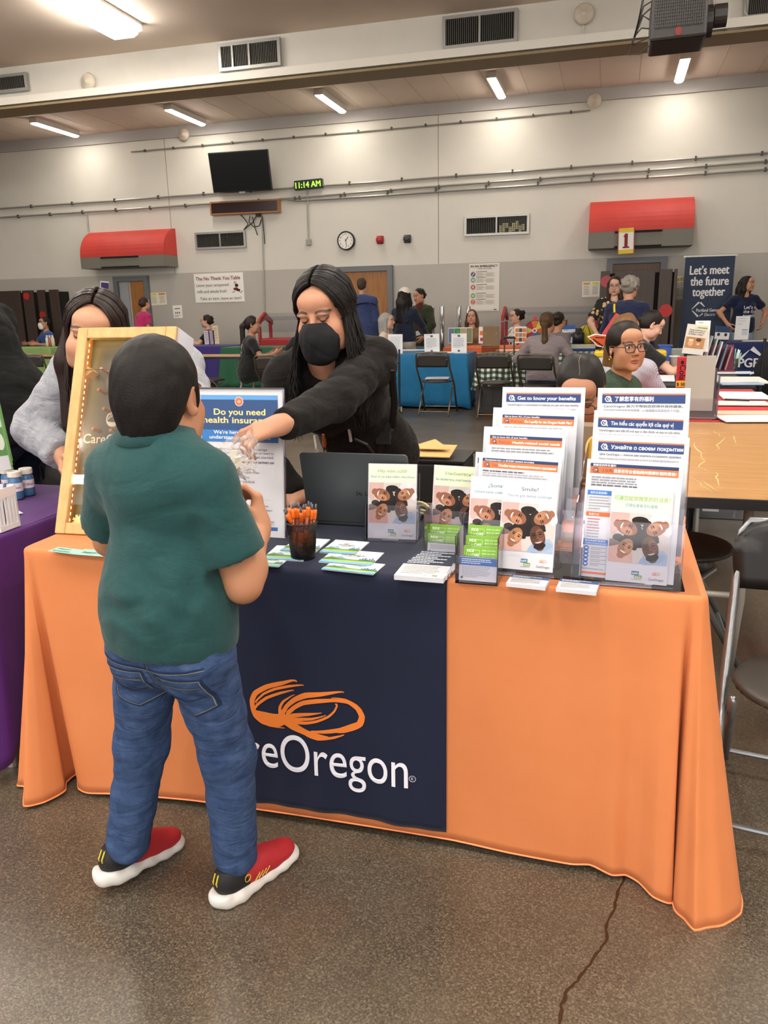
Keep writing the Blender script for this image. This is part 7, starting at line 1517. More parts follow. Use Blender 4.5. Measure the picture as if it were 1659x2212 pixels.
# ================================================================== PEOPLE OUT IN THE HALL
K9 = dict(hres=.006, bres=.014, cres=.014, wrinkles=.006)
tee = lambda n, c, **k: dict(mat=fabric(n, c), sleeve='short', name='shirt', **k)
trs = lambda n, c: dict(mat=fabric(n, c), name='trousers')
mm = person('person in a blue printed shirt and a white mask, seated at the light green table', (-11.5, 14.5, 0), math.pi-.5, 'sit', h=1.66, bust=False, skin='#a87b62', top=tee('tee_blue', '#2c4d8c'), bottom=trs('trousers_dark', '#26272c'), aL=dict(w=(-.25, .35, .78)), aR=dict(w=(.25, .35, .78)), hair=dict(style='short', col='#1a1513', col2='#2a221e', res=.01), **K9); face_mask(mm, mat('mask_white', '#dcdad6', .8))
pg = Page(fn=on_cloth(mm, 'top', (0, .5, 0), (1, 0, 0), (0, 0, 1), (0, -1, 0), .003), off=0); pg.ell(.0, mm['N'][2]-.26, .05, .03, '#d9a02a'); pg.ell(.1, mm['N'][2]-.28, .03, .03, '#b5643a'); pg.build('shirt_print', mm['root'])
person('person in a bright pink top bending near the left door', (-9.1, 14.2, 0), -.4, h=1.62, lean=.35, bust=False, top=tee('top_pink', '#b02a62'), bottom=trs('trousers_dark', '#26272c'), hair=dict(style='bun', col='#2a1c16', col2='#3a2a20', res=.01), **K9)
q = person('woman in a black top with clipped-up hair, seated at the violet tablecloth', (-7.74, 14.55, 0), math.pi/2+.3, 'sit', h=1.6, skin='#c99a82', top=tee('tee_black', '#151516'), bottom=trs('trousers_dark', '#26272c'), aL=dict(w=(-.2, .4, .8)), aR=dict(w=(.2, .4, .8)), hair=dict(style='claw', col='#1e1613', col2='#2c211c', res=.01), **K9); glasses(q, '#3a3432')
q = person('woman with a very long dark ponytail and a white square logo on her black shirt', (-5.0, 10.45, 0), -1.05, 'sit', h=1.62, lean=.2, skin='#a3755c', top=tee('tee_black', '#151516', e=.018), bottom=trs('trousers_black2', '#111113'), aL=dict(w=(-.12, .42, .8)), aR=dict(w=(.2, .42, .8)), head=(-.25, 0, 0), hair=dict(style='pony', col='#17110f', col2='#231a16', length=.62, res=.009), **K9)
pg = Page(fn=on_cloth(q, 'top', (0, -.6, 0), (-1, 0, 0), (0, 0, 1), (0, 1, 0), .004), off=0); z0 = q['N'][2]-.13; wt = '#d6d6d8'
pg.line([(-.055, z0), (-.055, z0+.07)], .012, wt); pg.line([(.045, z0+.07), (-.0, z0+.07)], .012, wt); pg.line([(.045, z0+.07), (.045, z0)], .012, wt); pg.text('R', -.02, z0+.01, .06, wt, 1, 'L', .03); pg.rect(-.06, z0-.06, .1, .02, '#9a9a9c'); pg.build('back_logo', q['root'])
person('person in a black short sleeved shirt mostly hidden behind the masked woman', (-3.98, 10.25, 0), .25, 'sit', h=1.68, lean=.25, bulk=1.15, skin='#8f5f48', top=tee('tee_black', '#151516', e=.018), bottom=trs('trousers_black2', '#111113'), aL=dict(w=(-.26, .36, .78)), aR=dict(w=(.2, .4, .78)), hair=dict(style='bun', col='#17110f', col2='#231a16', res=.01), **K9)
q = person('tall person in a blue jacket, back turned at the middle door', (-4.03, 13.0, 0), 0, h=1.8, bust=False, bulk=1.15, skin='#b98a70', top=dict(mat=fabric('jacket_blue', '#36426a'), sleeve='long', e=.03, hem=-.12, name='jacket'), bottom=trs('trousers_dark', '#26272c'), hair=dict(style='short', col='#3a2c22', col2='#4a3a2c', res=.01), **K9)
mb = MB(); mb.tube([q['Wd'](p) for p in (A3(-.24, -.17, 1.36), A3(0, -.19, 1.45), A3(.2, -.16, 1.46), A3(.27, -.05, 1.42))], .025, blk, 6, flat=.3); mb.build('strap', q['root'])
person('grey haired woman in a cream top, seated in profile left of the blue tablecloth', (-3.28, 11.75, 0), -math.pi/2, 'sit', h=1.58, skin='#c99a84', top=tee('top_cream', '#d8c3ac', e=.018), bottom=trs('trousers_dark', '#26272c'), hair=dict(style='bob', col='#8a8680', col2='#a5a19a', length=.14, res=.009), **K9)
q = person('woman in a white cap with long black hair, back turned', (-3.06, 12.05, 0), -.3, h=1.58, top=dict(mat=fabric('jacket_navy', '#1a2133'), sleeve='long', e=.02, hem=-.0, name='jacket'), bottom=trs('trousers_pale', '#a49d93'), aR=dict(w=(.2, .4, .95), pole=(1, -.4, -.4)), aL=dict(w=(-.2, .3, .95)), skin='#b98a70', hair=dict(style='longback', col='#14100f', col2='#1f1917', length=.34, res=.009), **K9)
def cap(o, m, back=True):
    Hc, R, s = o['Hc'], o['HR'], o['hs']; B = lambda c, r, k=.01, op='u': ball(Hc+R @ (np.array(c)*s), np.array(r)*s, k*s, op, R); v, f = sdf([B((0, -.015, .05), (.09, .108, .088)), B((0, -.115, .045), (.03, .04, .02), .006, 's')], .006, None, [plane(Hc+R @ (A3(0, 0, .035)*s), R @ A3(0, -.1, -1))]); c = link('cap', v, f, m, o['root'], smooth=True, local=True); v, f = sdf([B((0, .12, .045), (.07, .07, .008))], .006); link('visor', v, f, m, c, smooth=True, local=True)
cap(q, mat('cap_white', '#d9d6d0', .8))
tag(MB().box(ony(893, 722, 12.35), (.2, .16, .004), paper, rotx(.4) @ rotz(.5)).build('paper_sheet'), 'white sheet held out by the woman in the white cap', 'paper')
person('woman in a dark green cardigan over a maroon top', (-3.07, 13.25, 0), math.pi-.5, h=1.6, skin='#b98668', lips='#a85a50', head=(-.15, -.2, .1), top=dict(mat=fabric('cardigan_green', '#2c3320'), sleeve='long', e=.03, hem=-.2, name='cardigan', extra=[ball((0, .16, 1.2), (.055, .1, .26), .01, 's')]), bottom=trs('trousers_black2', '#111113'), aL=dict(w=(-.2, .2, .92), pole=(-1, -.3, 0)), aR=dict(w=(.2, .2, .92), pole=(1, -.3, 0)), hair=dict(style='bun', col='#17110f', col2='#231a16', res=.009), **K9)
q_ = list(bpy.data.objects)[-1]; rt_ = [o for o in bpy.data.objects if o.get('label', '').startswith('woman in a dark green cardigan')][0]
v, f = sdf([ball((0, .045, 1.18), (.115, .085, .3), .03)], .014, wrinkle(.005, 1, 2)); link('maroon_top', v, f, fabric('top_maroon', '#4a211c'), rt_, smooth=True, local=True)
person('smiling woman with long light brown hair, seated behind the orange table at the back', (-2.33, 13.9, 0), math.pi, 'sit', h=1.62, skin='#cf9c84', lips='#b0605a', top=dict(mat=fabric('top_olive', '#8a6a48'), sleeve='long', name='shirt'), bottom=trs('trousers_dark', '#26272c'), hair=dict(style='long', col='#4a3222', col2='#5e4230', length=.25, res=.009), **K9)
q = person('woman with glasses in a black vest, seated at the orange table', (-1.55, 13.85, 0), math.pi-.95, 'sit', h=1.6, skin='#cfa18a', top=dict(mat=fabric('blouse_white', '#d8d5d0'), sleeve='short', name='blouse'), bottom=trs('trousers_dark', '#26272c'), hair=dict(style='claw', col='#1e1613', col2='#2c211c', res=.009), **K9); glasses(q, '#2a2422')
v, f = sdf([c for c in q['tor'](.02)[:4]]+[ball(q['N']+A3(0, .08, -.1), (.055, .08, .12), .02, 's')], .014); link('vest', v, f, fabric('vest_black', '#1c1c1e'), q['root'], smooth=True, local=True)
q = person('woman in a grey-mauve sweater with a long brown ponytail', (-.78, 9.85, 0), -.12, 'sit', h=1.6, bulk=1.12, sw=1.08, lean=.28, top=dict(mat=fabric('sweater_mauve', '#857a7c'), sleeve='long', e=.022, hem=-.05, name='sweater'), bottom=trs('jeans_navy', '#1e2636'), aL=dict(w=(-.28, .4, .78)), aR=dict(w=(.26, .4, .78)), hair=dict(style='pony', col='#3a2a1c', col2='#574026', length=.4, res=.008, vol=1.03), **K9)
q = person('person with dark gathered hair, half hidden right of the long brown ponytail', (-.74, 11.75, 0), -.5, 'sit', h=1.5, top=dict(mat=fabric('sweater_dusk', '#6f6668'), sleeve='long', name='sweater'), bottom=trs('trousers_dark', '#26272c'), hair=dict(style='claw', col='#1e1713', col2='#2e231c', res=.009), **K9)
q = person('woman with glasses in a black floral dress', (.02, 11.6, 0), math.pi, h=1.66, bulk=1.2, sw=1.05, skin='#cda08a', top=dict(mat=mat('floral', '#171413', .8), sleeve='short', sl=.8, e=.025, hem=-.25, name='dress', nk=1.2), bottom=trs('trousers_black2', '#111113'), aL=dict(w=(-.2, .25, .95), pole=(-1, -.2, 0)), aR=dict(w=(.2, .25, .95), pole=(1, -.2, 0)), head=(-.1, -.2, 0), hair=dict(style='bob', col='#2a1b17', col2='#3a2721', length=.15, res=.009), **K9); glasses(q, '#3a2422')
def floral():
    m = MATS['floral']; nt = m.node_tree; b = nt.nodes['Principled BSDF']; tc = nt.nodes.new('ShaderNodeTexCoord'); v = nt.nodes.new('ShaderNodeTexVoronoi'); v.inputs['Scale'].default_value = 17; nt.links.new(tc.outputs['Object'], v.inputs['Vector']); r = nt.nodes.new('ShaderNodeValToRGB'); e = r.color_ramp.elements; e[0].color = lin('#c98a4a'); e[0].position = .18; e[1].color = lin('#171413'); e[1].position = .42; k = e.new(.3); k.color = lin('#d9c39a'); nt.links.new(v.outputs['Distance'], r.inputs[0]); nt.links.new(r.outputs[0], b.inputs['Base Color'])
floral()
q = person('grey curly haired person in a navy top with a yellow stripe', (.14, 9.5, 0), -.25, h=1.6, bulk=1.2, sw=1.12, lean=.22, bust=False, top=dict(mat=fabric('top_navy', '#1a2140'), sleeve='long', e=.025, hem=-.12, name='top'), bottom=trs('trousers_dark', '#26272c'), aL=dict(w=(-.28, .35, .9)), aR=dict(w=(.26, .3, .9)), hair=dict(style='curly', col='#77706a', col2='#958e84', res=.008, vol=1.05), **K9)
mb = MB(); cast = surf_map(q, 'top'); pts = [cast((-.13+.004*i, -.6, 1.36-.018*i), (0, 1, 0)) for i in range(6)]; mb.tube([q['Wd'](p-A3(0, .006, 0)) for p in pts if p is not None], .012, mat('stripe_yellow', '#d9c22a', .6), 6); mb.build('yellow_stripe', q['root'])
person('woman in a black tee with dark hair tied back, seated in profile facing right', (.17, 7.6, 0), -1.35, 'sit', h=1.68, bulk=1.3, sw=1.1, skin='#cfa08a', lips='#a86a60', lean=.2, top=tee('tee_charcoal', '#1d1c1d', e=.02), bottom=trs('trousers_dark', '#26272c'), aL=dict(w=(-.14, .56, .8)), aR=dict(w=(.14, .52, .8), pole=(1, 0, -1)), head=(0, -.5, 0), hair=dict(style='bun', col='#17110f', col2='#231a16', res=.008), hres=.005, cres=.012, wrinkles=.006)
stripes = mat('striped_shirt', '#c9c6cc', .8); 
def do_stripes():
    nt = stripes.node_tree; b = nt.nodes['Principled BSDF']; tc = nt.nodes.new('ShaderNodeTexCoord'); w = nt.nodes.new('ShaderNodeTexWave'); w.inputs['Scale'].default_value = 70; w.inputs['Distortion'].default_value = .4; w.inputs['Detail'].default_value = 0; nt.links.new(tc.outputs['Object'], w.inputs['Vector']); r = nt.nodes.new('ShaderNodeValToRGB'); r.color_ramp.interpolation = 'CONSTANT'; r.color_ramp.elements[0].color = lin('#c9c6cc'); r.color_ramp.elements[1].color = lin('#6a6b80'); r.color_ramp.elements[1].position = .55; nt.links.new(w.outputs['Fac'], r.inputs[0]); nt.links.new(r.outputs[0], b.inputs['Base Color'])
do_stripes()
person('person with long light brown hair in a striped shirt', (.06, 5.6, 0), -.45, 'sit', h=1.62, lean=.12, top=dict(mat=stripes, sleeve='long', e=.02, name='shirt'), bottom=trs('trousers_dark', '#26272c'), aR=dict(w=(.2, .4, .72)), aL=dict(w=(-.14, .45, .75)), hair=dict(style='longback', col='#5b3d22', col2='#7a5632', length=.2, res=.007), hres=.005, cres=.011, wrinkles=.006)
gsw = mat('sweater_green', '#253a29', .95, spec=.1, var=(60, '#324a35'), bump=(140, 1.0), sheen=.12, fold=(8, .4))
q = person('young woman with glasses and gold earrings in a fuzzy green sweater', (.02, 4.5, 0), math.pi+1.25, 'sit', h=1.6, hs=1.04, skin='#b27e5e', lips='#9a564a', seat=.47, sw=1.05, lean=.06, head=(-.78, -.02, .06), headoff=(.02, .03, -.0), top=dict(mat=gsw, sleeve='long', e=.03, high=True, name='sweater'), bottom=trs('trousers_dark', '#26272c'), hair=dict(style='bun', col='#17100e', col2='#241a16', res=.0045, vol=1.05), hres=.0035, cres=.01, wrinkles=.004)
glasses(q, '#2e2a3a', .027, .021, .0024)
for s_ in (-1, 1): MB().tube([q['Wd'](q['Hc']+q['HR'] @ (A3(s_*.084+.0*a, -.002+.011*math.cos(a), -.05+.011*math.sin(a))*q['hs'])) for a in np.linspace(0, 6.28, 12)], .004, mat('gold', '#c9a04a', .25, .9), 6).build('earring', q['root'])
q = person('woman in a navy lettered tee standing behind the PGE table', (2.06, 14.35, 0), math.pi+.25, h=1.68, skin='#bd8a6e', top=tee('tee_navy', '#171f3c', e=.02), bottom=dict(mat=fabric('jeans_pale', '#8396a8'), name='jeans'), aL=dict(w=(-.27, .1, .98), pole=(-1, -.6, .2)), aR=dict(w=(.27, .1, .98), pole=(1, -.6, .2)), head=(.75, 0, 0), hair=dict(style='longback', col='#17110f', col2='#231a16', length=.36, res=.009), **K9)
pg = Page(fn=on_cloth(q, 'top', (0, .6, 0), (-1, 0, 0), (0, 0, 1), (0, -1, 0), .004), off=0)
for i, s_ in enumerate(('Let\u2019s m', 'the fut', 'togethe')): pg.text(s_, -.06, q['N'][2]-.19-.065*i, .075, '#e4e4ea', 1, 'L', .02)
pg.build('shirt_lettering', q['root'])
# ================================================================== THINGS ALONG THE BACK WALL
brn = mat('folded_brown', '#43322a', .45, var=(4, '#3a2b24', (4, 4, .4))); gap = mat('folded_gap', '#0f0d0c', .8)
def folded(y, cols, vt, label, dots):
    p0, p1 = ony(cols[0][0], vt, y), ony(cols[-1][1], vt, y); t = thing('folded_table', label, 'folded table', ((p0[0]+p1[0])/2, y, 0)); zt = p0[2]
    MB().box(((p0[0]+p1[0])/2, y+.25, .1+(zt-.14)/2), (p1[0]-p0[0]-.04, .3, zt-.14), gap).build('frame', t)
    for k, (a, b) in enumerate(cols):
        x0, x1 = ony(a, vt, y)[0], ony(b, vt, y)[0]; MB().box(((x0+x1)/2, y+.02, .08+(zt-.08)/2), (x1-x0, .06, zt-.08), brn).build('panel', t, bevel=.006)
    for q in (-1, 1):
        for r in (0, .3): MB().lathe([(0, -.02), (.05, -.02), (.05, .02), (0, .02)], ((p0[0]+p1[0])/2+q*(p1[0]-p0[0])*.42, y+.1+r, .05), blk, 14, roty(math.pi/2)).build('caster', t)
    for (u, v, r, c) in dots:
        c0 = ony(u, v, y-.014); MB().lathe([(0, 0), (r, 0), (r, .003), (0, .003)], c0+A3(0, .002, 0), mat('dot_'+c.lstrip('#'), c, .5), 24, rotx(math.pi/2)).build('round_sticker', t)
folded(14.2, [(1298, 1318), (1329, 1416), (1425, 1453), (1457, 1464)], 586, 'brown folded tables standing before the right door, with round red stickers', [(1310, 608, .095, '#b0404a'), (1438, 671, .105, '#b8241f')])
folded(15.0, [(-30, 42), (48, 70), (80, 95), (106, 124)], 630, 'brown folded tables at the far left, with round red stickers', [(57, 640, .075, '#c0261e'), (92, 681, .08, '#a82018'), (72, 741, .07, '#b8241f')])
def bar(px0, px1, y, label, u_end, mirror=1, gable=True):
    a, b = ony(*px0, y), ony(*px1, y); x0, x1 = a[0], b[0]; zt = a[2]; zb = b[2]; t = thing('salad_bar', label, 'serving cart', ((x0+x1)/2, y, 0)); rm = mat('cart_red', '#a01c20', .4, spec=.5)
    MB().box(((x0+x1)/2, y+.25, zb+.09), (x1-x0, .6, .2), rm).build('tray_body', t, bevel=.03)
    for k, x in enumerate((x0+.02, x1-.06)):
        m = MB(); w = .05; m.box((x+.02, y-.03, zb+.3), (w, .06, .34), rm).box((x+.02, y+.5, zb+.3), (w, .06, .34), rm); m.prism([(-.1, zt-.13), (.24, zt+.03), (.58, zt-.13), (.58, zt-.22), (.24, zt-.09), (-.1, zt-.22)], (x, y, 0), (0, 1, 0), (0, 0, 1), (w, 0, 0), rm); m.build('end_frame', t)
    gl = clear('sneeze_guard', '#f4f6f8', .97, .0, .06)
    MB().box(((x0+x1)/2, y-.0, (zt-.1+zb+.35)/2), (x1-x0-.1, .006, .3), gl, rotx(-.25)).box(((x0+x1)/2, y+.12, zt-.06), (x1-x0-.1, .34, .006), gl, rotx(.4)).build('guard', t)
    m = MB()
    for x in (x0+.1, x1-.1):
        for yy in (y+.05, y+.45): m.box((x, yy, zb*.5), (.07, .07, zb), rm)
    m.build('legs', t)
bar((556, 678), (672, 752), 14.55, 'red salad bar cart with a clear hood, left of the middle door', 0); bar((1082, 666), (1291, 752), 14.55, 'red salad bar cart with a clear hood, left of the floral dress', 0)
for k, (u, l) in enumerate(((934, 'leftmost of the four steel posts by the wall'), (955, 'second steel post from the left by the wall'), (992, 'third steel post from the left by the wall'), (1012, 'rightmost of the four steel posts by the wall'))):
    c = ony(u, 662, 14.9); t = thing('steel_post', l, 'post', (c[0], 14.9, 0)); MB().tube([(c[0], 14.9, .02), (c[0], 14.9, c[2])], .04, mat('post_steel', '#a5a6aa', .18, .95), 12).build('post', t, smooth=True); MB().lathe([(0, 0), (.14, 0), (.13, .02), (.04, .03), (0, .03)], (c[0], 14.9, 0), mat('post_steel', '#a5a6aa', .18, .95), 20).build('base', t)
def banner():
    y = 14.55; P = [ony(1481, 556, y), ony(1589, 552, y)]; x0, x1, zt = P[0][0], P[1][0], P[0][2]; t = thing('roll_up_banner', 'tall navy roll-up banner lettered Let\u2019s meet the future together', 'banner', ((x0+x1)/2, y, 0)); w = x1-x0
    MB().box(((x0+x1)/2, y, .06+(zt-.06)/2), (w, .01, zt-.06), mat('banner_navy', '#1b2d49', .6)).build('fabric', t); MB().box(((x0+x1)/2, y+.01, zt+.01), (w+.06, .03, .03), alu).box(((x0+x1)/2, y+.03, .04), (w+.02, .2, .08), alu).build('frame', t); MB().tube([((x0+x1)/2, y+.03, .05), ((x0+x1)/2, y+.03, zt)], .012, alu, 8).build('pole', t)
    f = lambda u, v: (lambda p: (p[0], p[2]))(ony(u, v, y-.006)); pg = Page(fn=lambda x, z, d: A3(x, y-.006-d, z), off=0)
    for s_, u, v, wd in (('Let\u2019s meet', 1532, 592, 84), ('the future', 1532, 616, 82), ('together', 1530, 639, 70)): p = f(u, v); pg.text(s_, p[0], p[1], .2, '#e9e9ea', 1, 'C', .03, wd*12.2/1700)
    p = f(1504, 671); pg.text('Portland General', p[0], p[1]-.02, .075, '#e4e6ea', 1, 'L', .02, .38); pg.text('Electric', p[0]+.13, p[1]-.09, .07, '#e4e6ea', 1, 'L', 0, .17, slant=.2)
    c = f(1509, 668); 
    for (a, b, w0, w1) in (((-.11, 0), (0, .115), .008, .03), ((.02, .11), (.09, .04), .03, .012), ((-.1, -.02), (0, -.12), .012, .03), ((.02, -.115), (.07, -.07), .008, .02)): pg.line([(c[0]+a[0], c[1]+a[1]), (c[0]+b[0], c[1]+b[1])], [w0, w1], '#e4e6ea', 1)
    pg.build('lettering', t)
banner()
# ================================================================== THINGS ON THE TABLES IN THE HALL
def doc(p, w, h):
    p.rect(w*.42, h*.84, w*.16, w*.12, '#5a5c60'); p.greek(w*.12, h*.76, w*.76, 9, h*.055, '#9a9ca2', 1, h*.018, 4); p.rect(w*.42, h*.1, w*.14, w*.12, '#5a5c60'); p.greek(w*.12, h*.94, w*.7, 1, .01, '#a5a7ad', 1, h*.02, 5)
def stand_sign(px, y, label, draw, base='#e6e6e8', name='sign_holder'):
    t = plate(px, y, name, label, 'sign', draw, .012, base=base); zb = min(ony(*px[2], y)[2], ony(*px[3], y)[2]); x0, x1 = ony(*px[3], y)[0], ony(*px[2], y)[0]; MB().box(((x0+x1)/2, y+.05, zb+.004), (x1-x0, .12, .006), acr).build('foot', t); return t
stand_sign([(838, 722), (869, 722), (870, 764), (839, 764)], 10.9, 'white sheet in a holder on the blue tablecloth, leftmost of three', lambda p, w, h: p.greek(w*.12, h*.85, w*.76, 12, h*.06, '#b5b7bc', 1, h*.018, 2)); stand_sign([(915, 722), (947, 721), (951, 764), (918, 765)], 10.9, 'white sheet in a holder on the blue tablecloth, middle of three', doc); stand_sign([(974, 721), (1008, 720), (1008, 764), (976, 764)], 10.9, 'white sheet in a holder on the blue tablecloth, rightmost of three', doc)
t = plate([(1043, 705), (1077, 705), (1078, 748), (1043, 749)], 10.9, 'brochure_stand', 'brown backed brochure holder seen from behind on the gingham cloth', 'brochure holder', lambda p, w, h: (p.ell(w*.15, h*.65, w*.03, w*.03, '#b5a68c'), p.ell(w*.85, h*.65, w*.03, w*.03, '#b5a68c')), .03, base='#7a6346'); c = ony(1060, 757, 10.9); MB().box(c, (.24, .1, .12), clear('holder_base', '#e8ebe8', .85, .1)).build('clear_base', t)
def lay(u, v, z, size, c, label, rz=0.0, name='paper_stack', cat='paper', th=.012):
    p = onz(u, v, z); return tag(MB().box(p+A3(0, 0, th/2), (size[0], size[1], th), mat('sheet_'+c.lstrip('#'), c, .55, spec=.3), rotz(rz)).build(name), label, cat)
lay(882, 757, .752, (.5, .22, 0), '#e2e3e6', 'white papers on the blue tablecloth between the left and middle holders', .1); lay(960, 762, .752, (.28, .2, 0), '#dcdde0', 'white papers on the blue tablecloth between the middle and right holders', -.1)
lay(1110, 757, .752, (.5, .2, 0), '#e3ded0', 'cream papers on the gingham cloth', .05)
# orange table: boards, flyers, prize wheel
def boards(p, w, h): [p.rect(w*(.02+.245*k), h*.05, w*.23, h*.9, c) for k, c in enumerate(('#6d7f9a', '#3f8a4c', '#b3a27e', '#7d8a6a'))]; p.ell(w*.4, h*.75, w*.05, w*.05, '#3fae5a', 2); p.rect(w*.3, h*.1, w*.16, h*.2, '#b8404a', 2)
stand_sign([(968, 708), (1020, 707), (1021, 741), (969, 742)], 12.85, 'picture board with coloured photos on the orange table', boards); stand_sign([(1034, 706), (1046, 706), (1046, 742), (1034, 742)], 12.8, 'narrow white flyer on the orange table, left of the brown stand', lambda p, w, h: (p.rect(w*.2, h*.5, w*.6, h*.25, '#d8783a'), p.rect(w*.3, h*.15, w*.5, h*.2, '#a03a4a'))); stand_sign([(1112, 706), (1139, 705), (1135, 742), (1109, 742)], 12.8, 'white flyer with orange squares on the orange table', lambda p, w, h: ([p.rect(w*(.1+.3*i), h*(.12+.28*j), w*.26, h*.22, ('#d9823a', '#4a4a4e', '#d9823a', '#8a8a90')[(i+2*j) % 4]) for i in range(3) for j in range(3)]))
def wheel():
    c = ony(1155, 714, 12.85); r = .16; t = thing('prize_wheel', 'colourful prize wheel standing on the orange table', 'prize wheel', c-A3(0, 0, .2)); MB().lathe([(0, -.012), (r, -.012), (r, .012), (0, .012)], c, blk, 32, rotx(math.pi/2)).build('disc', t)
    pg = Page(c-A3(0, .013, 0), A3(1, 0, 0), A3(0, 0, 1)); cs = ('#c9bf5a', '#c8702f', '#a02a3a', '#b8c06a', '#9a2f4a', '#2f5aa8', '#2f6f5a', '#c8562f')
    for k in range(8): a0 = k*45+22; pg.poly([(0, 0)]+[(r*.95*math.cos(math.radians(a0+9*j)), r*.95*math.sin(math.radians(a0+9*j))) for j in range(6)], cs[k], 1)
    pg.ell(0, 0, .035, .035, '#f0e6e2', 2); pg.ell(0, 0, .022, .022, '#b03a4a', 3); pg.build('segments', t); MB().box(c+A3(0, .0, .19), (.05, .02, .06), mat('pointer_red', '#c0282a', .4)).build('pointer', t); MB().tube([c+A3(0, .03, .0), c+A3(0, .05, -.2)], .015, blk, 8).box(c+A3(0, .04, -.21), (.2, .14, .02), blk).build('stand', t)
wheel()
def carton(px, y, size, c, label, name='cardboard_box'):
    p = ony(*px, y); t = thing(name, label, 'box', p-A3(0, 0, size[2])); MB().box(p-A3(0, 0, size[2]/2), size, mat('sheet_'+c.lstrip('#'), c, .6)).build('box_body', t, bevel=.004); MB().box(p+A3(0, 0, .001), (size[0]*.98, .05, .002), mat('packing_tape', '#b59a68', .4)).build('tape', t); return t
carton((1199, 691), 14.3, (.4, .3, ony(1199, 691, 14.3)[2]-.005), '#6b4f30', 'brown cardboard box in front of the red cart, behind the ponytail'); 
def flyer_b(p, w, h): p.rect(0, h*.78, w, h*.22, '#3a62a8'); p.greek(w*.1, h*.72, w*.7, 1, .02, '#8a94a8'); p.rect(0, h*.32, w, h*.28, '#7a7c80'); [p.ell(w*(.3+.2*k), h*.45, w*.06, h*.06, '#2a2a2e', 2) for k in range(3)]; p.greek(w*.1, h*.22, w*.7, 3, h*.06, '#a9adb8')
stand_sign([(1214, 703), (1243, 702), (1243, 741), (1214, 742)], 12.8, 'white and blue flyer on the royal blue table', flyer_b)
def bottle(px, y, h, r, c, cc, label, cat='bottle', name='bottle'):
    p = ony(*px, y); p[2] = .75; t = thing(name, label, cat, p); MB().lathe([(0, 0), (r, 0), (r, h*.72), (r*.5, h*.82), (0, h*.82)], p, mat('btl_'+c.lstrip('#'), c, .35), 16).build('body', t, smooth=True); MB().lathe([(0, h*.8), (r*.55, h*.8), (r*.55, h), (0, h)], p, mat('btl_'+cc.lstrip('#'), cc, .4), 14).build('cap', t); return t
bottle((1249, 738), 12.75, .26, .09, '#1b1b1d', '#2a2a2c', 'black flask on the royal blue table', 'flask', 'flask')
bag((1266, 716), 12.9, 'yellow bag with black straps on the royal blue table', (.12, .08, .2), mat('bag_yellow', '#c9b21f', .6), blk, 'tote_bag')
def cutout():
    y = 8.55; P = [ony(u, v, y) for u, v in ((1268, 727), (1285, 721), (1310, 724), (1319, 732), (1314, 742), (1306, 751), (1290, 748), (1280, 737))]; c = sum(P)/len(P); t = thing('cut_out_sign', 'orange cut-out sign with a white edge and black streaks, above the bowed child', 'sign', c)
    MB().prism([((p-c)[0], (p-c)[2]) for p in P][::-1], c, (1, 0, 0), (0, 0, 1), (0, .01, 0), mat('sheet_f0efe9', '#f0efe9', .55)).build('board', t); pg = Page(fn=lambda x, z, d: A3(c[0]+x, y-.001-d, c[2]+z), off=0, eps=.002); Q = [((p-c)[0]*.86, (p-c)[2]*.84) for p in P]; pg.poly(Q, '#c8501f', 1); pg.line([(-.07, .01), (-.01, -.03), (.03, -.06)], .014, '#1a1412', 2); pg.line([(-.05, .03), (.04, .025)], .01, '#1a1412', 2); pg.build('printing', t)
    MB().tube([c+A3(0, .02, 0), A3(c[0], y+.02, .75)], .008, blk, 6).build('stick', t)
cutout()
def cone():
    y = 8.75; a, b, d_, e = (ony(u, v, y) for u, v in ((1330, 676), (1336, 678), (1332, 728), (1296, 727))); c = (a+d_)/2; t = thing('felt_pennant', 'pink and red pennant standing above the cut-out sign', 'pennant', d_); MB().prism([((p-c)[0], (p-c)[2]) for p in (a, e, d_, b)], c, (1, 0, 0), (0, 0, 1), (0, .02, 0), mat('pennant_pink', '#c2404a', .7)).build('felt', t); MB().tube([A3(d_[0], y+.02, .75), b+A3(0, .02, 0)], .01, mat('stick_wood', '#8a6a48', .6), 6).build('stick', t)
cone()
def toolbox():
    a, b = ony(1283, 772, 8.5), ony(1440, 770, 8.5); c = (a+b)/2; t = thing('toolbox', 'black toolbox with a yellow lid behind the woman in the green sweater', 'toolbox', A3(c[0], 8.62, .75)); MB().box((c[0], 8.62, .79), (b[0]-a[0]-.04, .24, .09), blk).build('tub', t, bevel=.01); MB().box((c[0], 8.62, .87), (b[0]-a[0], .27, .07), mat('lid_yellow', '#d9b81f', .45)).build('lid', t, bevel=.02); MB().tube([(c[0]-.1, 8.62, .905), (c[0]-.1, 8.62, .94), (c[0]+.1, 8.62, .94), (c[0]+.1, 8.62, .905)], .012, blk, 6).build('handle', t)
toolbox()
lay(1265, 752, .752, (.6, .2, 0), '#d9d6c6', 'cream and white papers beside the cut-out sign', .05, th=.05); tag(MB().box(ony(1245, 738, 12.7)*A3(1, 1, 0)+A3(0, 0, .766), (.2, .2, .03), mat('tray_navy', '#1f2c4a', .4)).build('tray'), 'small dark tray at the front of the royal blue table', 'tray')
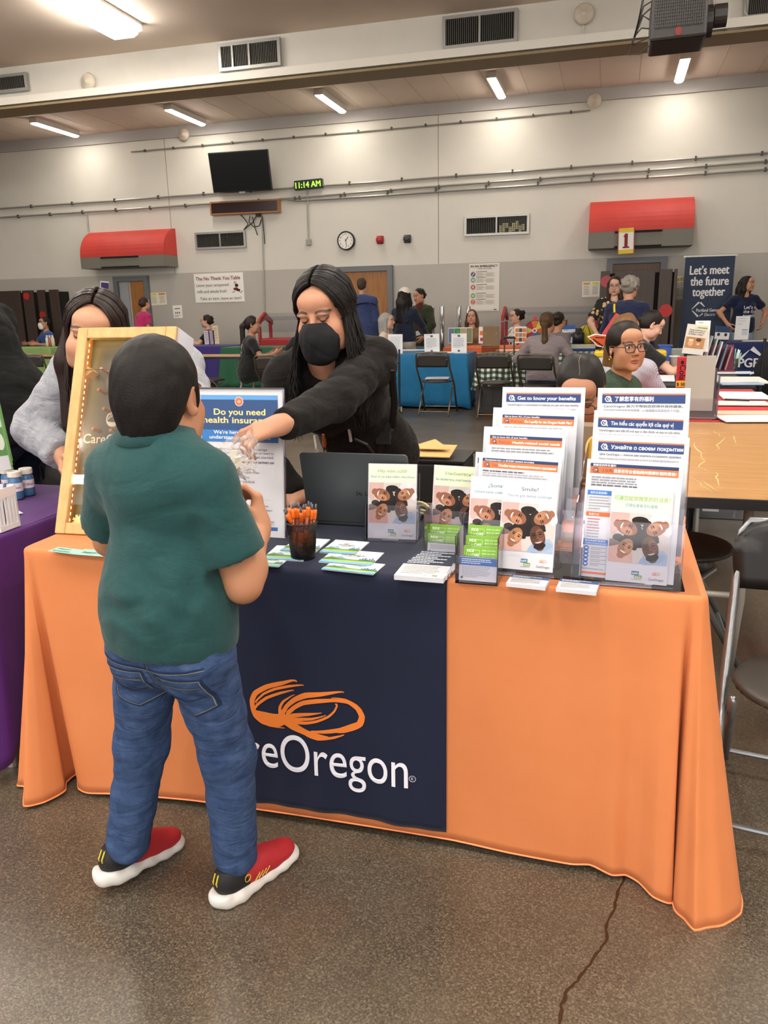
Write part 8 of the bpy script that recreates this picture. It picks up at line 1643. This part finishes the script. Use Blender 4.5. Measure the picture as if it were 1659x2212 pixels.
# right hand tables
def tall_holder():
    y = 4.66; t = thing('brochure_stand', 'tall grey brochure holder with a Spanish caregiver brochure, at the end of the wooden table', 'brochure holder', ony(1545, 915, y)*A3(1, 1, 0)+A3(0, 0, TZ)); a, b, c, d_ = (ony(u, v, y) for u, v in ((1478, 768), (1520, 786), (1533, 897), (1486, 880))); gm = mat('holder_grey', '#a9a49b', .5)
    c0 = (a+b+c+d_)/4; zz = TZ+.05; x0, x1 = a[0]+.01, b[0]+.02
    MB().box((x0+.08, y, (a[2]+zz)/2), (.15, .006, a[2]-zz), gm, rotx(-.05)).build('back_panel', t)
    MB().box((x0+.09, y+.07, TZ+.004), (.17, .16, .006), acr).box((x0+.1, y-.02, TZ+.06), (.16, .004, .12), acr).box((x0+.1, y+.13, TZ+.1), (.16, .004, .2), acr).box((x0+.18, y+.06, TZ+.12), (.004, .15, .24), acr_e).build('pocket', t)
    for k in range(3): tag(MB().box((x0+.095+.004*k, y+.03+.032*k, TZ+.145-.02*k), (.15, .012, .27-.05*k), [mat('leaf_dark', '#4a4648', .5), paper, mat('leaf_blue', '#5a78a8', .5)][k], rotx(-.08)).build('leaflet_stack'), ['dark stack of leaflets in the tall grey holder', 'white stack of leaflets in the tall grey holder', 'bluish stack of leaflets in the tall grey holder'][k], 'leaflets')
tall_holder()
def spanish(p, w, h):
    p.rect(w*.5, h*.9, w*.46, h*.03, '#7fa84a')
    for i, s_ in enumerate(('¿Tiene usted bajo su', 'cuidado a un niño/a de', 'un familiar o amigo?')): p.text(s_, w*.12, h*(.8-.07*i), h*.07, '#3a3634', 1, 'L', .01, w*(.78-.04*i))
    p.rect(w*.05, h*.22, w*.9, h*.36, '#b58a5c'); p.ell(w*.3, h*.38, w*.13, h*.11, '#d9a884', 2); p.ell(w*.66, h*.42, w*.13, h*.13, '#c98d6a', 2); p.ell(w*.66, h*.5, w*.13, h*.06, '#5a3a26', 3); p.ell(w*.3, h*.47, w*.12, h*.04, '#e0d0b8', 3); p.ell(w*.66, h*.36, w*.05, h*.025, '#f0e6e0', 3)
plate([(1481, 699), (1528, 704), (1521, 768), (1478, 763)], 4.7, 'brochure', 'Spanish brochure about caring for a child, at the top of the tall grey holder', 'brochure', spanish, .01, base='#dcd8d0'); plate([(1500, 693), (1531, 693), (1534, 760), (1500, 760)], 4.74, 'brochure', 'plain white sheet behind the Spanish brochure', 'brochure', lambda p, w, h: p.greek(w*.2, h*.93, w*.6, 1, .01, '#a9a9ae'), .01)
def cola():
    y = 5.3; a, b = ony(1464, 781, y), ony(1479, 836, y); c = (a+b)/2; t = thing('drink_carton', 'red carton lettered Cola beside the tall grey holder', 'carton', A3(c[0], y, b[2])); MB().box(c, (.055, .06, a[2]-b[2]+.06), mat('cola_red', '#b3202a', .4)).build('carton_body', t, bevel=.006); pg = Page(fn=lambda x, z, d: A3(c[0]+x, y-.031-d, c[2]+z), off=0); pg.text('Cola', -.012, .06, .05, '#1c1210', 1, 'L', .02, rot=-1.5708); pg.ell(.0, .075, .01, .012, '#1c1210', 1); pg.build('lettering', t)
    MB().box(A3(c[0], y, (b[2]-.03+TZ)/2), (.05, .055, max(b[2]-.03-TZ, .01)), mat('cola_red', '#b3202a', .4)).build('carton_foot', t)
    plate([(1461, 823), (1481, 823), (1480, 836), (1460, 836)], 5.22, 'price_sign', 'yellow price sign reading $ 50 at the foot of the red carton', 'sign', lambda p, w, h: (p.text('$ 50', w*.06, h*.22, h*.75, '#1a1612', 1, 'L', .03, w*.9)), .004, base='#e0b83a')
cola()
bottle_c = ony(1455, 795, 7.5); t = thing('paper_cup', 'white paper cup beside the black tee sleeve', 'cup', bottle_c); MB().lathe([(0, 0), (.032, 0), (.043, .1), (.045, .1), (.045, .104), (.04, .104), (.03, .008), (0, .008)], bottle_c, mat('cup_white', '#dcdad4', .6), 20).build('cup_body', t, smooth=True); MB().lathe([(.043, .1), (.0465, .1), (.0465, .106), (.043, .106)], bottle_c, mat('cup_white', '#dcdad4', .6), 20).build('rim', t)
def rack():
    y = 7.75; t = thing('brochure_rack', 'maroon brochure rack with grey and blue leaflets on the black table', 'brochure holder', ony(1545, 795, y)); a, b = ony(1528, 790, y), ony(1580, 792, y)
    MB().box(((a[0]+b[0])/2, y+.12, .87), (b[0]-a[0]+.05, .02, .24), maroon, rotx(-.3)).box(((a[0]+b[0])/2, y+.04, .76), (b[0]-a[0]+.06, .22, .02), maroon).build('rack', t)
    for k in range(5):
        p = ony(1528+11*k, 724+6*k, y+.1); z1 = p[2]; tag(MB().box((p[0], y+.03+.0*k, (z1+.775)/2), (.012, .14, z1-.775), mat('lf%d' % k, ('#8f989c', '#a9aca8', '#b8c4cc', '#5a6c80', '#9a6a6a')[k], .5), roty(.22)).build('leaflet_stack'), ['grey leaflets standing leftmost in the maroon rack', 'pale grey leaflets second in the maroon rack', 'white-blue leaflets in the middle of the maroon rack', 'slate leaflets fourth in the maroon rack', 'dusty red leaflets rightmost in the maroon rack'][k], 'leaflets')
rack()
def mint():
    c = ony(1585, 786, 8.0); c[2] = .758; t = thing('pen_cup', 'clear cup of mint green pens on the black table', 'cup', c); MB().lathe([(0, 0), (.035, 0), (.042, .1), (.04, .1), (.033, .006), (0, .006)], c, clear('cup_clear', '#e6ecea', .9, .1), 18).build('cup_body', t); MB().lathe([(.04, .098), (.044, .098), (.044, .103), (.04, .103)], c, acr_e, 18).build('rim', t); rs = random.Random(3)
    for k in range(11):
        a = k*.571; p = c+A3(.018*math.cos(a), .018*math.sin(a), .008); tag(MB().tube([p, p+A3(.035*math.cos(a)+rs.uniform(-.02, .02), .03*math.sin(a), rs.uniform(.14, .19))], .0055, mat('pen_mint', '#7fbfae', .4) if k % 3 else mat('pen_white', '#dfe6e2', .4), 6).build('pen', smooth=True), 'mint green or white pen in the clear cup on the black table', 'pen', 'mint pens in the clear cup')
mint()
for k, (u, v, sx, sy, c, l) in enumerate(((1408, 818, .36, .5, '#d8dae0', 'white banded booklet on the black table, left of the red carton'), (1590, 822, .42, .5, '#d9d8d2', 'cream sheet on the black table, right of the grey holder'), (1585, 806, .3, .16, '#c8d4da', 'pale blue booklet on the black table'), (1600, 830, .3, .14, '#9fb2cc', 'blue and white leaflet at the front of the black table'))):
    o = lay(u, v, .752, (sx, sy, 0), c, l, .06*(k-1), 'booklet', 'booklet', .01)
for k, (u, v, sx, sy, c, l) in enumerate(((1605, 855, .3, .42, '#d6d9e2', 'white sheet with blue boxes at the back of the red table'), (1600, 872, .32, .2, '#e0dcd2', 'cream sheet in the middle of the red table'), (1610, 893, .34, .16, '#d9b8a0', 'salmon printed leaflet on the red table'), (1625, 905, .34, .24, '#e2e2e4', 'white booklet at the front of the red table'))): lay(u, v, .752+.0005*k, (sx, sy, 0), c, l, .05*k, 'leaflet', 'leaflet', .006)
p = onz(1592, 864, .768); tag(MB().tube([p+A3(-.07, .02, 0), p+A3(.07, -.02, 0)], .006, blk, 8).build('pen', smooth=True), 'black pen lying on the red table', 'pen')
stand_sign([(1589, 683), (1620, 683), (1617, 734), (1587, 734)], 13.6, 'white sheet with a table in a holder on the PGE table', lambda p, w, h: (p.greek(w*.15, h*.9, w*.6, 3, h*.12, '#a0a2a8', 1, h*.02, 3), p.rect(w*.5, h*.2, w*.4, h*.25, '#c9cdd8'), p.rect(w*.5, h*.43, w*.4, h*.02, '#5a6ca8', 2)))
stand_sign([(1545, 704), (1577, 706), (1575, 734), (1545, 733)], 13.65, 'navy and white leaflets in a clear holder on the PGE table', lambda p, w, h: (p.rect(0, h*.55, w, h*.45, '#2c4468'), [p.ell(w*(.25+.5*k), h*.38, w*.1, h*.12, '#2a2422', 2) for k in range(2)]))
lay(1640, 737, .752, (.5, .2, 0), '#dad8d0', 'cream papers on the PGE table at the right edge', 0)
def grey_case():
    c = ony(1464, 755, 8.05); c[2] = .75; t = thing('grey_case', 'grey-green upright case beside the banner foot', 'case', c); MB().box(c+A3(0, 0, .1), (.11, .12, .2), mat('case_grey', '#7d8580', .5)).build('case_body', t, bevel=.01); MB().lathe([(0, 0), (.012, 0), (.012, .01), (0, .01)], c+A3(0, -.06, .07), blk, 12, rotx(math.pi/2)).build('latch', t)
    c = ony(1437, 745, 9.2); t = thing('blue_tub', 'small blue tub behind the woman in the black tee', 'tub', A3(c[0], 9.2, .75)); MB().prism(rrect(.14, .16, .03), (c[0], 9.2, .75), (1, 0, 0), (0, 1, 0), (0, 0, .16), mat('tub_blue', '#3358a8', .4)).build('tub_body', t); MB().box((c[0], 9.2, .92), (.15, .17, .015), mat('tub_blue', '#3358a8', .4)).build('rim', t)
grey_case()
# left hand small things
for k, (u, v0, v1, c, l) in enumerate(((447, 715, 744, '#cdbfcc', 'lilac leaflet leftmost on the violet table'), (457, 714, 744, '#a99ab0', 'mauve leaflet in the middle on the violet table'), (466, 704, 743, '#d9c9a8', 'cream framed leaflet rightmost on the violet table'))): stand_sign([(u-6, v0), (u+6, v0-1), (u+6, v1), (u-6, v1)], 13.9, l, lambda p, w, h: p.greek(w*.15, h*.85, w*.7, 6, h*.13, '#8a7f8c', 1, h*.03, 3), base=c)
for k, (u, c, l) in enumerate(((103, '#d8d6cc', 'white bottle leftmost on the light green table'), (109, '#b5604a', 'reddish bottle in the middle on the light green table'), (115, '#d8c9b0', 'cream bottle rightmost on the light green table'))): bottle((u, 743), 13.8, .22, .035, c, '#e0ded8', l)
bottle((648, 768), 10.95, .13, .05, '#c9b81f', '#4a8a3a', 'yellow bottle on the black table behind the masked woman'); lay(618, 764, .752, (.25, .16, 0), '#dedcd4', 'white papers on the black table of the people in black')
plate([(216, 607), (235, 608), (235, 624), (217, 622)], 14.9, 'wall_notice', 'small purple and white sign behind the head of the woman in grey', 'notice', lambda p, w, h: p.rect(w*.1, 0, w*.9, h*.8, '#4a3a7a'))
# crate trolley, shopping trolley
def trolley():
    c = onz(1062, 900, 0)+A3(0, .15, 0); t = thing('crate_trolley', 'black folding crate on wheels with a tall pull handle, by the gingham cloth', 'trolley', c); cb_ = mat('crate_black', '#1b1a1a', .5); m = MB()
    for z in (.06, .16, .26, .37): m.box(c+A3(0, -.16, z), (.42, .015, .025), cb_).box(c+A3(0, .16, z), (.42, .015, .025), cb_).box(c+A3(.21, 0, z), (.015, .32, .025), cb_).box(c+A3(-.21, 0, z), (.015, .32, .025), cb_)
    m.box(c+A3(0, -.158, .21), (.41, .006, .31), cb_).box(c+A3(0, .158, .21), (.41, .006, .31), cb_).box(c+A3(.205, 0, .21), (.006, .31, .31), cb_).box(c+A3(-.205, 0, .21), (.006, .31, .31), cb_).box(c+A3(0, 0, .06), (.41, .31, .01), cb_)
    for x in (-.14, 0, .14): m.box(c+A3(x, -.168, .21), (.02, .01, .31), cb_)
    m.build('crate', t)
    a = ony(1089, 733, c[1]+.14); b = ony(1110, 733, c[1]+.14); hm = mat('handle_grey', '#55565a', .3, .7); m = MB()
    for x in (a[0], b[0]): m.tube([(x, c[1]+.18, .1), (x, c[1]+.18, a[2])], .009, hm, 8)
    m.build('pull_rods', t); MB().tube([(a[0]-.015, c[1]+.18, a[2]), (a[0], c[1]+.18, a[2]+.02), (b[0], c[1]+.18, a[2]+.02), (b[0]+.015, c[1]+.18, a[2])], .016, blk, 8).build('grip', t)
    for x in (-.2, .2): MB().lathe([(0, -.015), (.05, -.015), (.05, .015), (0, .015)], c+A3(x, .1, .05), blk, 16, roty(math.pi/2)).build('wheel', t)
    V, F = sdf([ball(c+A3(.05, 0, .36), (.13, .12, .06), .03)], .015, wrinkle(.01, 1, 3)); tag(link('cloth_bundle', V, F, mat('bundle', '#c9a890', .8), smooth=True), 'pale bundle lying in the black crate on wheels', 'bundle')
trolley()
def cart():
    c = onz(858, 906, 0)+A3(-.27, .1, 0); t = thing('folding_wagon', 'black folding wagon with camouflage cloth behind the masked woman', 'wagon', c); m = MB()
    for x in (-.2, .2): m.tube([c+A3(x, 0, .12), c+A3(x+.01, .0, .82)], .014, blk, 8); m.tube([c+A3(x, .3, .12), c+A3(x, .32, .85)], .014, blk, 8)
    m.tube([c+A3(-.2, 0, .82), c+A3(.2, 0, .82)], .014, blk, 8); m.tube([c+A3(-.2, 0, .2), c+A3(.2, .3, .7)], .012, blk, 8); m.build('frame', t); V, F = sdf([ball(c+A3(0, .16, .5), (.19, .13, .3), .05)], .02, wrinkle(.012, 1, 2)); link('cloth_bag', V, F, mat('camo', '#3a4030', .9, var=(9, '#1e211b')), t, smooth=True)
    for x in (-.2, .2):
        for y in (0, .3): MB().lathe([(0, -.02), (.055, -.02), (.07, -.02), (.075, 0), (.07, .02), (0, .02)], c+A3(x, y, .077), blk, 20, roty(math.pi/2)).lathe([(0, .021), (.04, .021), (.04, .023), (0, .023)], c+A3(x, y, .077), mat('hub_white', '#cfcfcb', .4), 16, roty(math.pi/2)).build('wheel', t)
cart()
def wagon():
    c = ony(1652, 800, 9.0); c = A3(1.62, 9.0, 0); t = thing('folding_wagon', 'black folding wagon at the right edge before the PGE table', 'wagon', c); m = MB(); nb = mat('wagon_black', '#131315', .8)
    V, F = sdf([ball(c+A3(.2, .2, .62), (.34, .3, .36), .05)], .025, wrinkle(.014, 1, 7)); link('fabric_body', V, F, nb, t, smooth=True)
    for x in (-.12, .5): m.tube([c+A3(x, -.12, .08), c+A3(x, -.12, 1.0)], .015, blk, 8)
    m.tube([c+A3(-.12, -.12, .1), c+A3(.5, -.12, .95)], .012, blk, 8); m.build('frame', t)
    for x in (-.12, .5): MB().lathe([(0, -.025), (.09, -.025), (.095, 0), (.09, .025), (0, .025)], c+A3(x, -.12, .096), blk, 20, roty(math.pi/2)).build('wheel', t)
wagon()
